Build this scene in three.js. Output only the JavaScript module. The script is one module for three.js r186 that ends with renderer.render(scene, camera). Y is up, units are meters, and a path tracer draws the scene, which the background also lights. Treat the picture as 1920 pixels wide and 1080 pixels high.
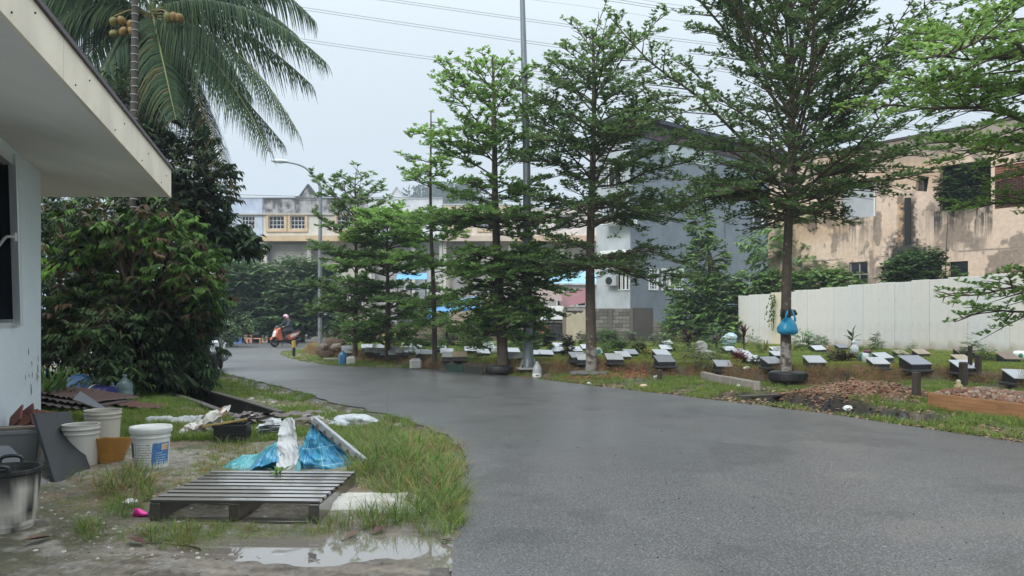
import * as THREE from 'three';
import { ConvexGeometry } from 'three/addons/geometries/ConvexGeometry.js';
import { MarchingCubes } from 'three/addons/objects/MarchingCubes.js';

// ------------------------------------------------------------------ camera, sky, sun, exposure
const W = 1920, H = 1080, F = 1450, HORIZON = 600, EYE = 1.45;
const scene = new THREE.Scene();
const camera = new THREE.PerspectiveCamera(2 * Math.atan(H / 2 / F) * 180 / Math.PI, W / H, 0.1, 2000);
camera.position.set(0, EYE, 0);
camera.setViewOffset(W, H, 0, H / 2 - HORIZON, W, H);      // rising front: verticals stay vertical
camera.updateProjectionMatrix();
scene.add(camera);

const renderer = new THREE.WebGLRenderer({ antialias: true });
renderer.setSize(1024, 576);
renderer.toneMapping = THREE.LinearToneMapping;
renderer.toneMappingExposure = 1.42;
renderer.shadowMap.enabled = true;

{ // overcast, rainy sky: bright above, slightly paler and bluish towards the horizon
  const w = 256, h = 128, data = new Float32Array(w * h * 4);
  for (let y = 0; y < h; y++) {
    const el = ((y + .5) / h - .5) * Math.PI;             // first row is the nadir
    const s = Math.max(0, Math.sin(el));
    for (let x = 0; x < w; x++) {
      const az = x / w * Math.PI * 2;
      const cl = 1 + .05 * Math.sin(az * 3 + s * 7) * Math.sin(az * 2 + 1.3 + s * 4) * (1 - s);
      const L = 0.575 * (1 + .1 * s + 4.2 * s * s * s) * cl, i = (y * w + x) * 4;
      data[i] = L * (0.80 + .08 * s); data[i + 1] = L * (0.925 + .03 * s); data[i + 2] = L * 1.03; data[i + 3] = 1;
      if (el < 0) { data[i] = .16; data[i + 1] = .16; data[i + 2] = .14; }
    }
  }
  const t = new THREE.DataTexture(data, w, h, THREE.RGBAFormat, THREE.FloatType);
  t.mapping = THREE.EquirectangularReflectionMapping; t.magFilter = THREE.LinearFilter; t.needsUpdate = true;
  scene.background = t; scene.environment = t;
}
const sun = new THREE.DirectionalLight(new THREE.Color(1, .96, .9), 1.5);
sun.position.set(-38, 48, 38); sun.target.position.set(0, 0, -22);
sun.castShadow = true; sun.shadow.radius = 45; sun.shadow.mapSize.set(2048, 2048);
Object.assign(sun.shadow.camera, { left: -70, right: 70, top: 70, bottom: -70, near: 1, far: 200 });
scene.add(sun, sun.target);
scene.fog = new THREE.FogExp2(new THREE.Color(.72, .82, .9), 0.0009);

// ------------------------------------------------------------------ helpers
function rng(a) { return () => { a |= 0; a = a + 0x6D2B79F5 | 0; let t = Math.imul(a ^ a >>> 15, 1 | a); t = t + Math.imul(t ^ t >>> 7, 61 | t) ^ t; return ((t ^ t >>> 14) >>> 0) / 4294967296; }; }
const V = (x, y, z) => new THREE.Vector3(x, y, z);
const sstep = (a, b, x) => { const t = Math.min(1, Math.max(0, (x - a) / (b - a))); return t * t * (3 - 2 * t); };
const mix = (a, b, t) => a + (b - a) * t;
const mixc = (a, b, t) => [mix(a[0], b[0], t), mix(a[1], b[1], t), mix(a[2], b[2], t)];
const hash = (x, y, s = 0) => { let h = Math.imul(x, 374761393) + Math.imul(y, 668265263) + Math.imul(s, 2147483647 ^ 0x5bd1e995) | 0; h = Math.imul(h ^ h >>> 13, 1274126177); h ^= h >>> 16; return (h >>> 0) / 4294967296; };
function vnoise(x, y, s = 0, per = 0) {
  const xi = Math.floor(x), yi = Math.floor(y), fx = x - xi, fy = y - yi, u = fx * fx * (3 - 2 * fx), v = fy * fy * (3 - 2 * fy);
  const w = per ? (n => ((n % per) + per) % per) : (n => n);
  const a = hash(w(xi), w(yi), s), b = hash(w(xi + 1), w(yi), s), c = hash(w(xi), w(yi + 1), s), d = hash(w(xi + 1), w(yi + 1), s);
  return a + (b - a) * u + (c - a) * v + (a - b - c + d) * u * v;
}
function fbm(x, y, s = 0, oct = 4, per = 0) { let a = .5, r = 0, n = 0; for (let i = 0; i < oct; i++) { r += a * vnoise(x, y, s + i, per); n += a; a *= .5; x *= 2; y *= 2; per *= 2; } return r / n; }
// a point of the ground plane (or of height y) seen at a picture position, and a point at a given distance
const gp = (px, py, y = 0) => { const d = (EYE - y) * F / (py - HORIZON); return V((px - 960) / F * d, y, -d); };
const ap = (px, py, d) => V((px - 960) / F * d, EYE + (HORIZON - py) / F * d, -d);
const pxm = d => d / F;                                     // metres per picture unit at distance d

function tex(size, fn, { srgb = true, repeat = 1, w = size, h = size } = {}) {
  const data = new Uint8Array(w * h * 4);
  const enc = srgb ? c => Math.round(255 * (c <= .0031308 ? 12.92 * c : 1.055 * Math.pow(c, 1 / 2.4) - .055)) : c => Math.round(255 * c);
  for (let y = 0; y < h; y++) for (let x = 0; x < w; x++) {
    let c = fn(x / w, y / h, x, y); if (typeof c === 'number') c = [c, c, c];
    const i = (y * w + x) * 4;
    for (let k = 0; k < 3; k++) data[i + k] = enc(Math.min(1, Math.max(0, c[k])));
    data[i + 3] = 255;
  }
  const t = new THREE.DataTexture(data, w, h); t.wrapS = t.wrapT = THREE.RepeatWrapping; t.magFilter = THREE.LinearFilter;
  if (srgb) t.colorSpace = THREE.SRGBColorSpace;
  t.repeat.set(repeat, repeat); t.needsUpdate = true; return t;
}
function rep(t, r, r2 = r) { const c = t.clone(); c.repeat.set(r, r2); c.needsUpdate = true; return c; }
const col = c => Array.isArray(c) ? new THREE.Color().setRGB(...c) : new THREE.Color(c);
const std = (c, roughness = .8, o = {}) => new THREE.MeshStandardMaterial({ color: col(c), roughness, side: THREE.DoubleSide, ...o });
const phys = (c, roughness = .8, o = {}) => new THREE.MeshPhysicalMaterial({ color: col(c), roughness, side: THREE.DoubleSide, ...o });

// names and tags
const used = new Map();
function numbered(n) { const k = used.get(n) || 0; used.set(n, k + 1); return k ? n + '_' + String(k).padStart(3, '0') : n; }
function tag(o, label, category, group, kind) { o.userData = { ...o.userData }; if (label) o.userData.label = label; if (category) o.userData.category = category; if (group) o.userData.group = group; if (kind) o.userData.kind = kind; return o; }
function shadows(o) { o.castShadow = o.receiveShadow = true; return o; }
function thing(name, label, category, pos = [0, 0, 0], turn = 0, group) {
  const o = new THREE.Group(); o.name = numbered(name);
  if (pos.isVector3) o.position.copy(pos); else o.position.set(...pos);
  o.rotation.y = turn; scene.add(o); return tag(o, label, category, group);
}
function part(name, geo, mat, parent, label) { const m = shadows(new THREE.Mesh(geo, mat)); m.name = name; if (label) m.userData.label = label; parent.add(m); return m; }
function solo(name, geo, mat, label, category, group, pos) { const m = shadows(new THREE.Mesh(geo, mat)); m.name = numbered(name); if (pos) pos.isVector3 ? m.position.copy(pos) : m.position.set(...pos); scene.add(m); return tag(m, label, category, group); }
function struct(name, geo, mat) { const m = shadows(new THREE.Mesh(geo, mat)); m.name = name; m.userData.kind = 'structure'; scene.add(m); return m; }
function stuff(name, geo, mat, label, category) { const m = shadows(new THREE.Mesh(geo, mat)); m.name = name; scene.add(m); return tag(m, label, category, null, 'stuff'); }
function dup(src, pos, turn, label, group, scale) {
  const r = src.clone(); r.name = numbered(src.name.replace(/_\d{3}$/, '')); r.userData = { ...src.userData };
  if (pos) pos.isVector3 ? r.position.copy(pos) : r.position.set(...pos);
  if (turn !== undefined) r.rotation.y = turn; if (scale) r.scale.setScalar(scale);
  if (label) r.userData.label = label; if (group) r.userData.group = group; scene.add(r); return r;
}
// merged geometry builder, uv in metres by box projection unless keep
class MB {
  constructor(keep = false) { this.p = []; this.n = []; this.u = []; this.c = []; this.keep = keep; this.hasC = false; }
  add(g, m, c) {
    if (g.index) g = g.toNonIndexed(); else g = g.clone();
    if (m) g.applyMatrix4(m);
    const P = g.attributes.position.array, N = g.attributes.normal.array, U = g.attributes.uv?.array;
    for (let i = 0; i < P.length; i += 3) {
      this.p.push(P[i], P[i + 1], P[i + 2]); this.n.push(N[i], N[i + 1], N[i + 2]);
      if (this.keep && U) this.u.push(U[i / 3 * 2], U[i / 3 * 2 + 1]);
      else { const a = Math.abs(N[i]), b = Math.abs(N[i + 1]), d = Math.abs(N[i + 2]); if (b >= a && b >= d) this.u.push(P[i], P[i + 2]); else if (a > d) this.u.push(P[i + 2], P[i + 1]); else this.u.push(P[i], P[i + 1]); }
      if (c) { this.hasC = true; this.c.push(...c); } else this.c.push(1, 1, 1);
    }
    return this;
  }
  box(x, y, z, w, h, d, rx = 0, ry = 0, rz = 0, ch = 0, c) {
    const g = ch ? cbox(w, h, d, ch) : new THREE.BoxGeometry(w, h, d);
    return this.add(g, new THREE.Matrix4().compose(V(x, y, z), new THREE.Quaternion().setFromEuler(new THREE.Euler(rx, ry, rz)), V(1, 1, 1)), c);
  }
  bar(a, b, w, h = w, ch = 0, c) { // a box between two points
    const d = b.clone().sub(a), L = d.length(); d.normalize();
    const up = Math.abs(d.y) > .95 ? V(1, 0, 0) : V(0, 1, 0), x = up.clone().cross(d).normalize(), y = d.clone().cross(x);
    const m = new THREE.Matrix4().makeBasis(x, y, d).setPosition(a.clone().add(b).multiplyScalar(.5));
    return this.add(ch ? cbox(w, h, L, ch) : new THREE.BoxGeometry(w, h, L), m, c);
  }
  cyl(x, y, z, r1, r2, h, seg = 16, rx = 0, ry = 0, rz = 0, c) { return this.add(new THREE.CylinderGeometry(r2, r1, h, seg), new THREE.Matrix4().compose(V(x, y, z), new THREE.Quaternion().setFromEuler(new THREE.Euler(rx, ry, rz)), V(1, 1, 1)), c); }
  tube(pts, rad, seg = 7, c) { return this.add(tubeGeo(pts, rad, seg), null, c); }
  geo() {
    const g = new THREE.BufferGeometry();
    g.setAttribute('position', new THREE.Float32BufferAttribute(this.p, 3)); g.setAttribute('normal', new THREE.Float32BufferAttribute(this.n, 3)); g.setAttribute('uv', new THREE.Float32BufferAttribute(this.u, 2));
    if (this.hasC) g.setAttribute('color', new THREE.Float32BufferAttribute(this.c, 3));
    return g;
  }
  build(name, mat, parent, label) { return part(name, this.geo(), mat, parent, label); }
}
const cbCache = new Map();
function cbox(w, h, d, c) { // box with chamfered edges, 44 triangles
  const key = [w, h, d, c].map(v => v.toFixed(4)).join(); if (cbCache.has(key)) return cbCache.get(key);
  const pts = [], a = w / 2, b = h / 2, e = d / 2;
  for (const x of [-1, 1]) for (const y of [-1, 1]) for (const z of [-1, 1]) pts.push(V(x * a, y * (b - c), z * (e - c)), V(x * (a - c), y * b, z * (e - c)), V(x * (a - c), y * (b - c), z * e));
  const g = uvBox(new ConvexGeometry(pts)); cbCache.set(key, g); return g;
}
function uvBox(g, s = 1) {
  if (g.index) g = g.toNonIndexed();
  const P = g.attributes.position.array, N = g.attributes.normal.array, u = [];
  for (let i = 0; i < P.length; i += 3) { const a = Math.abs(N[i]), b = Math.abs(N[i + 1]), d = Math.abs(N[i + 2]); if (b >= a && b >= d) u.push(P[i] * s, P[i + 2] * s); else if (a > d) u.push(P[i + 2] * s, P[i + 1] * s); else u.push(P[i] * s, P[i + 1] * s); }
  g.setAttribute('uv', new THREE.Float32BufferAttribute(u, 2)); return g;
}
function tubeGeo(pts, rad, seg = 7) { // tapered tube along points, closed at its end
  const P = [], N = [], U = [], I = [], n = pts.length, R = i => typeof rad === 'number' ? rad : typeof rad === 'function' ? rad(i / (n - 1)) : rad[i];
  let t0 = pts[1].clone().sub(pts[0]).normalize(), x = (Math.abs(t0.y) > .9 ? V(1, 0, 0) : V(0, 1, 0)).cross(t0).normalize(), L = 0;
  for (let i = 0; i < n; i++) {
    const t = pts[Math.min(n - 1, i + 1)].clone().sub(pts[Math.max(0, i - 1)]).normalize();
    x.addScaledVector(t, -x.dot(t)).normalize(); const y = t.clone().cross(x);
    if (i) L += pts[i].distanceTo(pts[i - 1]);
    for (let k = 0; k <= seg; k++) {
      const a = k / seg * Math.PI * 2, c = Math.cos(a), s = Math.sin(a), nx = x.x * c + y.x * s, ny = x.y * c + y.y * s, nz = x.z * c + y.z * s, r = R(i);
      P.push(pts[i].x + nx * r, pts[i].y + ny * r, pts[i].z + nz * r); N.push(nx, ny, nz); U.push(k / seg * Math.max(.05, Math.round(R(0) * 6.28 * 4) / 4 || .25), L);
    }
  }
  const m = seg + 1;
  for (let i = 0; i < n - 1; i++) for (let k = 0; k < seg; k++) { const a = i * m + k; I.push(a, a + 1, a + m, a + 1, a + m + 1, a + m); }
  for (const e of [0, n - 1]) { const base = P.length / 3; P.push(pts[e].x, pts[e].y, pts[e].z); N.push(...(e ? t0.toArray() : t0.clone().negate().toArray())); U.push(0, 0); for (let k = 0; k < seg; k++) I.push(base, e * m + k, e * m + k + 1); }
  const g = new THREE.BufferGeometry();
  g.setAttribute('position', new THREE.Float32BufferAttribute(P, 3)); g.setAttribute('normal', new THREE.Float32BufferAttribute(N, 3)); g.setAttribute('uv', new THREE.Float32BufferAttribute(U, 2)); g.setIndex(I); return g;
}
function curve(pts, n) { return new THREE.CatmullRomCurve3(pts).getPoints(n); }
function lathe(prof, seg = 28) { return new THREE.LatheGeometry(prof.map(p => new THREE.Vector2(p[0], p[1])), seg); }
function prism(poly, depth, bevel = 0) { // polygon [x,y] extruded along z, centred
  const s = new THREE.Shape(poly.map(p => new THREE.Vector2(p[0], p[1])));
  const g = new THREE.ExtrudeGeometry(s, { depth, bevelEnabled: bevel > 0, bevelSize: bevel, bevelThickness: bevel, bevelSegments: 1, curveSegments: 8 }); g.translate(0, 0, -depth / 2); return g;
}
// grid surface from a function (u,v) -> Vector3
function sheet(nu, nv, fn, colr) {
  const P = [], U = [], I = [], C = [];
  for (let j = 0; j <= nv; j++) for (let i = 0; i <= nu; i++) { const p = fn(i / nu, j / nv); P.push(p.x, p.y, p.z); U.push(i / nu, j / nv); if (colr) C.push(...colr(i / nu, j / nv, p)); }
  for (let j = 0; j < nv; j++) for (let i = 0; i < nu; i++) { const a = j * (nu + 1) + i; I.push(a, a + 1, a + nu + 1, a + 1, a + nu + 2, a + nu + 1); }
  const g = new THREE.BufferGeometry(); g.setAttribute('position', new THREE.Float32BufferAttribute(P, 3)); g.setAttribute('uv', new THREE.Float32BufferAttribute(U, 2));
  if (colr) g.setAttribute('color', new THREE.Float32BufferAttribute(C, 3)); g.setIndex(I); g.computeVertexNormals(); return g;
}
// lump: sphere pushed in and out by noise
function lump(rx, ry, rz, amp, freq, seed, det = 3) {
  const g = new THREE.IcosahedronGeometry(1, det), P = g.attributes.position;
  for (let i = 0; i < P.count; i++) { const x = P.getX(i), y = P.getY(i), z = P.getZ(i), k = 1 + amp * (fbm(x * freq + 9 + y * 2.3, z * freq + 5 + y * 1.7, seed, 3) - .5) * 2; P.setXYZ(i, x * rx * k, y * ry * k, z * rz * k); }
  g.computeVertexNormals(); return uvBox(g);
}
const ridge = (x, y, s, o = 4) => { let a = .5, r = 0; for (let i = 0; i < o; i++) { r += a * (1 - Math.abs(2 * vnoise(x, y, s + i) - 1)); a *= .5; x *= 2.1; y *= 2.1; } return r; }; // sharp creases of crumpled sheets
// leaves: folded blades with vertex colours
class Leaves {
  constructor() { this.p = []; this.n = []; this.c = []; this.i = []; }
  get count() { return this.i.length / 3; }
  leaf(o, dir, up, len, wid, c, droop = .2, fold = .25) {
    const side = dir.clone().cross(up); if (side.lengthSq() < 1e-6) side.set(1, 0, 0); side.normalize(); const nrm = side.clone().cross(dir).normalize();
    const b = this.p.length / 3, d = dir, h = wid / 2;
    const put = (t, s, lift, ns) => { this.p.push(o.x + d.x * len * t + side.x * s + nrm.x * lift, o.y + d.y * len * t + side.y * s + nrm.y * lift - droop * len * t * t, o.z + d.z * len * t + side.z * s + nrm.z * lift); this.n.push(nrm.x - side.x * ns, nrm.y - side.y * ns, nrm.z - side.z * ns); this.c.push(c[0], c[1], c[2]); };
    put(0, 0, 0, 0); put(.45, -h, h * fold, -.35); put(.45, h, h * fold, .35); put(.5, 0, 0, 0); put(1, 0, 0, 0);
    this.i.push(b, b + 3, b + 1, b, b + 2, b + 3, b + 1, b + 3, b + 4, b + 3, b + 2, b + 4);
  }
  small(o, dir, up, len, wid, c) { // four-cornered leaf of two triangles
    const side = dir.clone().cross(up); if (side.lengthSq() < 1e-6) side.set(1, 0, 0); side.normalize(); const nrm = side.clone().cross(dir).normalize(), b = this.p.length / 3, h = wid / 2, l = h * .3;
    this.p.push(o.x, o.y, o.z, o.x + dir.x * len * .6 - side.x * h + nrm.x * l, o.y + dir.y * len * .6 - side.y * h + nrm.y * l, o.z + dir.z * len * .6 - side.z * h + nrm.z * l, o.x + dir.x * len * .6 + side.x * h + nrm.x * l, o.y + dir.y * len * .6 + side.y * h + nrm.y * l, o.z + dir.z * len * .6 + side.z * h + nrm.z * l, o.x + dir.x * len, o.y + dir.y * len, o.z + dir.z * len);
    for (const k of [0, -.3, .3, 0]) { this.n.push(nrm.x - side.x * k, nrm.y - side.y * k, nrm.z - side.z * k); this.c.push(c[0], c[1], c[2]); }
    this.i.push(b, b + 3, b + 1, b, b + 2, b + 3);
  }
  strip(pts, widths, side, c) { // long blade through points
    const b = this.p.length / 3, n = pts.length;
    for (let k = 0; k < n; k++) { const w = widths[k] / 2, p = pts[k], t = pts[Math.min(n - 1, k + 1)].clone().sub(pts[Math.max(0, k - 1)]).normalize(), nr = side.clone().cross(t).normalize(); for (const s of [-1, 1]) { this.p.push(p.x + side.x * w * s, p.y + side.y * w * s, p.z + side.z * w * s); this.n.push(nr.x, nr.y, nr.z); this.c.push(c[0], c[1], c[2]); } }
    for (let k = 0; k < n - 1; k++) { const a = b + k * 2; this.i.push(a, a + 1, a + 2, a + 1, a + 3, a + 2); }
  }
  geo() { const g = new THREE.BufferGeometry(); g.setAttribute('position', new THREE.Float32BufferAttribute(this.p, 3)); g.setAttribute('normal', new THREE.Float32BufferAttribute(this.n, 3)); g.setAttribute('color', new THREE.Float32BufferAttribute(this.c, 3)); g.setIndex(this.i); return g; }
}
const vary = (c, r, a = .25, warm = 0) => { const k = 1 + (r() - .5) * 2 * a; return [c[0] * k * (1 + (r() - .5) * warm), c[1] * k, c[2] * k * (1 + (r() - .5) * warm)]; };

// ------------------------------------------------------------------ textures
const asphaltH = (() => { // stones in bitumen, one field for colour and relief
  const n = 2048, cells = 540, a = new Float32Array(n * n), t = new Float32Array(n * n);
  for (let y = 0; y < n; y++) for (let x = 0; x < n; x++) {
    const u = x / n * cells, v = y / n * cells, iu = Math.floor(u), iv = Math.floor(v); let best = 9, id = 0;
    for (let j = -1; j <= 1; j++) for (let i = -1; i <= 1; i++) { const cu = (iu + i + cells) % cells, cv = (iv + j + cells) % cells, dx = iu + i + hash(cu, cv, 3) - u, dy = iv + j + hash(cu, cv, 4) - v, d = dx * dx + dy * dy; if (d < best) { best = d; id = hash(cu, cv, 5); } }
    a[y * n + x] = Math.max(0, 1 - Math.sqrt(best) * 1.5) * (.4 + .6 * id); t[y * n + x] = id;
  } return { n, a, t };
})();
const T = {};
{
  const { n, a, t } = asphaltH, at = (x, y) => y * n + x;
  T.asphalt = tex(n, (u, v, x, y) => { const macro = fbm(u * 6, v * 6, 7, 6, 6), pat = fbm(u * 14, v * 14, 9, 4, 14), s = a[at(x, y)], id = t[at(x, y)]; let c = .038 + .155 * s * (.4 + .75 * id * id); c *= .80 + .44 * macro; c *= 1 - .26 * sstep(.58, .76, pat); const dust = .2 * sstep(.60, .76, fbm(u * 9 + 3, v * 9, 12, 5, 9)); return [mix(c, .15, dust) * 1.05, mix(c, .138, dust), mix(c, .12, dust) * .97]; }, { repeat: 1 / 8.1 });
  T.asphaltBump = tex(n, (u, v, x, y) => .75 * Math.min(1, a[at(x, y)] * 1.5) + .25 * fbm(u * 60, v * 60, 8, 2, 60), { srgb: false, repeat: 1 / 8.1 });
  T.wet = tex(512, (u, v) => { const m = fbm(u * 6, v * 6, 17, 5, 6), f = fbm(u * 40, v * 40, 18, 2, 40); return .52 + .17 * sstep(.35, .68, m) + .08 * (f - .5); }, { srgb: false, repeat: 1 / 14 });
  T.film = tex(512, (u, v) => .42 + .58 * sstep(.36, .66, fbm(u * 5, v * 5, 19, 5, 5)), { srgb: false, repeat: 1 / 17 });
  T.soil = tex(1024, (u, v) => { const m = fbm(u * 12, v * 12, 21, 5, 12), f = fbm(u * 90, v * 90, 22, 3, 90), p = vnoise(u * 140, v * 140, 23, 140); const k = .55 + .55 * m + .5 * (f - .5) + (p > .86 ? .35 : 0) - (p < .1 ? .3 : 0); return [k, k * .98, k * .95]; }, { repeat: 1 / 2.7 });
  T.soilBump = tex(1024, (u, v) => .5 * fbm(u * 12, v * 12, 21, 4, 12) + .5 * fbm(u * 70, v * 70, 25, 3, 70), { srgb: false, repeat: 1 / 2.7 });
  T.grime = tex(512, (u, v) => { const m = fbm(u * 4, v * 4, 31, 6, 4), s = fbm(u * 24, v * 3, 32, 4, 0 || 24), k = .90 + .42 * (m - .5) + .16 * (s - .5); return [k, k * .99, k * .965]; }, { repeat: 1 / 2.4 });
  T.grimeBump = tex(512, (u, v) => fbm(u * 30, v * 30, 33, 4, 30), { srgb: false, repeat: 1 / 1.2 });
  T.bark = tex(512, (u, v) => { const k = .6 + .5 * fbm(u * 14, v * 40, 41, 4) + .25 * (fbm(u * 50, v * 18, 42, 3) - .5); return [k, k * .97, k * .92]; }, { repeat: 1 });
  T.barkBump = tex(512, (u, v) => fbm(u * 20, v * 36, 43, 4), { srgb: false, repeat: 1 });
  T.wood = tex(512, (u, v) => { const g = fbm(u * 3, v * 60, 51, 4), k = .55 + .6 * g + .3 * (fbm(u * 8, v * 8, 52, 4) - .5); return [k, k * .97, k * .93]; }, { repeat: 1 });
  T.streak = tex(512, (u, v) => { const s = fbm(u * 30, v * 2.5, 61, 4), m = fbm(u * 5, v * 5, 62, 4), k = 1 - .75 * sstep(.42, .75, s * .65 + m * .4); return [k, k, k * 1.02]; }, { repeat: 1 / 5 });
  T.panel = tex(512, (u, v) => { const b = fbm(u * 9, v * 9, 67, 4, 9), s = fbm(u * 40, v * 3, 68, 3), y = v > .5 ? v - 1 : v; let k = [1, 1, 1]; k = mixc(k, [.62, .54, .42], .8 * sstep(-.27, -.40, y + .12 * (b - .5))); k = mixc(k, [.80, .78, .72], .3 * sstep(.55, .75, s * .3 + b * .7)); return k; }, { repeat: 1 / 3 });
  T.plain = tex(512, (u, v) => { const k = 1 + .16 * (fbm(u * 4, v * 4, 35, 5, 4) - .5) + .06 * (vnoise(u * 90, v * 90, 36, 90) - .5); return [k * .97, k * .97, k * .97]; }, { repeat: 1 / 3 });
  T.mould = tex(512, (u, v) => { const m = fbm(u * 5, v * 5, 65, 6, 5), s = fbm(u * 26, v * 4, 66, 4, 0), k = 1.25 - 1.0 * sstep(.36, .62, m * .7 + s * .3); return [k, k, k * 1.02]; }, { repeat: 1 / 6 });
  T.soilWet = tex(512, (u, v) => .34 + .5 * sstep(.36, .62, fbm(u * 7, v * 7, 27, 5, 7)), { srgb: false, repeat: 1 / 3.3 });
  T.fleck = tex(256, (u, v) => { const f = vnoise(u * 120, v * 120, 71, 120), k = .75 + .5 * (f - .5) + .3 * (fbm(u * 6, v * 6, 72, 3, 6) - .5); return k; }, { repeat: 1 });
}
const soft = { bumpMap: T.grimeBump, bumpScale: .002 };
const M = {
  leaf: phys(0xffffff, .92, { vertexColors: true, transmission: .62, thickness: 0, specularIntensity: .3 }),
  leafWet: phys(0xffffff, .8, { vertexColors: true, transmission: .4, thickness: 0, specularIntensity: .22 }),
  grass: phys(0xffffff, .9, { vertexColors: true, transmission: .45, thickness: 0, specularIntensity: .5 }),
  litter: std(0xffffff, .55, { vertexColors: true }),
  bark: std([.095, .076, .06], .9, { map: T.bark, bumpMap: T.barkBump, bumpScale: .012, vertexColors: true }),
  twig: std([.085, .065, .045], .9),
  black: std([.012, .012, .013], .35), rubber: std([.014, .014, .015], .5, { bumpMap: T.fleck, bumpScale: .003 }),
  darkMetal: std([.03, .03, .033], .4, { metalness: .6 }), chrome: std([.5, .5, .52], .25, { metalness: 1 }),
  galv: std([.30, .33, .35], .5, { metalness: .55, map: rep(T.fleck, .7, .35) }),
  white: std([.72, .72, .70], .5), glass: std([.015, .02, .028], .06),
  concrete: std([.34, .33, .31], .75, { map: T.grime, ...soft }), darkConcrete: std([.10, .095, .085], .6, { map: T.grime, ...soft }),
};
// ------------------------------------------------------------------ ground plan
const pts2 = (list, n) => { const c = new THREE.CatmullRomCurve3(list.map(([x, y]) => gp(x, y)), false, 'centripetal'); return c.getPoints(n).map(p => [p.x, p.z]); };
const roadLeft = pts2([[868, 1010], [882, 950], [880, 890], [862, 845], [825, 812], [780, 792], [715, 775], [640, 757], [580, 740], [530, 726], [470, 712], [425, 702], [330, 692], [100, 684], [-200, 676]], 120);
const roadFar = [[-200, 652], [100, 650], [300, 648.5], [420, 645], [500, 638], [600, 632], [700, 628], [900, 624]].map(([x, y]) => { const p = gp(x, y); return [p.x, p.z]; });
const roadRight = pts2([[980, 634], [860, 637.5], [720, 643.5], [650, 648], [600, 652.5], [560, 655], [534, 658], [525, 662.5], [535, 669], [560, 676], [600, 683], [640, 686.5], [700, 688.5], [800, 692.5], [900, 699], [1050, 716], [1200, 733.5], [1350, 751], [1500, 769], [1700, 797], [1920, 832]], 160);
const wob = (p, a, s) => p.map(([x, z]) => [x + a * (fbm(x * 2.2, z * 2.2, s, 3) - .5), z + a * (fbm(x * 2.2 + 7, z * 2.2, s + 3, 3) - .5)]);
const eR = roadRight[roadRight.length - 1], dR = [eR[0] - roadRight[roadRight.length - 6][0], eR[1] - roadRight[roadRight.length - 6][1]], lR = Math.hypot(...dR);
const roadPoly = [[-.3, 8], [-.36, -3.2], [-.34, -4.3], ...wob(roadLeft, .30, 5), ...roadFar, ...wob(roadRight, .2, 6), [eR[0] + dR[0] / lR * 4, eR[1] + dR[1] / lR * 4], [eR[0] + dR[0] / lR * 14, eR[1] + dR[1] / lR * 14], [20, 8]];
const plateauFront = [[575, 662], [590, 666], [640, 672], [700, 677], [760, 682], [850, 693], [905, 697], [960, 698], [1030, 699], [1060, 702], [1120, 704], [1200, 706], [1290, 707], [1320, 704], [1345, 705], [1420, 716], [1500, 724], [1600, 724], [1690, 714], [1760, 714], [1860, 720], [1960, 735], [2200, 760]].map(([x, y]) => { const p = gp(x, y, .05); return [p.x, p.z]; });
const plateauPoly = [...plateauFront, [34, -10], [80, -30], [80, -60], [3, -62], [-8, -48.5], [-9.9, -43], [-9.6, -38]];
const drainLine = [[300, 722], [345, 735], [420, 758], [482, 780]].map(([x, y]) => { const p = gp(x, y); return [p.x, p.z]; });
const ditchLine = [[1385, 743], [1430, 748], [1500, 757], [1560, 765], [1650, 778], [1735, 787]].map(([x, y]) => { const p = gp(x, y); return [p.x, p.z]; });
function segD(x, z, a, b) { const dx = b[0] - a[0], dz = b[1] - a[1], t = Math.min(1, Math.max(0, ((x - a[0]) * dx + (z - a[1]) * dz) / (dx * dx + dz * dz))); return Math.hypot(x - a[0] - dx * t, z - a[1] - dz * t); }
function lineD(L, x, z) { let d = 1e9; for (let i = 0; i < L.length - 1; i++) d = Math.min(d, segD(x, z, L[i], L[i + 1])); return d; }
function boxOf(P) { let a = 1e9, b = -1e9, c = 1e9, d = -1e9; for (const [x, z] of P) { a = Math.min(a, x); b = Math.max(b, x); c = Math.min(c, z); d = Math.max(d, z); } return [a, b, c, d]; }
function polySD(P, x, z) { // positive outside
  let d = 1e9, inside = false;
  for (let i = 0, j = P.length - 1; i < P.length; j = i++) {
    const a = P[i], b = P[j]; d = Math.min(d, segD(x, z, b, a));
    if ((a[1] > z) !== (b[1] > z) && x < (b[0] - a[0]) * (z - a[1]) / (b[1] - a[1]) + a[0]) inside = !inside;
  } return inside ? -d : d;
}
const sdRoad = (x, z) => (z < -75 || Math.abs(x) > 60) ? 40 : polySD(roadPoly, x, z);
const sdPlat = (x, z) => polySD(plateauPoly, x, z);
const drainD = (x, z) => (x > 0 || z < -22) ? 9 : lineD(drainLine, x, z);
const ditchD = (x, z) => (x < 2 || z < -20) ? 9 : lineD(ditchLine, x, z);
const puddleAt = gp(690, 1025); const moundAt = gp(1618, 752), mound2 = gp(1135, 704, .1);
const humps = [[1100, 678, .16, 1.0], [700, 672, .15, .8], [800, 683, .2, 1.1], [905, 690, .2, .9], [1225, 690, .14, 1.2], [1330, 690, .12, 1.2], [1640, 690, .12, 1.2], [1760, 695, .16, 1.1], [1560, 690, .1, .9], [1870, 672, .14, 1.2], [1600, 676, .1, 1], [1440, 690, .1, 1.1]].map(([x, y, h, r]) => [gp(x, y, .4), h, r]);
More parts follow.
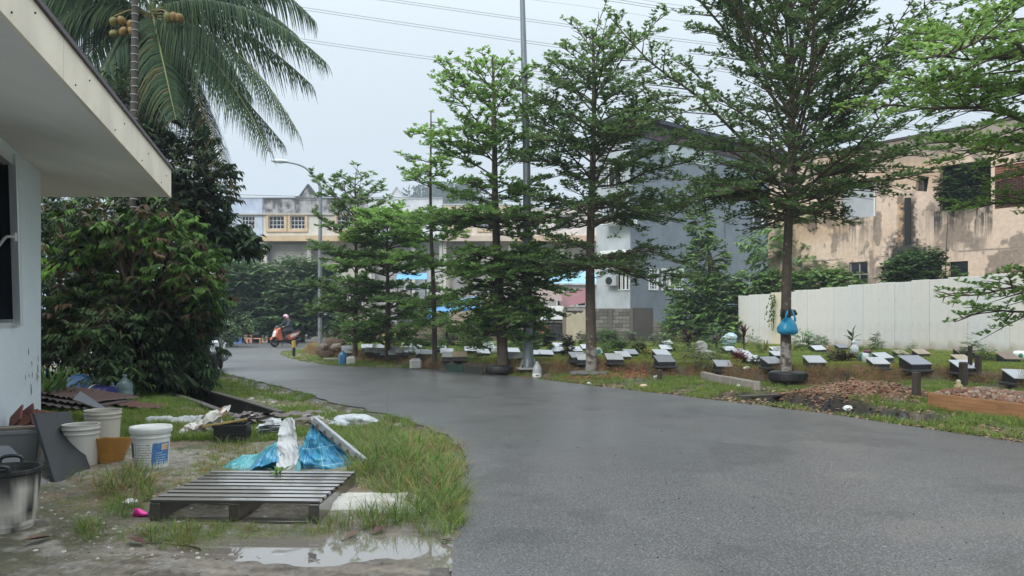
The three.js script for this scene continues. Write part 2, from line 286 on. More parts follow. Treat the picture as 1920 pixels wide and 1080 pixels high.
function ground(x, z) { // height of the land
  const r = sdRoad(x, z), p = sdPlat(x, z), nz = fbm(x * 1.3 + 40, z * 1.3 + 40, 11, 4) - .5, fine = fbm(x * 6, z * 6, 13, 3) - .5;
  if (r < 0) return -.02 - .05 * sstep(0, .25, -r);
  let h = mix(-.02, .035, sstep(.1, .9, r)) + (.09 * nz + .035 * fine) * sstep(0, 1.2, r);
  if (x < 1 && z > -20) { // the yard by the house: lower along the road, flat and wet in front
    h -= .10 * sstep(-8.6, -10.5, z) * sstep(0, .25, r) * sstep(3.4, .8, r);
    const apron = sstep(-6.4, -5.2, z); h = mix(h, .004 + .045 * nz + .016 * fine - .035 * Math.exp(-(((x - puddleAt.x) / .8) ** 2 + ((z - puddleAt.z) / .4) ** 2)) - .028 * Math.exp(-(((x + 1.75) / .6) ** 2 + ((z + 5.05) / .2) ** 2)), apron);
    const dd = drainD(x, z); if (dd < .6) h -= .42 * sstep(.42, .30, dd);
  } else {
    const dt = ditchD(x, z); if (dt < .7) h -= .34 * sstep(.44, .2, dt + .25 * fine);
    h += .30 * Math.exp(-((x - moundAt.x) ** 2 / 1.3 + (z - moundAt.z) ** 2 / .8)) * (1 + .5 * fine) + .12 * Math.exp(-((x - mound2.x) ** 2 / .6 + (z - mound2.z) ** 2 / .3));
  }
  const edge = sstep(.22, -.18, p + .5 * (fbm(x * 1.7, z * 1.7, 19, 3) - .5));
  if (edge > 0) { let hp = .30 + .14 * nz + .03 * fine; for (const [c, a, rr] of humps) hp += a * Math.exp(-((x - c.x) ** 2 + (z - c.z) ** 2) / (rr * rr) * 1.6); h = mix(h, hp, edge); }
  if (z < -70) h += 0;
  return h;
}
function gpt(px, py, dy = 0) { // first point of the land (or dy above it) seen at a picture position
  const hit = d => { const x = (px - 960) / F * d; return EYE - (py - HORIZON) / F * d - (sdRoad(x, -d) < 0 ? 0 : ground(x, -d)) - dy; };
  let a = Math.max(3.4, .6 * F / (py - HORIZON)), b = a; while (b < 75 && hit(b) > 0) { a = b; b += .12; }
  for (let i = 0; i < 14; i++) { const m = (a + b) / 2; if (hit(m) > 0) a = m; else b = m; }
  const x = (px - 960) / F * b; return V(x, sdRoad(x, -b) < 0 ? 0 : ground(x, -b), -b);
}
const onG = (x, z, dy = 0) => V(x, ground(x, z) + dy, z);

{ // land sheet: polar grid round the camera, finest in front
  const angs = []; for (let a = -180; a < -46; a += 6) angs.push(a); for (let a = -46; a <= 46; a += .26) angs.push(a); for (let a = 52; a <= 180; a += 6) angs.push(a);
  if (angs[angs.length - 1] < 180) angs.push(180);
  const rads = [.02, .6, 1.4, 2.2, 3]; let q = 3.6; while (q < 60) { rads.push(q); q *= 1.0085; } while (q < 950) { rads.push(q); q *= 1.07; }
  const P = [], U = [], C = [], I = [], na = angs.length;
  const grassC = [.075, .105, .026], dryC = [.15, .125, .055], soilC = [.20, .145, .095], redC = [.17, .085, .05], cutC = [.085, .058, .036], sandC = [.36, .33, .285], mossC = [.085, .08, .045], wetC = [.085, .07, .055], drainC = [.02, .019, .016];
  for (const r of rads) for (const a of angs) {
    const x = Math.sin(a * Math.PI / 180) * r, z = -Math.cos(a * Math.PI / 180) * r, h = r > 120 ? 0 : ground(x, z);
    P.push(x, h, z); U.push(x, z);
    let c = grassC;
    if (r < 120) {
      const n1 = fbm(x * .9, z * .9, 81, 4), n2 = fbm(x * 3.1, z * 3.1, 82, 4), n3 = fbm(x * 9, z * 9, 83, 3), rd = sdRoad(x, z), p = sdPlat(x, z);
      c = mixc(grassC, dryC, sstep(.42, .7, n1));
      if (x < 1 && z > -24) {
        c = mixc(soilC, grassC, .85 * sstep(.46, .60, n2 * .6 + n1 * .4));
        c = mixc(c, sandC, sstep(.5, .64, n2) * sstep(2.6, .6, rd) * sstep(-16, -13, z));
        c = mixc(c, sandC, .8 * sstep(.42, .6, n1 * .5 + n3 * .5) * sstep(-9.4, -8.4, z) * sstep(-6.1, -6.9, z));
        const ap_ = sstep(-6.3, -5.3, z + 1.2 * (n1 - .5)); let ac = mixc([.25, .21, .17], [.125, .10, .075], sstep(.38, .60, n2 * .6 + n3 * .4)); { const q = fbm(x * 1.2 + z * 5, z * 16 - x * 3, 84, 4); ac = mixc(ac, [.06, .05, .04], .75 * sstep(.60, .70, q)); ac = mixc(ac, [.34, .30, .25], .6 * sstep(.42, .34, q)); } ac = mixc(ac, mossC, sstep(-2.0, -3.0, x + 1.2 * (n1 - .5)) * sstep(.3, .55, n1 + .25)); ac = mixc(ac, [.40, .37, .33], .6 * sstep(.55, .7, n3));
        ac = mixc(ac, [.10, .08, .06], .75 * Math.exp(-(((x - puddleAt.x) / 1.25) ** 2 + ((z - puddleAt.z - .05) / .62) ** 2) * 1.2)); c = mixc(c, ac, ap_);
        const dd = drainD(x, z); if (dd < .55) c = mixc(c, drainC, sstep(.46, .36, dd));
        c = mixc(c, wetC, .5 * sstep(.55, .7, n3) * (1 - ap_ * .5));
      } else {
        if (p > -.4) { c = mixc(mixc(soilC, [.13, .10, .065], n3), grassC, sstep(.40, .56, n2 * .55 + n1 * .45)); c = mixc(c, [.17, .12, .08], sstep(1.1, .3, rd) * sstep(.3, .55, n3)); }
        const pe = p + .5 * (fbm(x * 1.7, z * 1.7, 19, 3) - .5);
        c = mixc(c, mixc(cutC, soilC, .5 * n3), sstep(.3, .12, pe) * sstep(-.3, -.1, pe));
        c = mixc(c, redC, Math.min(1, 1.3 * Math.exp(-((x - moundAt.x) ** 2 / 2.6 + (z - moundAt.z) ** 2 / 1.2))) + 0);
        c = mixc(c, redC, Math.min(1, 1.4 * Math.exp(-((x - mound2.x) ** 2 / .7 + (z - mound2.z) ** 2 / .3))));
        const dt = ditchD(x, z); c = mixc(c, [.02, .018, .015], sstep(.5, .34, dt));
      }
      if (rd < .12) c = mixc(c, [.05, .045, .04], .7);
    }
    C.push(...c);
  }
  for (let j = 0; j < rads.length - 1; j++) for (let i = 0; i < na - 1; i++) { const a = j * na + i; I.push(a, a + 1, a + na, a + 1, a + na + 1, a + na); }
  const g = new THREE.BufferGeometry(); g.setAttribute('position', new THREE.Float32BufferAttribute(P, 3)); g.setAttribute('uv', new THREE.Float32BufferAttribute(U, 2)); g.setAttribute('color', new THREE.Float32BufferAttribute(C, 3)); g.setIndex(I); g.computeVertexNormals();
  struct('ground', g, std(0xffffff, 1, { vertexColors: true, map: T.soil, bumpMap: T.soilBump, bumpScale: .025, roughnessMap: T.soilWet }));
}
{ // road: a worn asphalt slab, wet
  const s = new THREE.Shape(roadPoly.map(([x, z]) => new THREE.Vector2(x, -z)));
  const g = new THREE.ExtrudeGeometry(s, { depth: .07, bevelEnabled: false }); g.rotateX(-Math.PI / 2); g.translate(0, -.07, 0);
  struct('road', uvBox(g), phys(0xffffff, 1, { map: T.asphalt, bumpMap: T.asphaltBump, bumpScale: .003, roughnessMap: T.wet, clearcoat: 1, clearcoatMap: T.film, clearcoatRoughness: .34 }));
}
{ // rain water lying in the hollows of the apron
  const m = phys([.20, .175, .145], .03, { clearcoat: 1, clearcoatRoughness: .02, ior: 1.4 });
  const pool = (cx, cy, rx, rz, seed, y) => { const c = gp(cx, cy), poly = []; for (let i = 0; i < 60; i++) { const a = i / 60 * Math.PI * 2, k = .75 + .6 * (fbm(Math.cos(a) * 1.6 + 5, Math.sin(a) * 1.6 + 5, seed, 4)- .3); poly.push(new THREE.Vector2(c.x + Math.cos(a) * rx * k, -(c.z + Math.sin(a) * rz * k))); } const g = new THREE.ShapeGeometry(new THREE.Shape(poly)); g.rotateX(-Math.PI / 2); g.translate(0, y, 0); return g; };
  const a = struct('puddle', pool(680, 1026, 1.15, .6, 3, -.003), m), b = struct('puddle_001', pool(470, 1008, .75, .26, 9, -.004), m);
  tag(a, 'wide puddle of rain water mirroring the sky at the corner by the road'); tag(b, 'narrow puddle in front of the wooden pallet');
}

// ------------------------------------------------------------------ the house on the left
{
  const hs = thing('house', 'grey rendered house corner with deep white eaves and open window on the left', 'house', [-5.97, 0, -9.8]);
  const u = V(.39, 0, 1).normalize(), out = V(u.z, 0, -u.x), R = (t, y, o = 0) => V(u.x * t + out.x * o, y, u.z * t + out.z * o);   // along the wall towards the camera, height, outwards
  const ry = Math.atan2(u.x, u.z);
  const wallM = std([.66, .725, .765], .8, { map: T.plain, ...soft }), soffM = std([.84, .83, .82], .85, { map: rep(T.grime, .12) }), fasM = std([.88, .79, .66], .7, { map: T.grime });
  const w = new MB(), slab = (t0, t1, y0, y1, th = .16) => w.add(new THREE.BoxGeometry(th, y1 - y0, t1 - t0), new THREE.Matrix4().makeRotationY(ry).setPosition(R((t0 + t1) / 2, (y0 + y1) / 2, -th / 2)));
  slab(0, 1.18, -.1, 3.32); slab(2.9, 11.5, -.1, 3.32); slab(1.18, 2.9, -.1, 1.36); slab(1.18, 2.9, 3.2, 3.32);
  w.add(new THREE.BoxGeometry(6, 3.42, .16), new THREE.Matrix4().makeRotationY(ry).setPosition(R(.08, 1.61, -3.165)));
  w.add(new THREE.BoxGeometry(6, 3.42, .16), new THREE.Matrix4().makeRotationY(ry).setPosition(R(11.42, 1.61, -3.165)));
  w.add(new THREE.BoxGeometry(.16, 3.42, 11.1), new THREE.Matrix4().makeRotationY(ry).setPosition(R(5.75, 1.61, -6.2)));
  const wm = w.build('wall', wallM, hs);
  const st = new MB(), sr = rng(77); // flaked paint low on the wall
  for (let i = 0; i < 13; i++) { const a = sr() * 6.28, t = .15 + sr() * .9, y = .62 + sr() * .5, s = .008 + sr() * .035, g = new THREE.CircleGeometry(s, 7), P = g.attributes.position; for (let k = 1; k < P.count; k++) { const q = .5 + sr(); P.setXYZ(k, P.getX(k) * q * .8, P.getY(k) * q * 1.5, 0); } g.rotateZ(a * .1); g.rotateY(ry + Math.PI / 2); st.add(g, new THREE.Matrix4().setPosition(R(t, y, .003)), [.26, .20, .14]); }
  part('flaked_paint', st.geo(), std([1, 1, 1], .9, { vertexColors: true }), wm).userData.kind = 'stuff';
  // roof: soffit, fascia boards with screws, metal edge, sloping sheets
  const f0 = V(.77, 0, -2.0), fu = V(.297, 0, 1).normalize(), fo = V(fu.z, 0, -fu.x), FP = (t, y, o = 0) => V(f0.x + fu.x * t + fo.x * o, y, f0.z + fu.z * t + fo.z * o), fry = Math.atan2(fu.x, fu.z);
  const sg = new THREE.BufferGeometry(), A = FP(0, 3.32, -.03), B = FP(13.5, 3.32, -.03), Cc = V(-8, 3.32, 11), D = V(-8, 3.32, -2.0);
  { const s = new THREE.Shape([A, B, Cc, D].map(p => new THREE.Vector2(p.x, -p.z))); const g = new THREE.ExtrudeGeometry(s, { depth: .02, bevelEnabled: false }); g.rotateX(-Math.PI / 2); g.translate(0, 3.325, 0); part('soffit', uvBox(g), soffM, hs); }
  const topY = t => 3.74 - .0165 * t;
  const board = (t0, t1) => { const b = new THREE.BufferGeometry(), p = []; for (const o of [-.03, 0]) for (const [t, k] of [[t0, 0], [t1, 0], [t1, 1], [t0, 1]]) p.push(FP(t, k ? topY(t) : 3.312, o)); const q = (a, b2, c, d) => [a, b2, c, a, c, d]; const idx = [...q(4, 5, 6, 7), ...q(1, 0, 3, 2), ...q(0, 1, 5, 4), ...q(3, 7, 6, 2), ...q(0, 4, 7, 3), ...q(1, 2, 6, 5)]; b.setAttribute('position', new THREE.Float32BufferAttribute(idx.flatMap(i => p[i].toArray()), 3)); b.computeVertexNormals(); return uvBox(b); };
  const bd = [[.0, 6.05], [6.06, 13.5]].map(([a, b]) => part('fascia_board', board(a, b), fasM, hs));
  for (let i = 0; i < 11; i++) for (const hgt of [i % 2 ? .06 : .24]) { const t = .25 + i * .78 + (hgt > .1 ? .3 : 0), s = new MB(); s.cyl(0, 0, 0, .008, .007, .010, 8, 0, 0, Math.PI / 2); const m = s.build('screw', M.darkMetal, bd[t < 6.05 ? 0 : 1]); m.position.copy(FP(t, 3.312 + hgt, .004)); m.rotation.y = fry; }
  const e = new MB(); e.bar(FP(-.06, topY(0) + .016, .0), FP(13.5, topY(13.5) + .022, .0), .05, .026); e.build('roof_edge', std([.055, .04, .05], .4, { metalness: .5 }), hs);
  { const g = new THREE.BufferGeometry(), p = [FP(-.06, topY(0) + .052, .02), FP(13.5, topY(13.5) + .052, .02), FP(13.5, 5.2, -7), FP(-.06, 5.4, -7)], q = p.map(v => v.clone().add(V(0, -.02, 0))); const f = (a, b2, c, d) => [a, b2, c, a, c, d].flatMap(v => v.toArray()); g.setAttribute('position', new THREE.Float32BufferAttribute([...f(p[0], p[1], p[2], p[3]), ...f(q[3], q[2], q[1], q[0]), ...f(p[0], q[0], q[1], p[1]), ...f(p[0], p[3], q[3], q[0])], 3)); g.computeVertexNormals(); part('roof', uvBox(g), std([.09, .06, .07], .5, { metalness: .3 }), hs); }
  { const g = new THREE.BufferGeometry(), a = FP(0, 3.34, -.03), b = FP(0, topY(0), -.03), c = FP(0, 5.3, -6.9), d = V(-8, 3.34, -2.0); g.setAttribute('position', new THREE.Float32BufferAttribute([a, b, c, a, c, d].flatMap(v => v.toArray()), 3)); g.computeVertexNormals(); part('gable', uvBox(g), fasM, hs); }
  // window hung open
  const wf = new MB(); for (const [t0, t1, y0, y1] of [[1.18, 1.24, 1.36, 3.2], [2.84, 2.9, 1.36, 3.2], [1.24, 2.84, 1.36, 1.42], [1.24, 2.84, 3.14, 3.2]]) wf.add(new THREE.BoxGeometry(.1, y1 - y0, t1 - t0), new THREE.Matrix4().makeRotationY(ry).setPosition(R((t0 + t1) / 2, (y0 + y1) / 2, -.05)));
  const win = wf.build('window', std([.6, .62, .63], .4, { metalness: .3 }), hs);
  const fr = new MB(), sw = .74, sh = 1.86; fr.box(sw / 2 - .035, 0, 0, .07, sh, .05, 0, 0, 0, .006); fr.box(-sw / 2 + .035, 0, 0, .07, sh, .05, 0, 0, 0, .006); fr.box(0, sh / 2 - .025, 0, sw - .142, .05, .05, 0, 0, 0, .006); fr.box(0, -sh / 2 + .035, 0, sw - .142, .07, .05, 0, 0, 0, .006); fr.box(sw / 2 - .078, 0, .012, .012, sh - .13, .03);
  const s = fr.build('window_sash', std([.62, .64, .66], .35, { metalness: .35 }), hs); s.position.set(.245, 2.31, 1.40); s.rotation.z = .030; s.rotation.y = .05;
  part('pane', new THREE.BoxGeometry(sw - .15, sh - .13, .01), M.glass, s).position.set(0, 0, -.01);
  const hd = new MB(true); hd.tube(curve([V(sw / 2 - .02, .02, .05), V(sw / 2 - .09, .03, .08), V(sw / 2 - .18, -.06, .07), V(sw / 2 - .3, -.17, .05)], 10), .016, 8); hd.box(sw / 2 - .035, .03, .035, .03, .09, .03); hd.build('stay', M.white, s);
}
// ------------------------------------------------------------------ buildings
const blackGlass = std([.012, .016, .022], .08);
// a window: frame with its pane and glazing bars as sub-parts, facing +z of its parent
function windowAt(parent, x, y, z, w, h, cols, rows, frameM, { fw = .07, depth = .08, glass = blackGlass, bar = .035 } = {}) {
  const f = new MB(); f.box(-w / 2 + fw / 2, 0, 0, fw, h, depth); f.box(w / 2 - fw / 2, 0, 0, fw, h, depth); f.box(0, h / 2 - fw / 2, 0, w - 2 * fw - .002, fw, depth); f.box(0, -h / 2 + fw / 2, 0, w - 2 * fw - .002, fw, depth);
  const o = f.build('window', frameM, parent); o.position.set(x, y, z);
  part('pane', new THREE.BoxGeometry(w - 2 * fw - .004, h - 2 * fw - .004, .012), glass, o).position.z = -depth * .25;
  for (let i = 1; i < cols; i++) part('bar', new THREE.BoxGeometry(bar, h - 2 * fw - .006, .03), frameM, o).position.set(-w / 2 + w * i / cols, 0, .004);
  for (let i = 1; i < rows; i++) part('bar', new THREE.BoxGeometry(w - 2 * fw - .006, bar, .026), frameM, o).position.set(0, -h / 2 + h * i / rows, .002);
  return o;
}
{ // shophouse row, 72 m away, drawn as separate buildings
  const D = 72, k = pxm(D), X = px => (px - 960) * k, Y = py => EYE + (HORIZON - py) * k;
  const stain = [.35, .35, .34];
  const pal = [
    { n: 'pale blue', l: 'pale blue shophouse at the left end of the far row, dark open ground floor', x0: 392, x1: 492.5, top: 372, wall: [.50, .57, .68], para: [.46, .54, .68], band: null, wins: [[411, 436], [453, 478]], shut: null },
    { n: 'weathered', l: 'cream shophouse with black stained pointed parapet, orange band and grey shutter', x0: 493.5, x1: 689.5, top: 373, wall: [.60, .58, .53], para: [.36, .36, .365], band: [.56, .43, .28], wins: [[504, 533], [545, 572], [632, 662]], shut: [499, 573], gable: [554, 603, 347, 578] },
    { n: 'white', l: 'white shophouse with plain pointed parapet and round mark, right of the stained one', x0: 690.5, x1: 829.5, top: 373, wall: [.64, .66, .68], para: [.62, .65, .69], band: [.45, .52, .62], wins: [[706, 734], [760, 790]], shut: [700, 770], gable: [724, 764, 352, 744] },
    { n: 'peach', l: 'cream and orange shophouse seen between the trees in mid picture', x0: 830.5, x1: 959.5, top: 385, wall: [.66, .60, .52], para: [.62, .50, .40], band: [.55, .46, .38], wins: [[850, 878], [900, 930]], shut: [845, 910] },
    { n: 'pink', l: 'pinkish white shophouse behind the tall lamp pole and second tall tree', x0: 960.5, x1: 1130, top: 392, wall: [.68, .63, .61], para: [.60, .55, .53], band: [.55, .40, .30], wins: [[985, 1012], [1040, 1070]], shut: [980, 1050] },
  ];
  for (const b of pal) {
    const o = thing('shophouse', b.l, 'building', [0, 0, -D], 0, 'shophouses of the far row');
    const wm = std(b.wall, .85, { map: T.grime }), pm = std(b.para, .9, { map: b.n === 'weathered' ? rep(T.mould, .17, .17) : T.grime });
    const cx = (X(b.x0) + X(b.x1)) / 2, w = X(b.x1) - X(b.x0), yP = Y(402), yB0 = Y(453), yB1 = Y(443);
    const wall = new MB(), holes = b.wins.map(([a, c]) => [X(a), X(c), Y(429.5), Y(405.5)]).sort((p, q) => p[0] - q[0]); let xl = X(b.x0);
    for (const [a, c, y0, y1] of holes) { wall.box((xl + a) / 2, (yP + yB1) / 2, -3, a - xl, yP - yB1, 6); wall.box((a + c) / 2, (yB1 + y0) / 2, -3, c - a, y0 - yB1, 6); wall.box((a + c) / 2, (y1 + yP) / 2, -3, c - a, yP - y1, 6); wall.box((a + c) / 2, (y0 + y1) / 2, -3.2, c - a, y1 - y0, 5.6); xl = c; }
    wall.box((xl + X(b.x1)) / 2, (yP + yB1) / 2, -3, X(b.x1) - xl, yP - yB1, 6);
    wall.box(cx, (yB1 + 0) / 2, -4, w, yB1, 4.5);
    const wo = wall.build('wall', wm, o);
    const pa = new MB(); pa.box(cx, (yP + Y(b.top)) / 2, -.1, w, Y(b.top) - yP, .3);
    if (b.gable) { const [g0, g1, gt, gx] = b.gable; pa.box((X(g0) + X(g1)) / 2, Y(b.top - 1.5), -.08, X(g1) - X(g0), .32, .36); pa.add(prism([[X(g0) + .4, Y(b.top) + .05], [X(g1) - .4, Y(b.top) + .05], [X(gx), Y(gt)]], .3), new THREE.Matrix4().makeTranslation(0, 0, -.1)); }
    const par = pa.build('parapet', pm, o);
    const cap = new MB(); cap.box(cx, Y(b.top) + .06, -.1, w, .12, .42); if (b.gable) { const [g0, g1, gt, gx] = b.gable; cap.bar(V(X(g0) + .3, Y(b.top) + .12, -.1), V(X(gx), Y(gt) + .06, -.1), .42, .12); cap.bar(V(X(g1) - .3, Y(b.top) + .12, -.1), V(X(gx), Y(gt) + .06, -.1), .42, .12); }
    cap.build('coping', std(b.n === 'weathered' ? [.10, .10, .10] : [.45, .47, .5], .8), par);
    const sl = new MB(); sl.box(cx, yP, .08, w, .12, .3); sl.build('ledge', std([.45, .43, .40], .85, { map: T.grime }), o);
    if (b.n === 'white') { const r = new MB(); r.add(new THREE.TorusGeometry(.42, .06, 6, 20), new THREE.Matrix4().makeTranslation(X(744), Y(381), .08)); r.build('round_mark', std([.45, .55, .62], .8), par); }
    if (b.band) { const bm = new MB(); bm.box(cx, (yB0 + yB1) / 2, .15, w, yB1 - yB0, .9); bm.build('band', std(b.band, .85, { map: T.grime }), o); }
    for (const [a, c] of b.wins) {
      const wx = (X(a) + X(c)) / 2, ww = X(c) - X(a), hh = Y(405.5) - Y(429.5); const wnd = windowAt(o, wx, Y(417.5), -.12, ww - .02, hh - .02, 4, 3, std([.66, .66, .66], .6), { fw: .05, bar: .042, depth: .12 });
      if (b.n === 'weathered' || b.n === 'peach') { const s = new MB(); const t = .26; s.box(-ww / 2 - t / 2, 0, .2, t, hh + 2 * t, .12); s.box(ww / 2 + t / 2, 0, .2, t, hh + 2 * t, .12); s.box(0, hh / 2 + t / 2, .2, ww - .004, t, .12); s.box(0, -hh / 2 - t / 2, .2, ww - .004, t, .12); s.build('surround', std([.58, .44, .30], .85, { map: T.grime }), wnd); }
    }
    const plm = std([.55, .53, .5], .85, { map: T.grime }); for (const px of [b.x0 + 3, b.x1 - 3]) new MB().box(X(px), yB0 / 2, -.3, .3, yB0, .5).build('pillar', plm, o); if (b.shut) new MB().box(X(b.shut[1]) + .2, yB0 / 2, -.5, .36, yB0, .4).build('pillar', plm, o);
    if (b.shut) { // ribbed roller shutter
      const [s0, s1] = b.shut, n = 34, y1 = yB0 - .1; const pts = []; for (let i = 0; i <= n * 2; i++) pts.push([y1 * i / (n * 2), i % 2 ? .045 : 0]);
      const g = sheet(1, n * 2, (u, v) => { const i = Math.round(v * n * 2); return V(mix(X(s0), X(s1), u), pts[i][0], -.9 + pts[i][1]); }); part('roller_shutter', g, std([.36, .35, .34], .5, { metalness: .2, map: T.grime }), o);
    } else { const g = new THREE.BoxGeometry(X(486) - X(397), yB0 - .2, .2); part('painted_shade', uvBox(g), std([.025, .03, .05], .4), o).position.set(X(441), yB0 / 2, -.9); }  // dark sheet painted in for the shade of the open ground floor
    const rf = new MB(); rf.box(cx, Y(b.top) - .55, -6.2, w, .15, 12, .07); rf.build('roof', std([.42, .44, .46], .6, { metalness: .3 }), o);
  }
  // canopies in front of the row
  const cp = thing('tin_canopy', 'pale blue metal canopy glimpsed between the second and third trees', 'canopy', [0, 0, -60]);
  const kk = pxm(60), x = px => (px - 960) * kk, y = py => EYE + (HORIZON - py) * kk;
  const sh = (x0, x1, y0, y1) => sheet(24, 2, (u, v) => V(mix(x0, x1, u) - v * .3, mix(y0, y1, v) + (Math.round(u * 24) % 2) * .04, -v * 3.2));
  part('roof_sheet', sh(x(742), x(800), y(524), y(508)), std([.10, .34, .62], .45), cp); part('roof_sheet', sh(x(756), x(806), y(544), y(530)), std([.62, .68, .72], .45), cp);
  for (const px of [745, 770, 798]) new MB().box(x(px), y(524) / 2, -.2, .12, y(524), .12).build('post', M.darkConcrete, cp); new MB().box(x(775), 1.6, -3.6, 3.6, 3.2, .2).build('rear_wall', M.darkConcrete, cp);
}
// ---- grey blue building with its side wall towards the graves
{
  const c = ap(1182, 600, 44), far = ap(1470, 600, 54), near = ap(1118, 600, 45.5), top = 12.0;
  const o = thing('apartment_house', 'tall blue grey rendered house with dark roof edge behind the graves', 'building', [c.x, 0, c.z]);
  const e = V(far.x - c.x, 0, far.z - c.z), L = e.length(), a = Math.atan2(e.x, e.z) - Math.PI / 2; // side wall along local +x of a turned part
  const side = new THREE.Group(); side.name = 'side_wall'; side.rotation.y = a; o.add(side);
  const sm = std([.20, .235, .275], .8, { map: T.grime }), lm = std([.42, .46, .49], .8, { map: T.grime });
  const toL = (px, py) => { // picture position on the side wall -> along, height
    const q = (px - 960) / F, ux = e.x / L, uz = e.z / L, t = (q * -c.z - c.x) / (ux + q * uz), d = -(c.z + uz * t); return [t, EYE + (HORIZON - py) / F * d]; };
  const w = new THREE.Shape([[0, 0], [L, 0], [L, top], [0, top]].map(p => new THREE.Vector2(...p)));
  const wins = [[1216, 1234, 504, 544], [1240, 1257, 504, 545], [1264, 1281, 504, 545], [1412, 1431, 393, 420]].map(([x0, x1, y0, y1]) => { const A = toL(x0, y1), B = toL(x1, y0); return [A[0], B[0], A[1], B[1]]; });
  for (const [x0, x1, y0, y1] of wins) { const h = new THREE.Path([[x0, y0], [x1, y0], [x1, y1], [x0, y1]].map(p => new THREE.Vector2(...p))); w.holes.push(h); }
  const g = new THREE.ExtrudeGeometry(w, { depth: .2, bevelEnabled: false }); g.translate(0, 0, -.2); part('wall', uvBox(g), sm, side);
  for (const [i, [x0, x1, y0, y1]] of wins.entries()) { const f = windowAt(side, (x0 + x1) / 2, (y0 + y1) / 2, -.04, x1 - x0 - .01, y1 - y0 - .01, i < 3 ? 3 : 1, i < 3 ? 5 : 1, std([.78, .78, .78], .5), { fw: .09, bar: .035, depth: .16, glass: i < 3 ? std([.10, .11, .12], .1) : blackGlass }); }
  for (const px of [1359, 1408]) { const [t] = toL(px, 400); const j = new MB(); j.box(t, top / 2 - .3, .012, .04, top - 1.0, .02); j.build('joint', std([.09, .10, .115], .8), side); }
  const pn = new MB(); { const A = toL(1252, 290), B = toL(1335, 272); pn.box((A[0] + B[0]) / 2, A[1] + .25, .03, B[0] - A[0], .9, .05); } pn.build('pale_panel', std([.42, .47, .50], .7), side);
  const br = new MB(); br.box(L / 2 + .1, top + .45, -1.2, L + .5, .9, 2.6); br.build('roof_band', std([.075, .05, .05], .7, { map: T.mould }), side);
  const rl = new MB(); rl.box(L / 2 + .1, top + 1.02, -1.2, L + .9, .24, 3.2); rl.build('roof', std([.03, .035, .05], .6), side);
  // front face with balconies
  const f = V(near.x - c.x, 0, near.z - c.z), FL = f.length(), front = new THREE.Group(); front.name = 'front_wall'; front.rotation.y = Math.atan2(-f.x, -f.z) - Math.PI / 2; o.add(front);
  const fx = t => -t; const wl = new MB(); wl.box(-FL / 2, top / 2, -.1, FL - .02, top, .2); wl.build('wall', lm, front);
  const kx = FL / 64, Y = py => EYE + (HORIZON - py) / F * 44.6;
  const bl = new MB(); bl.box(-.5, Y(420), .45, 1.9, .22, .9); bl.build('balcony_slab', M.white, front);
  const b2 = new MB(); b2.box(-.5, Y(476), .45, 1.9, .26, .9); b2.build('balcony_slab', M.white, front);
  for (const py of [403, 348]) { const r = new MB(); r.box(-.6, Y(py) + .3, .85, 1.6, .05, .05); r.box(-.6, Y(py) - .25, .85, 1.6, .05, .05); for (let i = 0; i < 9; i++) r.box(-1.36 + i * .19, Y(py), .85, .03, .56, .03); r.build('railing', M.darkMetal, front); }
  for (const px of [1163, 1171, 1178]) windowAt(front, -(1182 - px) * kx, Y(526), .04, .24, 1.15, 1, 1, M.white, { fw: .05 });
  const ac = new MB(); ac.box(-1.05, Y(527), .3, .75, .6, .32, 0, 0, 0, .03); const aco = ac.build('air_conditioner', std([.35, .37, .38], .5), front); const grl = new MB(); grl.cyl(-1.15, Y(527), .47, .22, .22, .02, 20, Math.PI / 2); grl.build('fan_grille', M.black, aco);
  const rd = new MB(); for (const py of [330, 380]) windowAt(front, -1.0, Y(py), .04, .9, 1.2, 2, 1, M.white, { fw: .06 });
  const bk = new MB(); bk.box(-FL / 2, top / 2, -6, FL, top, .2); bk.build('rear_wall', lm, front);
}
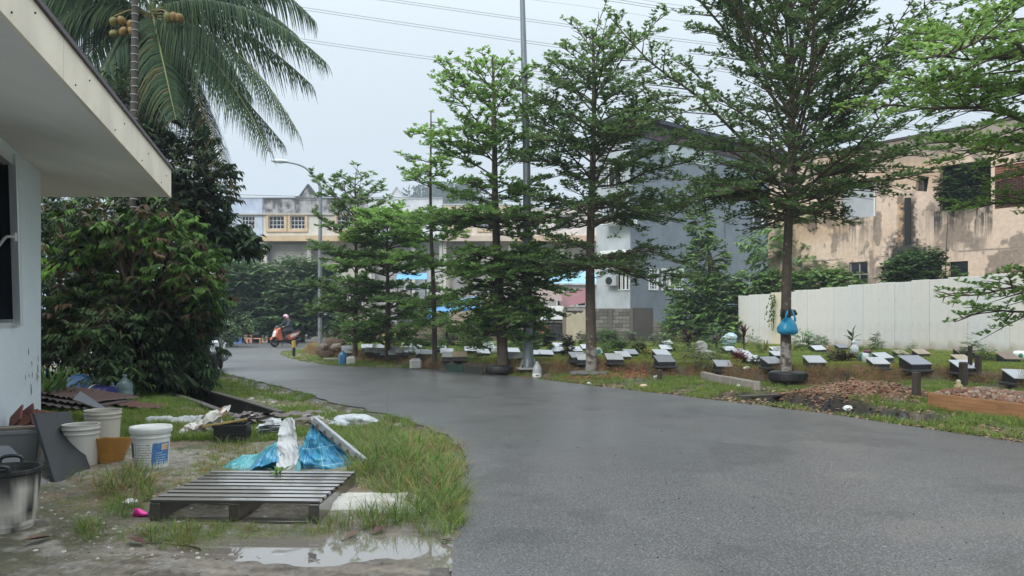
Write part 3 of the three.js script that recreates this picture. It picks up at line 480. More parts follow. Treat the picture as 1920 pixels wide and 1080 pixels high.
// ---- ruined ochre building
{
  const cA = ap(1440, 600, 40.2), cB = ap(1843, 600, 32.1), ux = cB.x - cA.x, uz = cB.z - cA.z, L0 = Math.hypot(ux, uz), L = L0 + 9, top = 9.55;
  const o = thing('derelict_building', 'abandoned ochre two storey building with black mould streaks and empty windows', 'building', [cA.x, 0, cA.z], Math.atan2(ux, uz) - Math.PI / 2);
  const at = (px, py) => { const q = (px - 960) / F, x = ux / L0, z = uz / L0, t = (q * -cA.z - cA.x) / (x + q * z), d = -(cA.z + z * t); return [t, EYE + (HORIZON - py) / F * d]; };
  const op = (x0, y0, x1, y1) => { const a = at(x0, y1), b = at(x1, y0); return [a[0], a[1], b[0], b[1]]; };
  const holes = { main: op(1762, 298, 1858, 396), infill: op(1865, 290, 2020, 392), grey: op(1575, 332, 1643, 412), low: op(1592, 490, 1627, 538), low2: op(1780, 489, 1815, 540), recess: op(1716, 325, 1742, 362) };
  const s = new THREE.Shape([[0, 0], [L, 0], [L, top], [0, top]].map(p => new THREE.Vector2(...p)));
  for (const k in holes) { const [a, b, c, d] = holes[k]; s.holes.push(new THREE.Path((k === 'recess' ? [[a, b + .1], [c - .1, b], [c, d - .15], [a + .08, d]] : [[a, b], [c, b], [c, d], [a, d]]).map(p => new THREE.Vector2(...p)))); }
  const g = new THREE.ExtrudeGeometry(s, { depth: .28, bevelEnabled: false }); g.translate(0, 0, -.28);
  { const P = g.attributes.position, u = []; for (let i = 0; i < P.count; i++) u.push(P.getX(i) / L, P.getY(i) / top); g.setAttribute('uv', new THREE.Float32BufferAttribute(u, 2)); }
  const pipe = at(1703, 400)[0];
  const face = tex(0, (u, v) => { // plaster with mould: under sills, down from the roof, round the pipe, along the floor line
    const x = u * L, y = v * top; const n = fbm(x * .9, y * .9, 91, 5), st = fbm(x * 6, y * .55, 92, 5), f = fbm(x * 9, y * 9, 93, 4), st2 = fbm(x * 14, y * .9, 97, 4);
    let c = mixc([.68, .51, .385], [.74, .585, .465], n); c = mixc(c, [.47, .30, .185], sstep(.5, .75, fbm(x * .4, y * .5, 94, 3)) * .6);
    let k = 0; const drip = (x0, x1, y1, len, a) => { if (y < y1 && x > x0 - .15 && x < x1 + .15) k = Math.max(k, a * sstep(y1 - len * (.35 + 1.0 * st2), y1, y) * sstep(.36, .60, st * .45 + st2 * .25 + .3 * fbm(x * 5, y * 4, 98, 5) + .16 * (f - .5))); };
    drip(holes.main[0] - .1, holes.main[2] - .1, holes.main[1], 2.6, 1); drip(holes.grey[0] - .2, holes.grey[2] + .1, holes.grey[1], 2.2, .8); drip(0, pipe + .5, 3.9, 1.6, .7); drip(pipe - .4, pipe + 1.0, 6.2, 3.8, .35);
    drip(0, L, top + .05, 1.2, .5);
    k = Math.max(k, .95 * sstep(.42, .20, Math.abs(x - pipe - .02 * (f - .5)) + .35 * (f - .5)) * sstep(7.2, 6.5, y));
    k = Math.max(k, sstep(1.1, .5, Math.hypot((x - pipe + .1) * .9, (y - 4.0) * .6) + .8 * (f - .5)));
    k = Math.max(k, .8 * sstep(.53, .62, fbm(x * 1.9, y * 1.3, 95, 7) + .05 * (f - .5)) * (.45 + .55 * f));
    k = Math.max(k, .7 * sstep(.06, .0, Math.abs(y - 4.35 + .06 * (f - .5))) * sstep(.4, .6, n + .1));
    if (Math.abs(x - pipe + .38) < .12 && y < 7) c = mixc(c, [.55, .30, .12], .6);
    c = mixc(c, [.045, .042, .038], Math.min(1, k)); const gr = .86 + .28 * (f - .5); c = [c[0] * gr, c[1] * gr, c[2] * gr];
    c = mixc(c, [.27, .235, .20], .85 * sstep(top - 1.5, top - .5, y + .8 * (st - .5)) * sstep(.34, .52, n * .6 + st * .4)); return c;
  }, { w: 1536, h: 640 });
  part('wall', g, std(0xffffff, .9, { map: face, ...soft, bumpMap: rep(T.grimeBump, 14, 6) }), o);
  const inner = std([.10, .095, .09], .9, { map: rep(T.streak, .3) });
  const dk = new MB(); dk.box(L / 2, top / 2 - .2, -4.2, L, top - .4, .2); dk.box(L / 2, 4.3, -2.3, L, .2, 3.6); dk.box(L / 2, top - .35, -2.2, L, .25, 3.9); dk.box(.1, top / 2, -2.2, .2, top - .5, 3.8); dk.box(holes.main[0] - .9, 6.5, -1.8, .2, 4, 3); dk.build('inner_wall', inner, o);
  const cp = new MB(); cp.box(L / 2, top + .05, -.14, L, .10, .40); cp.build('coping', std([.24, .21, .18], .9, { map: T.mould }), o);
  { const [a, b, c, d] = holes.grey; part('grey_sheet', new THREE.BoxGeometry(c - a, d - b, .02), std([.40, .42, .45], .5, { map: rep(T.grime, .5) }), o).position.set((a + c) / 2, (b + d) / 2, -.2); part('sheet_edge', new THREE.BoxGeometry(.06, d - b, .05), M.white, o).position.set(c - .16, (b + d) / 2, -.16); }
  windowAt(o, (holes.low[0] + holes.low[2]) / 2, (holes.low[1] + holes.low[3]) / 2, -.15, holes.low[2] - holes.low[0] - .01, holes.low[3] - holes.low[1] - .01, 2, 2, std([.30, .29, .27], .8), { fw: .05, bar: .06 });
  part('pane', new THREE.BoxGeometry(holes.low2[2] - holes.low2[0], holes.low2[3] - holes.low2[1], .02), blackGlass, o).position.set((holes.low2[0] + holes.low2[2]) / 2, (holes.low2[1] + holes.low2[3]) / 2, -.15);
  // mouldy down pipe and pillar between the big openings
  const dp = new MB(); dp.box(pipe, 5.6, .05, .26, 2.6, .10, 0, 0, 0, .02); dp.build('downpipe', std([.02, .019, .016], .95), o);
  part('dark_moss', lump(.55, .8, .16, .45, 2.5, 5), std([.03, .03, .024], .95), o).position.set(pipe - .1, 4.05, .06);
  // brick infill: real courses
  const [a, b, c, d] = holes.infill, im = new MB(), r = rng(31); const bh = .095, bw = .25; let row = 0;
  for (let y = b; y < d - .03; y += bh, row++) for (let x = a + (row % 2 ? -bw / 2 : 0); x < c; x += bw) { const x0 = Math.max(a, x), x1 = Math.min(c, x + bw - .018); if (x1 - x0 < .05) continue; const dark = y - b < 1.3 + .5 * (r() - .5) ? .25 : 1, t = .75 + r() * .5; im.box((x0 + x1) / 2, y + bh / 2, -.10 + r() * .015, x1 - x0, bh - .018, .1, 0, 0, 0, 0, [.24 * t * dark, .095 * t * dark, .06 * t * dark]); }
  const bi = im.build('brickwork', std(0xffffff, .9, { vertexColors: true }), o); bi.userData.kind = 'stuff';
  part('mortar', new THREE.BoxGeometry(c - a, d - b, .06), std([.20, .17, .15], .95), o).position.set((a + c) / 2, (b + d) / 2, -.14);
}
// ---- panel fence round the derelict plot
{
  const A = V(11.14, 0, -38), B = V(16.83, 0, -25.4), d = B.clone().sub(A), L = d.length(); d.normalize();
  const o = thing('panel_fence', 'tall cream panel fence with stepped top behind the graves on the right', 'fence', [A.x, 0, A.z], Math.atan2(d.x, d.z) - Math.PI / 2);
  const mats = [[.59, .58, .55], [.58, .58, .555], [.60, .585, .54], [.59, .575, .53], [.57, .575, .56]].map(c => std(c, .5, { map: T.panel })); const yel = std([.62, .56, .42], .55);
  const pw = .742; let r = rng(3);
  const wToX = t => { const x = A.x + d.x * t, z = A.z + d.z * t; return onG(x, z).y; };
  for (let i = 0; i < 30; i++) {
    const t = i * pw, gy = wToX(t + pw / 2), topY = 2.62 + .016 * Math.floor(i * .9) + (i % 2 ? .03 : 0) + (i < 10 ? i * .012 : .12);
    const p = part('fence_panel', cbox(pw - .006, topY - gy + .1, .045, .008), i === 3 ? yel : mats[Math.floor(r() * 5)], o); p.position.set(t + pw / 2, (topY + gy - .1) / 2, (i % 2 ? .012 : 0));
    for (const h of [.35, 1.15, 2.05]) if (i > 8) part('rivet', new THREE.CylinderGeometry(.012, .012, .006, 6).rotateX(Math.PI / 2), M.darkMetal, p).position.set(-pw / 2 + .05, h - topY / 2 + .1, .026);
  }
  const rl = new MB(); for (const y of [.8, 1.6, 2.3]) rl.box(30 * pw / 2, y, -.06, 30 * pw, .06, .06); rl.build('rail', M.darkMetal, o);
  // return of the fence away from the road at its left end
  for (let i = 0; i < 12; i++) part('fence_panel', cbox(.045, 2.3, pw - .006, .008), mats[i % 5], o).position.set(-.03, 1.5, -.03 - pw / 2 - i * pw);
}
// ---- block walls at the back of the graves
function blockWall(o, x0, x1, z, y0, y1, bw, bh, mats, mortar, seed, skip) {
  const r = rng(seed); let row = 0;
  const geos = [cbox(bw - .02, bh - .02, .14, .008), cbox(bw / 2 - .02, bh - .02, .14, .008)];
  for (let y = y0; y < y1 - bh * .5; y += bh, row++) for (let x = x0; x < x1 - .1; x += bw) {
    const half = row % 2 && x === x0, w = half ? bw / 2 : bw; if (skip && skip((x + w / 2 - x0) / (x1 - x0), (y - y0) / (y1 - y0))) { if (half) x -= bw / 2; continue; }
    const p = part('block', geos[half ? 1 : 0], mats[Math.floor(r() * mats.length)], o); p.position.set(x + w / 2, y + bh / 2, z + (r() - .5) * .012); if (half) x -= bw / 2;
  }
  part('mortar', uvBox(new THREE.BoxGeometry(x1 - x0, y1 - y0, .09)), mortar, o).position.set((x0 + x1) / 2, (y0 + y1) / 2, z - .012);
}
{
  const D = 42.5, k = pxm(D), X = px => (px - 960) * k, Y = py => EYE + (HORIZON - py) * k, g0 = .2;
  const brown = [[.155, .115, .085], [.14, .105, .08], [.175, .13, .095], [.12, .092, .075]].map(c => std(c, .9, { map: T.grime })), bm = std([.105, .085, .07], .95, { map: T.grime });
  const o = thing('block_wall', 'low brown block wall along the back of the graves, left half', 'wall', [0, 0, -D]);
  blockWall(o, X(668), X(1052), 0, g0, Y(611), .44, .21, brown, bm, 4);
  const cp = new MB(); cp.box((X(668) + X(1052)) / 2, Y(611) + .03, 0, X(1052) - X(668), .06, .2); cp.build('coping', std([.09, .08, .07], .9, { map: T.streak }), o);
  const g = [[.16, .155, .14], [.19, .18, .165], [.13, .125, .115], [.22, .205, .18]].map(c => std(c, .9, { map: T.grime })), gm = std([.12, .115, .105], .95, { map: T.grime });
  const o2 = thing('block_wall', 'grey hollow block wall with broken end below the blue grey house', 'wall', [0, 0, -D + .4]);
  blockWall(o2, X(1108), X(1222), 0, g0, Y(579), .42, .21, g, gm, 5, (u, v) => u > .93 && v > .7); blockWall(o2, X(1222), X(1262), .03, g0, Y(607), .42, .21, g, gm, 6, (u, v) => u > .6 && v > .6);
  for (const px of [1110, 1142, 1181]) new MB().box(X(px), Y(584) / 2 + .1, .1, .2, Y(584), .12).build('pillar', gm, o2);
  const dk = new MB(); dk.box((X(1182) + X(1221)) / 2, (Y(577) + g0) / 2, .085, X(1221) - X(1182), Y(577) - g0 - .04, .02); dk.build('dark_render', std([.075, .07, .064], .95, { map: T.grime }), o2);
  const o3 = thing('rendered_wall', 'cream rendered wall piece with crumbling top between two posts', 'wall', [0, 0, -D + .2]);
  const s = new THREE.Shape(); s.moveTo(X(1060), g0); s.lineTo(X(1106), g0); s.lineTo(X(1106), Y(583)); for (const [px, py] of [[1100, 584], [1096, 581], [1089, 588], [1083, 586], [1078, 590], [1070, 586], [1060, 586]]) s.lineTo(X(px), Y(py)); const gg = new THREE.ExtrudeGeometry(s, { depth: .15, bevelEnabled: false }); part('wall', uvBox(gg), std([.44, .385, .285], .9, { map: T.grime, ...soft }), o3);
  for (const px of [1057, 1107]) new MB().box(X(px), Y(580) / 2, .1, .16, Y(580), .2).build('post', std([.22, .18, .14], .9, { map: T.bark }), o3);
}
// ---- sheds behind the wall
{
  const D = 47, k = pxm(D), X = px => (px - 960) * k, Y = py => EYE + (HORIZON - py) * k;
  const corr = (x0, yA, x1, yB, dz, rise, n, c, rough = .5, yA2) => [sheet(n * 2, 3, (u, v) => V(mix(x0, x1, u), mix(yA, yB, u) + v * rise + (Math.round(u * n * 2) % 2) * .05, -v * dz), null), std(c, rough, { metalness: .1, map: T.grime })];
  const o = thing('block_shed', 'low tan block shed with bright blue metal roof edge', 'shed', [0, 0, -D]);
  const tan = [[.34, .28, .21], [.31, .255, .19], [.37, .30, .225]].map(c => std(c, .9, { map: T.grime })); blockWall(o, X(842), X(905), 0, 0, Y(582), .44, .22, tan, std([.22, .18, .14], .95), 8);
  blockWall(o, X(818), X(832), 0, 0, Y(584), .44, .22, tan, std([.22, .18, .14], .95), 9); part('door', new THREE.BoxGeometry(X(842) - X(832) - .02, Y(586), .05), std([.04, .035, .03], .8), o).position.set(X(837), Y(586) / 2, -.1);
  part('roof', ...corr(X(796), Y(596), X(900), Y(574), 3, .75, 22, [.05, .26, .55]), o); const bk = new MB(); bk.box(X(858), 1.1, -3, X(905) - X(812), 2.2, .2); bk.build('rear_wall', M.darkConcrete, o); const fs = new MB(); fs.bar(V(X(796), Y(597.5), .03), V(X(900), Y(575.5), .03), .05, .09); fs.build('fascia', std([.03, .19, .45], .5), o);
  const o2 = thing('junk_shack', 'dark shack with propped white board and leaning white pipe', 'shed', [0, 0, -D + 1.5]);
  const w = new MB(); w.box(X(980), Y(580) / 2, -.4, X(1062) - X(900), Y(576), .3); w.build('wall', std([.075, .068, .06], .9, { map: T.streak }), o2);
  part('roof', ...corr(X(938), Y(568), X(1052), Y(566), 3, .9, 24, [.24, .17, .15], .7), o2); part('board', cbox(.78, .80, .04, .01), M.white, o2).position.set(X(1041.5), Y(587), .02); { const b = new MB(); b.box(0, 0, 0, .5, .5, .04, 0, 0, .5); const m = b.build('board', std([.6, .63, .68], .6), o2); m.position.set(X(1023), Y(592), .0); }
  { const b = new MB(); b.bar(V(X(1011), Y(602), .1), V(X(1028), Y(574), -.05), .09, .09); b.build('pipe', M.white, o2); } { const b = new MB(); b.box(X(1000), Y(603.5), -.1, X(1054) - X(945), .12, .5); b.build('shelf', M.darkConcrete, o2); }
  const o3 = thing('red_roof_house', 'low house with faded red metal roof behind the cream wall', 'house', [0, 0, -D - .5]);
  part('roof', ...corr(X(1052), Y(578), X(1117), Y(564), 3, .95, 18, [.20, .05, .055], .5), o3); const w3 = new MB(); w3.box(X(1088), Y(578) / 2 - .1, -.5, X(1120) - X(1056), Y(580), .2); w3.build('wall', std([.13, .10, .085], .9, { map: T.grime }), o3);
  const o4 = thing('blue_roof_house', 'house with pale blue roof seen under the second tall tree', 'house', [0, 0, -D - 7]); const k4 = pxm(D + 7), x4 = px => (px - 960) * k4, y4 = py => EYE + (HORIZON - py) * k4;
  part('roof', sheet(40, 2, (u, v) => V(mix(x4(1030), x4(1125), u), mix(y4(532), y4(503), v) + (Math.round(u * 40) % 2) * .05, -v * 3.5)), std([.22, .45, .62], .5, { map: T.grime }), o4); const w4 = new MB(); w4.box(x4(1078), y4(534) / 2, -.4, x4(1120) - x4(1036), y4(534), .2); w4.build('wall', std([.40, .38, .36], .9, { map: T.grime }), o4);
  windowAt(o4, x4(1060), y4(560), -.26, 1.2, 1.1, 2, 1, M.white); windowAt(o4, x4(1098), y4(560), -.26, 1.2, 1.1, 2, 1, M.white);
  const o5 = thing('grey_house', 'grey house wall with dark window behind the lamp post, left of the trees', 'house', [0, 0, -58]); const k5 = pxm(58), x5 = px => (px - 960) * k5, y5 = py => EYE + (HORIZON - py) * k5;
  const w5 = new MB(); w5.box(x5(650), y5(528) / 2, -1, x5(690) - x5(612), y5(528), 2); w5.build('wall', std([.46, .42, .37], .9, { map: T.grime }), o5); const r5 = new MB(); r5.box(x5(650), y5(525), -.6, x5(694) - x5(606), .16, 3.2, .12); r5.build('roof', std([.34, .27, .27], .6), o5); windowAt(o5, x5(668), y5(566), .05, 1.0, 1.1, 2, 1, M.white); windowAt(o5, x5(640), y5(566), .05, 1.0, 1.1, 2, 1, M.white);
}
{ // wooded hill far away
  const c = ap(775, 600, 330), k = pxm(330);
  const g = sheet(60, 24, (u, v) => { const x = c.x + (u - .5) * 150, z = c.z - (v - .3) * 110, e = Math.exp(-((x - c.x) ** 2) / 1500 - ((z - c.z + 16) ** 2) / 1100), w = .6 * Math.exp(-((x - c.x - 46) ** 2) / 1400 - ((z - c.z + 20) ** 2) / 1100); return V(x, Math.max(-2, (e + w) * 50 * (1 + .15 * (fbm(x * .05, z * .05, 3) - .5)) - 1), z); });
  struct('hill', g, std([.05, .07, .03], .95)); const P = g.attributes.position, L = new Leaves(), r = rng(12);
  for (let i = 0; i < 1500; i++) { const q = Math.floor(r() * P.count), x = P.getX(q) + (r() - .5) * 4, y = P.getY(q), z = P.getZ(q) + (r() - .5) * 4; if (y < 12) continue; const R = 2 + r() * 2.6, base = vary([.05, .075, .03], r, .4); for (let j = 0; j < 46; j++) { const a = r() * 6.28, e = Math.asin(r() * 1.3 - .3), rr = R * (.7 + .4 * r()), d = V(Math.cos(a) * Math.cos(e), Math.sin(e), Math.sin(a) * Math.cos(e)); L.small(V(x + d.x * rr, y + 1.2 + d.y * rr * .8 + R * .4, z + d.z * rr), V(d.x + r() - .5, d.y + r() - .7, d.z + r() - .5).normalize(), d, 1.1 + r(), .9, vary(base, r, .3)); } }
  stuff('hill_wood', L.geo(), M.leaf, 'dark wood covering the distant hill behind the roofs', 'wood');
}
// ------------------------------------------------------------------ trees
const UP = V(0, 1, 0);
function trunkGeo(pts, rad, seg, seed, lichen = 0, y0 = 0) { // trunk tube with bark tone and pale lichen in the vertex colours
  const g = tubeGeo(pts, rad, seg).toNonIndexed(), P = g.attributes.position, C = [];
  for (let i = 0; i < P.count; i++) { const x = P.getX(i), y = P.getY(i), z = P.getZ(i), n = fbm(x * 14 + z * 9, y * 11, seed, 3); let c = [.8 + .4 * n, .8 + .4 * n, .8 + .4 * n]; if (lichen) { const m = sstep(.50, .54, fbm(x * 15 + z * 17 + 20, y * 15 + z * 8, seed + 4, 3) + .09 - .35 * sstep(lichen * .6, lichen, y - y0)); c = mixc(c, [3.4, 4.1, 5.0], m * .9); } C.push(...c); }
  g.setAttribute('color', new THREE.Float32BufferAttribute(C, 3)); return g;
}
// tiered shade tree: whorls of flat spreading branches carrying rosettes of small leaves
function tieredTree({ name, label, seed, base, lean = [0, 0], H, r0, tiers, c1, c2, leaf = .075, step = .15, lichen = 0, fork, ls = 1 }) {
  const r = rng(seed), o = thing(name, label, 'tree', base), LV = new Leaves(), tw = new MB();
  const axis = []; for (let i = 0; i <= 16; i++) { const t = i / 16; axis.push(V(lean[0] * t + .05 * Math.sin(t * 7 + seed) * H * .08, t * H - (i ? 0 : .15), lean[1] * t + .04 * Math.cos(t * 6 + seed) * H * .08)); }
  const at = y => { const t = Math.min(15.99, Math.max(0, y / H * 16)), i = Math.floor(t); return axis[i].clone().lerp(axis[i + 1], t - i); };
  const rad = t => r0 * (t < .04 ? 1.35 - t * 8 : 1) * Math.pow(1 - t * .93, .8) + .008;
  part('trunk', trunkGeo(curve(axis, lichen ? 260 : 70), rad, lichen ? 18 : 10, seed, lichen, 0), M.bark, o);
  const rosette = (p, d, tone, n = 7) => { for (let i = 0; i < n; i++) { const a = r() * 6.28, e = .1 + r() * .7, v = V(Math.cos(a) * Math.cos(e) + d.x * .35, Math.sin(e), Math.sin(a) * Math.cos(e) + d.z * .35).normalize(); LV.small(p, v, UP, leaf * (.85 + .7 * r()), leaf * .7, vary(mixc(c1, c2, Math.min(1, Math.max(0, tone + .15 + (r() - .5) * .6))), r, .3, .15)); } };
  const bough = (p0, az, len, rise, rb, dens, tone, curl) => {
    const n = 10, pts = [], dx = Math.cos(az), dz = Math.sin(az), tn = Math.tan(rise), wob = (r() - .5) * .8, w2 = (r() - .5) * .5, bow = (r() - .35) * .22;
    for (let i = 0; i <= n; i++) { const t = i / n, off = Math.sin(t * 3) * wob * len * .15 + w2 * t * t * len * .3; pts.push(V(p0.x + dx * len * t - dz * off, p0.y + len * (tn * t - curl * t * t + bow * Math.sin(t * 3.1) + .02 * Math.sin(t * 11 + az * 3)), p0.z + dz * len * t + dx * off)); }
    tw.tube(pts, t => rb * (1 - t * .85) + .004, 5);
    const pos = t => { const q = Math.min(n - .001, t * n), i = Math.floor(q); return pts[i].clone().lerp(pts[i + 1], q - i); };
    let s = .14 * len + .1, sd = r() < .5 ? 1 : -1;
    while (s < len) {
      const t = s / len, p = pos(t), L2 = Math.min(1.9, (.20 + .52 * (len - s)) * (.65 + .6 * r())) * (t < .25 ? .7 : 1), an = sd * (.75 + r() * .5), ax = Math.cos(an), az_ = Math.sin(an), d = V(dx * ax - dz * az_, (tn - 2 * curl * t) * .5 + (r() - .5) * .75, dz * ax + dx * az_).normalize();
      const e = p.clone().addScaledVector(d, L2); e.y -= .10 * L2 * L2; if (L2 > .25) tw.tube([p, p.clone().lerp(e, .5).add(V(0, .02, 0)), e], k => .012 * ls * (1 - k) + .003, 4);
      for (let q = .12; q < L2; q += .085 * ls) { if (r() > dens) continue; const c = p.clone().lerp(e, q / L2); rosette(c.add(V((r() - .5) * .05, .02 + .03 * r(), (r() - .5) * .05)), d, tone); if (q > .2 && r() < .6) { const sg = r() < .5 ? 1 : -1, d2 = V(d.x * .6 - d.z * sg * .8, d.y + .1, d.z * .6 + d.x * sg * .8).normalize(), l3 = .12 + r() * .22; for (let h = .08; h < l3; h += .09) rosette(c.clone().addScaledVector(d2, h), d2, tone, 4); } }
      sd = -sd; s += step * (.7 + .6 * r());
    }
    for (let q = .35; q < 1; q += .07 / len * ls * 1.6) if (r() < dens) rosette(pos(q).add(V(0, .02, 0)), V(dx, 0, dz), tone, 4);
    rosette(pts[n], V(dx, .3, dz), tone + .3, 7);
  };
  for (const T_ of tiers) {
    const off = T_.az ?? r() * 6.28; if (T_.d === .95) T_.d = .74; else T_.n += 1;
    for (let i = 0; i < T_.n; i++) {
      const az = off + (i + (r() - .5) * .5) / T_.n * Math.PI * 2, c = Math.cos(az), len = (T_.l * (1 - c) / 2 + T_.r * (1 + c) / 2) * (.74 + .58 * r()) * (Math.abs(c) < .5 ? .85 : 1);
      bough(at(T_.h + (r() - .5) * .45), az, len, (T_.rise + (r() - .5) * 16) * Math.PI / 180, Math.min(r0 * .4, .008 + len * .0075), T_.d ?? .85, (T_.tone ?? .35) + (r() - .5) * .3, T_.curl ?? .12);
    }
  }
  if (fork) for (const [h, az, len, rise] of fork) bough(at(h), az, len, rise, .05, .8, .4, .1);
  rosette(at(H), UP, .8, 8);
  const tm = tw.build('limbs', M.twig, o); tm.userData.kind = 'stuff';
  part('crown', LV.geo(), M.leaf, o); return o;
}
// leaf-cluster tree: crown of blobs filled with drooping sprays of big leaves
function leafyTree({ name, label, cat = 'tree', group, seed, base, trunkTop, r0 = .1, stems, blobs, len = .16, wid = .06, per = 9, cols, droop = .35, mat = M.leafWet, spread = .16, bark = M.bark, tri = false }) {
  const r = rng(seed), o = thing(name, label, cat, base, 0, group), LV = new Leaves(), tw = new MB(), b0 = base;
  if (trunkTop) { const top = V(...trunkTop); const pts = curve([V(0, -.1, 0), top.clone().multiplyScalar(.5).add(V((r() - .5) * .2, 0, (r() - .5) * .2)), top], 14); part('trunk', trunkGeo(pts, t => r0 * (1.1 - .5 * t), 8, seed), bark, o); }
  for (const st of stems || []) part('trunk', trunkGeo(curve([V(...st[0]), V(...st[1]), V(...st[2])], 12), t => st[3] * (1.1 - .6 * t), 7, seed), bark, o);
  const t0 = trunkTop ? V(...trunkTop) : V(0, .05, 0);
  for (const [cx, cy, cz, rx, ry, rz, n, tone = 0] of blobs) {
    const c = V(cx, cy, cz); if (trunkTop) tw.tube(curve([t0, t0.clone().lerp(c, .5).add(V((r() - .5) * .3, .15, (r() - .5) * .3)), c], 6), t => r0 * .45 * (1 - t) + .012, 5);
    for (let i = 0; i < n; i++) {
      const a = r() * 6.283, e = Math.asin(r() * 2 - 1), k = Math.cbrt(.12 + .88 * r()) * (1 + .25 * (fbm(Math.cos(a) * 2 + cx * 3 + 9, e * 2 + cy * 3 + 9, seed, 3) - .5)), d = V(Math.cos(a) * Math.cos(e), Math.sin(e), Math.sin(a) * Math.cos(e)), p = V(c.x + d.x * rx * k, c.y + d.y * ry * k, c.z + d.z * rz * k);
      if (p.y + (b0.y ?? b0[1]) < .03) continue;
      if (r() < .12) tw.tube([c.clone().lerp(p, .35), p], t => .014 * (1 - t) + .004, 4);
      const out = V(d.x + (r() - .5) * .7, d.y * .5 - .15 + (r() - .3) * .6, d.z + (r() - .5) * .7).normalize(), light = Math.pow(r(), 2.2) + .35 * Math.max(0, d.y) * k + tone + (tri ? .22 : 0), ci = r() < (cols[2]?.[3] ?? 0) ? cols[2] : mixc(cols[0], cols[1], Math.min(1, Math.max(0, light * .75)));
      const side = out.clone().cross(UP).normalize();
      for (let j = 0; j < per; j++) {
        const t = j / per, q = p.clone().addScaledVector(out, t * len * 1.7), s = j % 2 ? 1 : -1, f = V(out.x * .55 + side.x * s * .9 + (r() - .5) * .5, out.y * .4 - droop + (r() - .5) * .5, out.z * .55 + side.z * s * .9 + (r() - .5) * .5).normalize();
        if (tri) LV.small(q, f, UP, len * (.7 + .6 * r()), wid * (.8 + .4 * r()), vary(ci, r, .3, .12)); else LV.leaf(q, f, UP, len * (.7 + .6 * r()), wid * (.8 + .4 * r()), vary(ci, r, .28, .12), .15 + r() * .3, .35);
      }
    }
  }
  if (tw.p.length) { const m = tw.build('limbs', M.twig, o); m.userData.kind = 'stuff'; }
  part('crown', LV.geo(), mat, o); return o;
}
const DK = [.034, .062, .022], MD = [.062, .112, .034], LT = [.13, .235, .045], YL = [.17, .24, .05];
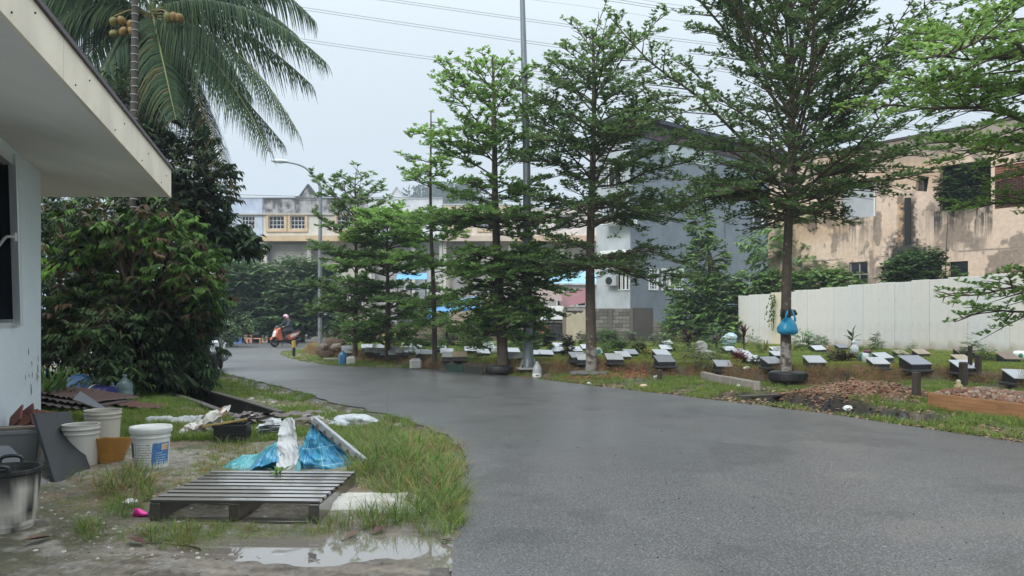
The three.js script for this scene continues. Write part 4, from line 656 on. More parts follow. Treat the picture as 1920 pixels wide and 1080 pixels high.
{
  const m = (d, ...px) => px.map(v => v * pxm(d)); const hY = (d, py, b) => EYE + (HORIZON - py) * pxm(d) - b.y;
  // six along the verge, left to right
  let b = gpt(667, 668), d = -b.z; const t1 = (py, l, r, rise, n = 5, dn = .8, tone = .2, curl = .1) => ({ h: hY(d, py, b), l: l * pxm(d), r: r * pxm(d), rise, n, d: dn, tone, curl });
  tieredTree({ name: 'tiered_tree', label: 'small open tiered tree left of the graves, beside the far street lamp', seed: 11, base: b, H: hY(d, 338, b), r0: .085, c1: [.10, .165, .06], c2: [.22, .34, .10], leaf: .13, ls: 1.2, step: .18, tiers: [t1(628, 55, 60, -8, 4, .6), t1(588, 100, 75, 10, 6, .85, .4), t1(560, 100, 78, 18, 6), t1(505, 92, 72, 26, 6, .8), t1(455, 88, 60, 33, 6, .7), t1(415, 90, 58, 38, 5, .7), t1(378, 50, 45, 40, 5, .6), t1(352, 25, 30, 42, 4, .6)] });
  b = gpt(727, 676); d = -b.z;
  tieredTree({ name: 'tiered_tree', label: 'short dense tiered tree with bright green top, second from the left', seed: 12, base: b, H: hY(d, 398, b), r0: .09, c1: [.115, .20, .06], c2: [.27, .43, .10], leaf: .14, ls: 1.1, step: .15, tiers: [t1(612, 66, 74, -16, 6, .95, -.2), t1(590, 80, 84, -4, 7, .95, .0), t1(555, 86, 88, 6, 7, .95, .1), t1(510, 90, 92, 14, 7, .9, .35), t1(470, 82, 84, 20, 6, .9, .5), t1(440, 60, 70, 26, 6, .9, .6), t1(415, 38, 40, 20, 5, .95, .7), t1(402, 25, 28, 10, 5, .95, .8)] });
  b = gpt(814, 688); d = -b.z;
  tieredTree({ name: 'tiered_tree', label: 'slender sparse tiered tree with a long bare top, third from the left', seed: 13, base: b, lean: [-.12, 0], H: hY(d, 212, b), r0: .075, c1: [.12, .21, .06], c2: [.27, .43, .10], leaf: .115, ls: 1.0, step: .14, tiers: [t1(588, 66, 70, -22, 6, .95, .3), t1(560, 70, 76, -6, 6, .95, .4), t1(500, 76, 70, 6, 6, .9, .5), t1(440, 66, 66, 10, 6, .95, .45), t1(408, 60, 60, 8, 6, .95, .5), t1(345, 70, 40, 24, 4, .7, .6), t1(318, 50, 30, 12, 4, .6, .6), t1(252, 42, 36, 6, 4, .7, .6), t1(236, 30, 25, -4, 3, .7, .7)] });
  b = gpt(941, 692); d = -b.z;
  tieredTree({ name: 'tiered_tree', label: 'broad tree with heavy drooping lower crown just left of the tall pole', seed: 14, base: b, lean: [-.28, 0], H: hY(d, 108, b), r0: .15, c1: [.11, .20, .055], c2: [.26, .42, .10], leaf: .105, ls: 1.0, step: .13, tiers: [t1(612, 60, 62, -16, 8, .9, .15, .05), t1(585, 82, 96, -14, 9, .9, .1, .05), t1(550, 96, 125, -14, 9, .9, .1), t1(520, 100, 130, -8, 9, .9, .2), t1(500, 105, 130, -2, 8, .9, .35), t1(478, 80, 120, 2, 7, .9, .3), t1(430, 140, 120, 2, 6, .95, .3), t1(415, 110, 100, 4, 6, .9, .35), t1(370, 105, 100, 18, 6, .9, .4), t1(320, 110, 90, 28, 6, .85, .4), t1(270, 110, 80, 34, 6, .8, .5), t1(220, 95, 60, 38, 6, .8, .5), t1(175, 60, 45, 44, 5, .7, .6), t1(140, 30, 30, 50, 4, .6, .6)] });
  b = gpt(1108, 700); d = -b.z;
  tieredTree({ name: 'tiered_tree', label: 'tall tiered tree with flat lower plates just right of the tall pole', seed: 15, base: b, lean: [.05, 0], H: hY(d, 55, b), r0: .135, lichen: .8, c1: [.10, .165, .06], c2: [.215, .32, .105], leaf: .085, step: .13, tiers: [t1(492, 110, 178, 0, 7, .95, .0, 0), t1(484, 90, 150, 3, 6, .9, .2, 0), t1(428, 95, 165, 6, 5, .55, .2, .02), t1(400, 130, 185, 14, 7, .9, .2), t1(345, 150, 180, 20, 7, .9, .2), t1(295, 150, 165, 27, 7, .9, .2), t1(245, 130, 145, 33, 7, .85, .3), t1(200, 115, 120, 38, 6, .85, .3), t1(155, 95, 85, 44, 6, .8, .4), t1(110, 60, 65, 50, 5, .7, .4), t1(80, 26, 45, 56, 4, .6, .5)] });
  b = gpt(1476, 716); d = -b.z;
  tieredTree({ name: 'tiered_tree', label: 'large wide tiered tree standing in the tyre with a blue bag on its trunk', seed: 16, base: b, lean: [.06, .1], H: hY(d, -110, b), r0: .112, lichen: 1.15, c1: [.10, .165, .06], c2: [.215, .32, .105], leaf: .075, step: .125, tiers: [t1(405, 80, 90, -8, 4, .25, .1, 0), t1(394, 225, 150, 2, 6, .8, .1, .02), t1(386, 170, 300, 13, 6, .8, .2, .05), t1(368, 250, 295, 27, 6, .75, .2, .08), t1(340, 290, 285, 40, 6, .72, .25, .06), t1(300, 305, 265, 50, 6, .72, .25, .1), t1(240, 280, 260, 54, 6, .85, .3, .12), t1(180, 240, 235, 56, 6, .88, .3, .12), t1(110, 205, 205, 57, 6, .88, .35, .15), t1(40, 180, 180, 55, 6, .88, .4, .2), t1(-40, 130, 140, 57, 5, .7, .4, .2)] });
  // light green neighbour standing outside the right edge
  b = onG(8.55, -11.6); d = 11.6;
  tieredTree({ name: 'tiered_tree', label: 'bright green tree reaching in from the right edge of the view', seed: 17, base: b, H: 7.2, r0: .13, c1: [.14, .25, .065], c2: [.30, .45, .12], leaf: .075, step: .125, tiers: [{ h: 1.75, l: 2.5, r: 2.8, rise: 10, n: 6, d: .95, tone: .25, curl: .10, az: 3.1 }, { h: 3.3, l: 2.3, r: 2.4, rise: 12, n: 5, d: .9, tone: .5, az: 3.0 }, { h: 4.1, l: 3.5, r: 2.8, rise: 14, n: 7, d: .95, tone: .5, az: 2.8 }, { h: 4.9, l: 3.4, r: 2.6, rise: 20, n: 7, d: .95, tone: .5, az: 3.3 }, { h: 5.4, l: 2.9, r: 2.4, rise: 26, n: 6, d: .9, tone: .5 }, { h: 6, l: 2.2, r: 2, rise: 34, n: 6, d: .9, tone: .5 }, { h: 6.6, l: 1.3, r: 1.3, rise: 44, n: 5, d: .9, tone: .6 }] });
}
{ // trees and shrubs left of the road, in the yard beyond the house
  const C = (px, py, d, b) => { const p = ap(px, py, d); return [p.x - b.x, p.y - b.y, p.z - b.z]; };
  let b = onG(-8.3, -17.2);
  const bl = (px, py, d, rx, ry, n, tone, rz = .8) => [...C(px, py, d, b), rx, ry, rz, n, tone];
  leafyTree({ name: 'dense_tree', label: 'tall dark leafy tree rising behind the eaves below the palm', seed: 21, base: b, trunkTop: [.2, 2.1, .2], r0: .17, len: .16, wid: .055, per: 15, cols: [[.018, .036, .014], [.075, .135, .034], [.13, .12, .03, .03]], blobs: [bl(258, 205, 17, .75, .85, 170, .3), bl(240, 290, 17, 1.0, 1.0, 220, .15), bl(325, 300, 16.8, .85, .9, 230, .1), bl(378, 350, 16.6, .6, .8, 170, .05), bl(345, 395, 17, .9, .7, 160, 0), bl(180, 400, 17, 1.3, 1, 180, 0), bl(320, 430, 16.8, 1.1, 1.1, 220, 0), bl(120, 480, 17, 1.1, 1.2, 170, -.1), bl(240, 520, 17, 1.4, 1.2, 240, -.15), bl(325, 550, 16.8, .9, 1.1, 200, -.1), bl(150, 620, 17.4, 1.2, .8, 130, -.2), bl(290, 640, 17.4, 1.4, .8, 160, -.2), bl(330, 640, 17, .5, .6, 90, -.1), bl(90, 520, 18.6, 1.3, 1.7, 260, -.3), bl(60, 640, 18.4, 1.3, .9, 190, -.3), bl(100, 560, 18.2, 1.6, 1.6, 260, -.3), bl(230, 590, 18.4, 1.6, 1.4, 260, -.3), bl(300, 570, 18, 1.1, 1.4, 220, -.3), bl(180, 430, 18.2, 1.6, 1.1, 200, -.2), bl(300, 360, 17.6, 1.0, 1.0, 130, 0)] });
  b = onG(-7.3, -15.2);
  leafyTree({ name: 'fruit_tree', label: 'fruit tree with light green young leaf bunches in the left yard', seed: 22, base: b, trunkTop: [.1, 1.3, 0], r0: .09, len: .14, wid: .05, per: 17, droop: .5, cols: [[.022, .045, .015], [.15, .29, .04], [.12, .075, .04, .14]], blobs: [bl(200, 590, 15.1, 1.2, .55, 170, -.35), bl(310, 590, 15.2, .7, .5, 110, -.35), bl(110, 600, 15.2, .6, .6, 110, -.35), bl(230, 470, 15.4, 1.3, .7, 170, -.3), bl(130, 470, 14.8, .5, .45, 34, 0.75), bl(210, 430, 14.6, .6, .4, 34, 0.25), bl(265, 440, 14.8, .5, .4, 32, 0.35), bl(325, 430, 14.8, .45, .35, 30, 0.6), bl(340, 500, 14.8, .5, .4, 40, 0.3), bl(130, 400, 14.8, .5, .35, 30, -0.20), bl(190, 395, 14.9, .6, .3, 34, -0.10), bl(260, 520, 15, .7, .45, 44, 0.0), bl(375, 505, 15, .35, .3, 30, 0.6), bl(395, 545, 15.2, .28, .25, 20, 0.5), bl(300, 385, 14.8, .5, .3, 26, -0.25), bl(360, 470, 15, .4, .4, 30, 0.4), bl(110, 540, 15, .4, .4, 30, -0.20)] });
  b = onG(-6.9, -16.4);
  leafyTree({ name: 'mango_tree', label: 'dark drooping low tree at the road edge hiding a parked motorcycle', seed: 23, base: b, trunkTop: [.2, .9, 0], r0: .07, len: .19, wid: .05, per: 12, droop: .75, cols: [[.014, .028, .012], [.05, .09, .026]], blobs: [bl(290, 640, 15.8, .65, .55, 130, .0), bl(315, 600, 16, .45, .45, 110, .15), bl(325, 665, 15.6, .30, .4, 110, .05), bl(270, 690, 15.8, .5, .4, 70, -.1), bl(365, 580, 16.2, .28, .3, 60, .3), bl(330, 690, 15.4, .42, .25, 100, 0), bl(362, 703, 15.3, .22, .14, 36, .1)] });
  b = onG(-7.5, -17.6);
  leafyTree({ name: 'broad_leaf_tree', label: 'tree whose broad heart shaped leaves hang out over the road', seed: 24, base: b, trunkTop: [1.0, 3.1, 0], r0: .05, len: .18, wid: .13, per: 9, droop: .5, cols: [[.036, .07, .028], [.10, .18, .055]], blobs: [bl(410, 440, 17.2, .5, .28, 56, .1, .5), bl(452, 452, 17.2, .3, .22, 40, .1, .4), bl(380, 450, 17.2, .5, .35, 50, .1, .5), bl(365, 425, 17.2, .4, .35, 36, .3, .5), bl(466, 455, 17.3, .16, .16, 12, .1, .2)] });
  b = onG(-7.7, -14.4);
  leafyTree({ name: 'garden_shrub', label: 'mid green garden shrub behind the water bottles', cat: 'shrub', seed: 25, base: b, stems: [[[0, 0, 0], [.1, .4, 0], [.3, .9, .1], .03], [[0, 0, 0], [-.2, .5, 0], [-.4, 1.2, -.1], .03]], len: .15, wid: .05, per: 8, cols: [[.03, .055, .02], [.085, .15, .035]], blobs: [bl(225, 610, 14.3, .6, .4, 80, .2), bl(170, 640, 14.5, .5, .4, 60, 0), bl(205, 690, 14.2, .5, .3, 50, .2), bl(265, 675, 14.4, .4, .35, 40, .1), bl(245, 700, 14.2, .25, .25, 20, .4), bl(110, 600, 15, .5, .5, 50, .1)] });
  // sword leaved plant by the house corner
  const sp = thing('strap_leaf_plant', 'clump of long green sword leaves beside the house corner', 'plant', onG(-7.6, -12.6)), L = new Leaves(), r = rng(26);
  for (let i = 0; i < 90; i++) { const a = r() * 6.28, l = .5 + r() * .5, e = .5 + r() * .8, pts = []; const x0 = (r() - .5) * .5, z0 = (r() - .5) * .5; for (let k = 0; k <= 6; k++) { const t = k / 6; pts.push(V(x0 + Math.cos(a) * Math.cos(e) * l * t, Math.sin(e) * l * t - .35 * l * t * t * (1.2 - e * .5), z0 + Math.sin(a) * Math.cos(e) * l * t)); } L.strip(pts, [.02, .04, .045, .045, .04, .028, .004], V(-Math.sin(a), 0, Math.cos(a)), vary(mixc([.05, .10, .03], [.11, .19, .05], r()), r, .2)); }
  part('leaves', L.geo(), M.leafWet, sp);
  const cr = [[1130, -2, .16], [0, 0, 0]];
}
{ // coconut palm
  const d = 17.5, c = ap(285, 28, d), base = onG(-8.9, -18.2), o = thing('coconut_palm', 'coconut palm with long drooping fronds and yellow nuts above the house', 'palm tree', base), r = rng(41);
  const loc = p => p.clone().sub(base);
  part('trunk', trunkGeo(curve([V(0, -.1, 0), V(.1, 2.5, .1), V(.35, 5.5, .4), loc(c).add(V(0, -.15, 0))], 40), t => .17 - .06 * t + .006 * Math.sin(t * 170), 12, 4), M.bark, o);
  const P = (px, py, dd = d) => loc(ap(px, py, dd));
  const fronds = [[[420, 0], [585, 160], 17.6, 0], [[380, 90], [530, 268], 17.4, 0], [[330, 120], [415, 320], 17.4, .1], [[240, 40], [200, 180], 17.4, 0], [[150, -60], [70, 10], 17.6, 0], [[300, 110], [270, 240], 17.2, 0], [[410, -70], [560, 70], 18, 0], [[450, -40], [612, 118], 17, 0], [[430, 30], [556, 246], 16.6, 0], [[400, 60], [505, 285], 16.4, 0], [[360, 130], [440, 362], 16.6, .25], [[430, -130], [590, 40], 18.5, 0], [[170, -20], [85, 70], 17.5, 0], [[205, 60], [170, 215], 16.5, 0], [[300, 90], [330, 225], 16, .1], [[230, -120], [90, -40], 17, 0], [[320, -170], [470, -150], 18, 0], [[262, 80], [225, 235], 16.3, .2], [[335, 90], [395, 250], 16.9, 0], [[250, -180], [170, -190], 18.5, 0], [[380, -90], [500, -10], 19.5, 0], [[310, 60], [290, 190], 19, 0], [[215, 20], [130, 150], 18.6, 0], [[360, 20], [470, 180], 18.6, 0], [[300, -160], [300, -240], 16.5, 0]];
  for (const [q, e, dd, dry] of fronds) {
    const A = loc(c).add(V((r() - .5) * .1, (r() - .5) * .15, (r() - .5) * .1)), B = P(...q, (d + dd) / 2), E = P(...e, dd), cv = new THREE.QuadraticBezierCurve3(A, B, E), pts = cv.getPoints(24), L = new Leaves(), side0 = E.clone().sub(A).setY(0).normalize().cross(UP).normalize();
    const f = part('frond', tubeGeo(pts, t => .032 * (1 - t * .85) + .004, 6), std(dry > .1 ? [.22, .19, .08] : [.13, .16, .05], .5), o);
    const n = 96; for (let i = 6; i < n; i++) for (const s of [-1, 1]) {
      const t = i / n, p = cv.getPoint(t), tg = cv.getTangent(t), ll = (.25 + .72 * Math.sin(Math.PI * Math.min(1, .16 + t * .84)) ) * 1.12 * (.85 + .3 * r()), sd = side0.clone().multiplyScalar(s), d0 = tg.clone().multiplyScalar(.55).addScaledVector(sd, .75).add(V(0, .18, 0)).normalize(), k = [];
      const dr = 1.0 + r() * .5; for (let j = 0; j <= 4; j++) { const u = j / 4; k.push(p.clone().addScaledVector(d0, ll * u * (1 - .25 * u)).add(V((r() - .5) * .01, -dr * ll * u * u * .75, 0))); }
      L.strip(k, [.024, .04, .038, .026, .004], tg.clone().cross(UP).cross(d0).lengthSq() ? tg : V(1, 0, 0), vary(r() < dry ? [.17, .14, .06] : mixc([.028, .056, .034], [.08, .13, .058], r()), r, .25));
    }
    part('leaflets', L.geo(), M.leafWet, f);
  }
  for (let i = 0; i < 9; i++) { const m = part('coconut', lump(.085 + .02 * r(), .12, .09, .08, 1, i, 2), std(i % 3 ? [.20, .125, .035] : [.15, .14, .04], .5), o), left = i < 6; m.position.copy(P(left ? 212 + (i % 3) * 16 + r() * 5 : 315 + (i - 6) * 11, left ? 38 + Math.floor(i / 3) * 13 + r() * 14 : 32 + r() * 6, 16.7)); m.rotation.set(r(), r() * 3, r()); }
  for (const e of [[215, 30], [320, 28]]) { const m = new MB(); m.tube(curve([loc(c), P((e[0] + 285) / 2, 18, 17), P(e[0], e[1], 16.75)], 8), .018, 5); m.build('fruit_stalk', std([.2, .15, .05], .7), o); }
  { const m = new MB(true); for (let i = 0; i < 14; i++) { const a = r() * 6.28; m.tube(curve([loc(c), loc(c).add(V(Math.cos(a) * .2, -.15, Math.sin(a) * .2)), loc(c).add(V(Math.cos(a) * .35, -.7 - r() * .5, Math.sin(a) * .35))], 6), t => .025 * (1 - t) + .006, 5); } m.build('dead_sheath', std([.10, .075, .045], .9), o); }
  // slim ringed palm stem in front
  const b2 = onG(-7.55, -15.4), o2 = thing('ringed_palm', 'slender ringed grey palm stem crossing in front of the coconut palm', 'palm tree', b2), H2 = EYE + 600 * pxm(15.4) + 2;
  part('trunk', trunkGeo(curve([V(0, -.1, 0), V(-.02, 3, 0), V(.03, 6, 0), V(.05, H2, 0)], 120), t => .062 + .005 * Math.sin(t * 260), 10, 8, 0), std([.07, .065, .055], .85, { vertexColors: true, map: T.bark }), o2);
  const rg = new MB(true); for (let y = 3.5; y < H2; y += .16) rg.add(new THREE.TorusGeometry(.066, .008, 5, 14).rotateX(Math.PI / 2), new THREE.Matrix4().makeTranslation(.01 + .04 * (y / H2) * (y > 6 ? 1 : .6), y, 0)); part('ring', rg.geo(), std([.36, .36, .34], .8), o2);
  for (let i = 0; i < 7; i++) { const a = i / 7 * 6.28 + .3, A = V(.05, H2, 0), cv = new THREE.QuadraticBezierCurve3(A, A.clone().add(V(Math.cos(a) * .6, 1.2, Math.sin(a) * .6)), A.clone().add(V(Math.cos(a) * 1.7, .7, Math.sin(a) * 1.7))), f = part('frond', tubeGeo(cv.getPoints(12), t => .018 * (1 - t) + .004, 5), std([.12, .16, .05], .5), o2), L = new Leaves(); for (let j = 3; j < 34; j++) for (const s of [-1, 1]) { const t = j / 34, p = cv.getPoint(t), tg = cv.getTangent(t), d0 = tg.clone().multiplyScalar(.6).add(V(-Math.sin(a) * s * .8, -.05, Math.cos(a) * s * .8)).normalize(); L.strip([p, p.clone().addScaledVector(d0, .22), p.clone().addScaledVector(d0, .42).add(V(0, -.12, 0))], [.025, .03, .004], tg, vary(MD, r, .2)); } part('leaflets', L.geo(), M.leafWet, f); }
}
{ // round trees on the far side of the road and growth by the fence
  let b; const C = (px, py, d) => { const p = ap(px, py, d); return [p.x - b.x, p.y - b.y, p.z - b.z]; }, bl = (px, py, d, rpx, rpy, n, tone, kz = 1) => [...C(px, py, d), rpx * pxm(d), rpy * pxm(d), rpx * pxm(d) * kz, n, tone];
  const cols = [[.046, .088, .04], [.13, .22, .075]];
  b = onG(-17.6, -53); leafyTree({ name: 'round_tree', label: 'round dark mango like tree across the road, left of its twin', group: 'round trees across the road', seed: 31, base: b, trunkTop: [0, 1.6, 0], r0: .22, len: .40, wid: .24, per: 10, tri: true, cols, blobs: [bl(455, 560, 52, 58, 55, 420, .05), bl(430, 590, 51, 48, 36, 240, -.1), bl(490, 590, 51.5, 50, 40, 260, -.05), bl(462, 525, 52, 48, 32, 280, .4), bl(420, 545, 53, 30, 40, 160, .2)] });
  b = onG(-14.2, -52); leafyTree({ name: 'round_tree', label: 'round dark mango like tree across the road, directly behind the rider', group: 'round trees across the road', seed: 32, base: b, trunkTop: [0, 1.5, 0], r0: .3, len: .40, wid: .24, per: 10, tri: true, cols, blobs: [bl(565, 555, 51, 52, 55, 420, .05), bl(600, 580, 51, 34, 40, 220, 0), bl(540, 590, 50.5, 46, 34, 240, -.1), bl(560, 520, 51.5, 46, 32, 280, .45), bl(590, 535, 52, 36, 34, 180, .3)] });
  b = gpt(412, 650); leafyTree({ name: 'roadside_bush', label: 'light green bush at the far road edge behind the parked motorcycle', cat: 'bush', seed: 33, base: b, len: .3, wid: .12, per: 7, cols: [[.06, .10, .04], [.12, .19, .07]], tri: true, blobs: [bl(410, 622, 42, 30, 22, 90, .3), bl(445, 612, 42, 22, 16, 60, .4), bl(390, 600, 42, 25, 24, 80, .2)] });
  b = onG(10.2, -40.3); leafyTree({ name: 'creeper_covered_tree', label: 'tree column smothered in creepers at the left end of the fence', seed: 34, base: b, trunkTop: [.1, 4.6, 0], r0: .14, len: .22, wid: .16, per: 12, tri: true, cols: [[.075, .135, .045], [.25, .40, .10], [.26, .22, .13, .02]], blobs: [bl(1313, 425, 40, 18, 34, 90, .35), bl(1325, 490, 40, 34, 46, 200, .15), bl(1305, 545, 39.6, 48, 40, 240, .05), bl(1345, 560, 39.5, 44, 46, 260, .1), bl(1295, 600, 39.3, 44, 38, 240, .3), bl(1345, 615, 39, 52, 30, 260, .25), bl(1265, 620, 39.5, 22, 28, 90, .1), bl(1375, 575, 39.3, 26, 44, 160, .3)] });
  b = onG(15.4, -41); leafyTree({ name: 'broad_leaf_tree', label: 'young tree with large glossy leaf whorls behind the fence and big trunk', seed: 35, base: b, trunkTop: [0, 3.6, 0], r0: .09, len: .42, wid: .20, per: 7, droop: .15, cols: [[.07, .13, .045], [.24, .40, .095]], blobs: [bl(1500, 425, 40, 62, 20, 70, .4), bl(1440, 460, 40, 42, 14, 40, .4), bl(1530, 465, 40, 55, 16, 60, .3), bl(1490, 490, 40, 70, 14, 60, .0), bl(1560, 490, 39.5, 40, 12, 36, .2)] });
  b = onG(13.4, -36.2); leafyTree({ name: 'hedge_growth', label: 'low leafy growth topping the left part of the fence', cat: 'bush', seed: 36, base: b, len: .26, wid: .18, per: 10, tri: true, cols: [[.085, .15, .05], [.25, .40, .10]], blobs: [bl(1410, 535, 39, 30, 24, 130, .3), bl(1460, 530, 39, 40, 16, 130, .2), bl(1520, 525, 37.5, 44, 14, 120, .3), bl(1560, 515, 36, 26, 10, 60, .1), bl(1590, 525, 35, 22, 10, 40, .2)] });
  b = onG(16.9, -32.3); leafyTree({ name: 'wall_creeper', label: 'dense creeper bush in front of the mouldy downpipe', cat: 'bush', seed: 37, base: b, len: .2, wid: .15, per: 9, tri: true, cols: [[.035, .07, .025], [.11, .20, .05]], blobs: [bl(1710, 505, 31, 44, 26, 240, .1), bl(1735, 485, 31, 24, 16, 90, .3), bl(1690, 520, 31, 30, 18, 90, .1), bl(1775, 520, 31, 24, 12, 50, .2)] });
  b = onG(18.0, -32.2); leafyTree({ name: 'window_creeper', label: 'creeper hanging inside the large empty window opening', cat: 'creeper', seed: 38, base: b, len: .17, wid: .12, per: 8, tri: true, cols: [[.025, .05, .018], [.10, .18, .04]], stems: [[[.1, 0, .1], [.0, 3, .1], [.1, 5.6, .1], .03]], blobs: [bl(1790, 362, 32.6, 26, 18, 90, .0, .3), bl(1838, 366, 32.6, 18, 16, 60, .0, .3), bl(1828, 318, 32.5, 26, 12, 40, .7, .3), bl(1772, 350, 32.6, 9, 28, 34, .2, .3), bl(1812, 345, 32.6, 26, 22, 40, .1, .3)] });
  // vine hanging down the fence
  const v = thing('hanging_vine', 'thin vine hanging over the fence left of the blue bag', 'vine', ap(1448, 556, 35.6)), L = new Leaves(), r = rng(5); const st = new MB(true);
  for (let i = 0; i < 7; i++) { const x = (r() - .5) * .35, l = .7 + r() * 1.2, pts = []; for (let k = 0; k <= 8; k++) pts.push(V(x - k / 8 * .28 * (i % 2 ? 1 : .3) + .03 * Math.sin(k * 2 + i), .1 - l * k / 8, .12 + .02 * Math.sin(k))); st.tube(pts, .006, 4); for (let k = 0; k < 22; k++) { const t = r() * 7.9, j = Math.floor(t), p = pts[j].clone().lerp(pts[j + 1], t - j); L.small(p, V(r() - .5, -.5 - r() * .5, .5 + r() * .3).normalize(), V(0, .3, 1), .11, .07, vary(mixc(MD, YL, r()), r, .3)); } }
  st.build('stem', M.twig, v); part('leaves', L.geo(), M.leaf, v);
}
// ------------------------------------------------------------------ lamp posts and wires
{
  const b = gpt(600, 655), d = -b.z, k = pxm(d), o = thing('street_lamp', 'far street lamp with curved arm at the bend of the road', 'street lamp', b), H = px => (600 - px) * k + EYE - b.y;
  const pts = [V(0, -.1, 0), V(0, H(500), 0), V(0, H(350), 0), V(-.04, H(343), 0), V((590 - 600) * k, H(331), 0), V((570 - 600) * k, H(313), 0), V((545 - 600) * k, H(305), 0), V((530 - 600) * k, H(303.5), 0)];
  part('pole', tubeGeo(curve(pts, 50), t => mix(.085, .04, Math.min(1, t * 1.3)), 10), M.galv, o);
  const hd = part('lamp_head', lump(.34, .085, .12, 0, 1, 1, 2), std([.48, .54, .56], .4, { metalness: .3 }), o); hd.position.set((524 - 600) * k, H(302), 0); hd.rotation.z = -.05; const gl = part('lens', lump(.24, .05, .09, 0, 1, 1, 2), std([.75, .77, .76], .2), hd); gl.position.set(-.02, -.045, 0);
  const bd = new MB(); bd.cyl(0, H(591), 0, .10, .10, .18, 12); bd.build('black_band', M.black, o);
  const p2 = gpt(991, 692), e = -p2.z, k2 = pxm(e), o2 = thing('tall_pole', 'tall galvanised steel pole leaning slightly in front of the graves', 'pole', p2), H2 = py => (600 - py) * k2 + EYE - p2.y;
  part('pole', tubeGeo([V(0, -.1, 0), V(-.02, H2(560), 0), V(-.05, H2(300), 0), V((979.5 - 991) * k2, H2(0), 0), V((975 - 991) * k2, H2(-260), 0)], [.145, .125, .10, .068, .05], 14), std([.25, .29, .315], .5, { metalness: .35, map: rep(T.fleck, 1.6, .6), bumpMap: T.fleck, bumpScale: .002 }), o2);
  const bp = new MB(); bp.box(0, .02, 0, .62, .05, .55, 0, .2, 0, .01); for (const x of [-.22, .22]) for (const z of [-.18, .18]) bp.cyl(x, .06, z, .02, .02, .06, 8); const bpo = bp.build('base_plate', std([.40, .40, .38], .6, { map: T.grime }), o2); const ft = new MB(); for (let i = 0; i < 4; i++) { const a = i * Math.PI / 2 + .2; ft.bar(V(Math.cos(a) * .22, .05, Math.sin(a) * .2), V(Math.cos(a) * .12, .3, Math.sin(a) * .12), .015, .06); } ft.build('gusset', M.galv, o2);
  const tb = new MB(true); for (const [y, h] of [[530, 5], [537, 3], [545, 4]]) tb.cyl(-.022, H2(y), 0, .136, .134, h * k2, 12, 0, 0, .03); tb.build('black_tape', M.black, o2);
  { const m = new MB(); m.bar(V((974 - 991) * k2, H2(-258), 0), V((900 - 991) * k2, H2(-275), .0), .06); m.build('arm', M.galv, o2); }
  // power lines
  const wires = [['upper left power line, running behind the palm tip', [[430, -8], [570, 14], [980, 75], [1120, 95], [1500, 152], [2100, 250]], 70, .02], ['lowest power line crossing from the palm to the pole', [[420, 50], [600, 78], [978, 130], [1130, 152], [1500, 203], [2100, 292]], 70, .02], ['second power line leaving the top of the picture left of the pole', [[560, -25], [742, 0], [980, 34], [1250, 70], [1700, 122], [2150, 168]], 74, .02], ['thin power line passing over the pole top', [[800, -14], [998, 0], [1150, 20], [1250, 36], [1600, 84], [2150, 150]], 80, .012], ['power line at the upper right above the wide tree', [[900, -40], [1150, -2], [1240, 12], [1560, 52], [1910, 104], [2200, 142]], 66, .02], ['topmost right power line over the light green tree', [[1050, -40], [1190, -3], [1500, 35], [1800, 70], [2100, 108]], 66, .014]];
  for (const [l, px, dd, rr] of wires) { const o = thing('power_line', l, 'power line', ap(px[0][0], px[0][1], dd)), A = ap(px[0][0], px[0][1], dd); for (const s of rr > .015 ? [0, .22] : [0]) part('cable', tubeGeo(curve(px.map(q => ap(q[0], q[1], dd).sub(A).add(V(0, -s, 0))), 40), rr, 5), std([.17, .165, .165], .7), o); }
  const w2 = thing('power_line', 'low wire over the roofs of the far shophouses', 'power line', ap(330, 361, 66)); { const A = ap(330, 361, 66); part('cable', tubeGeo(curve([[330, 361], [480, 366], [620, 369], [800, 371], [1000, 380]].map(q => ap(q[0], q[1], 66).sub(A)), 20), .022, 4), std([.2, .2, .21], .7), w2); }
}
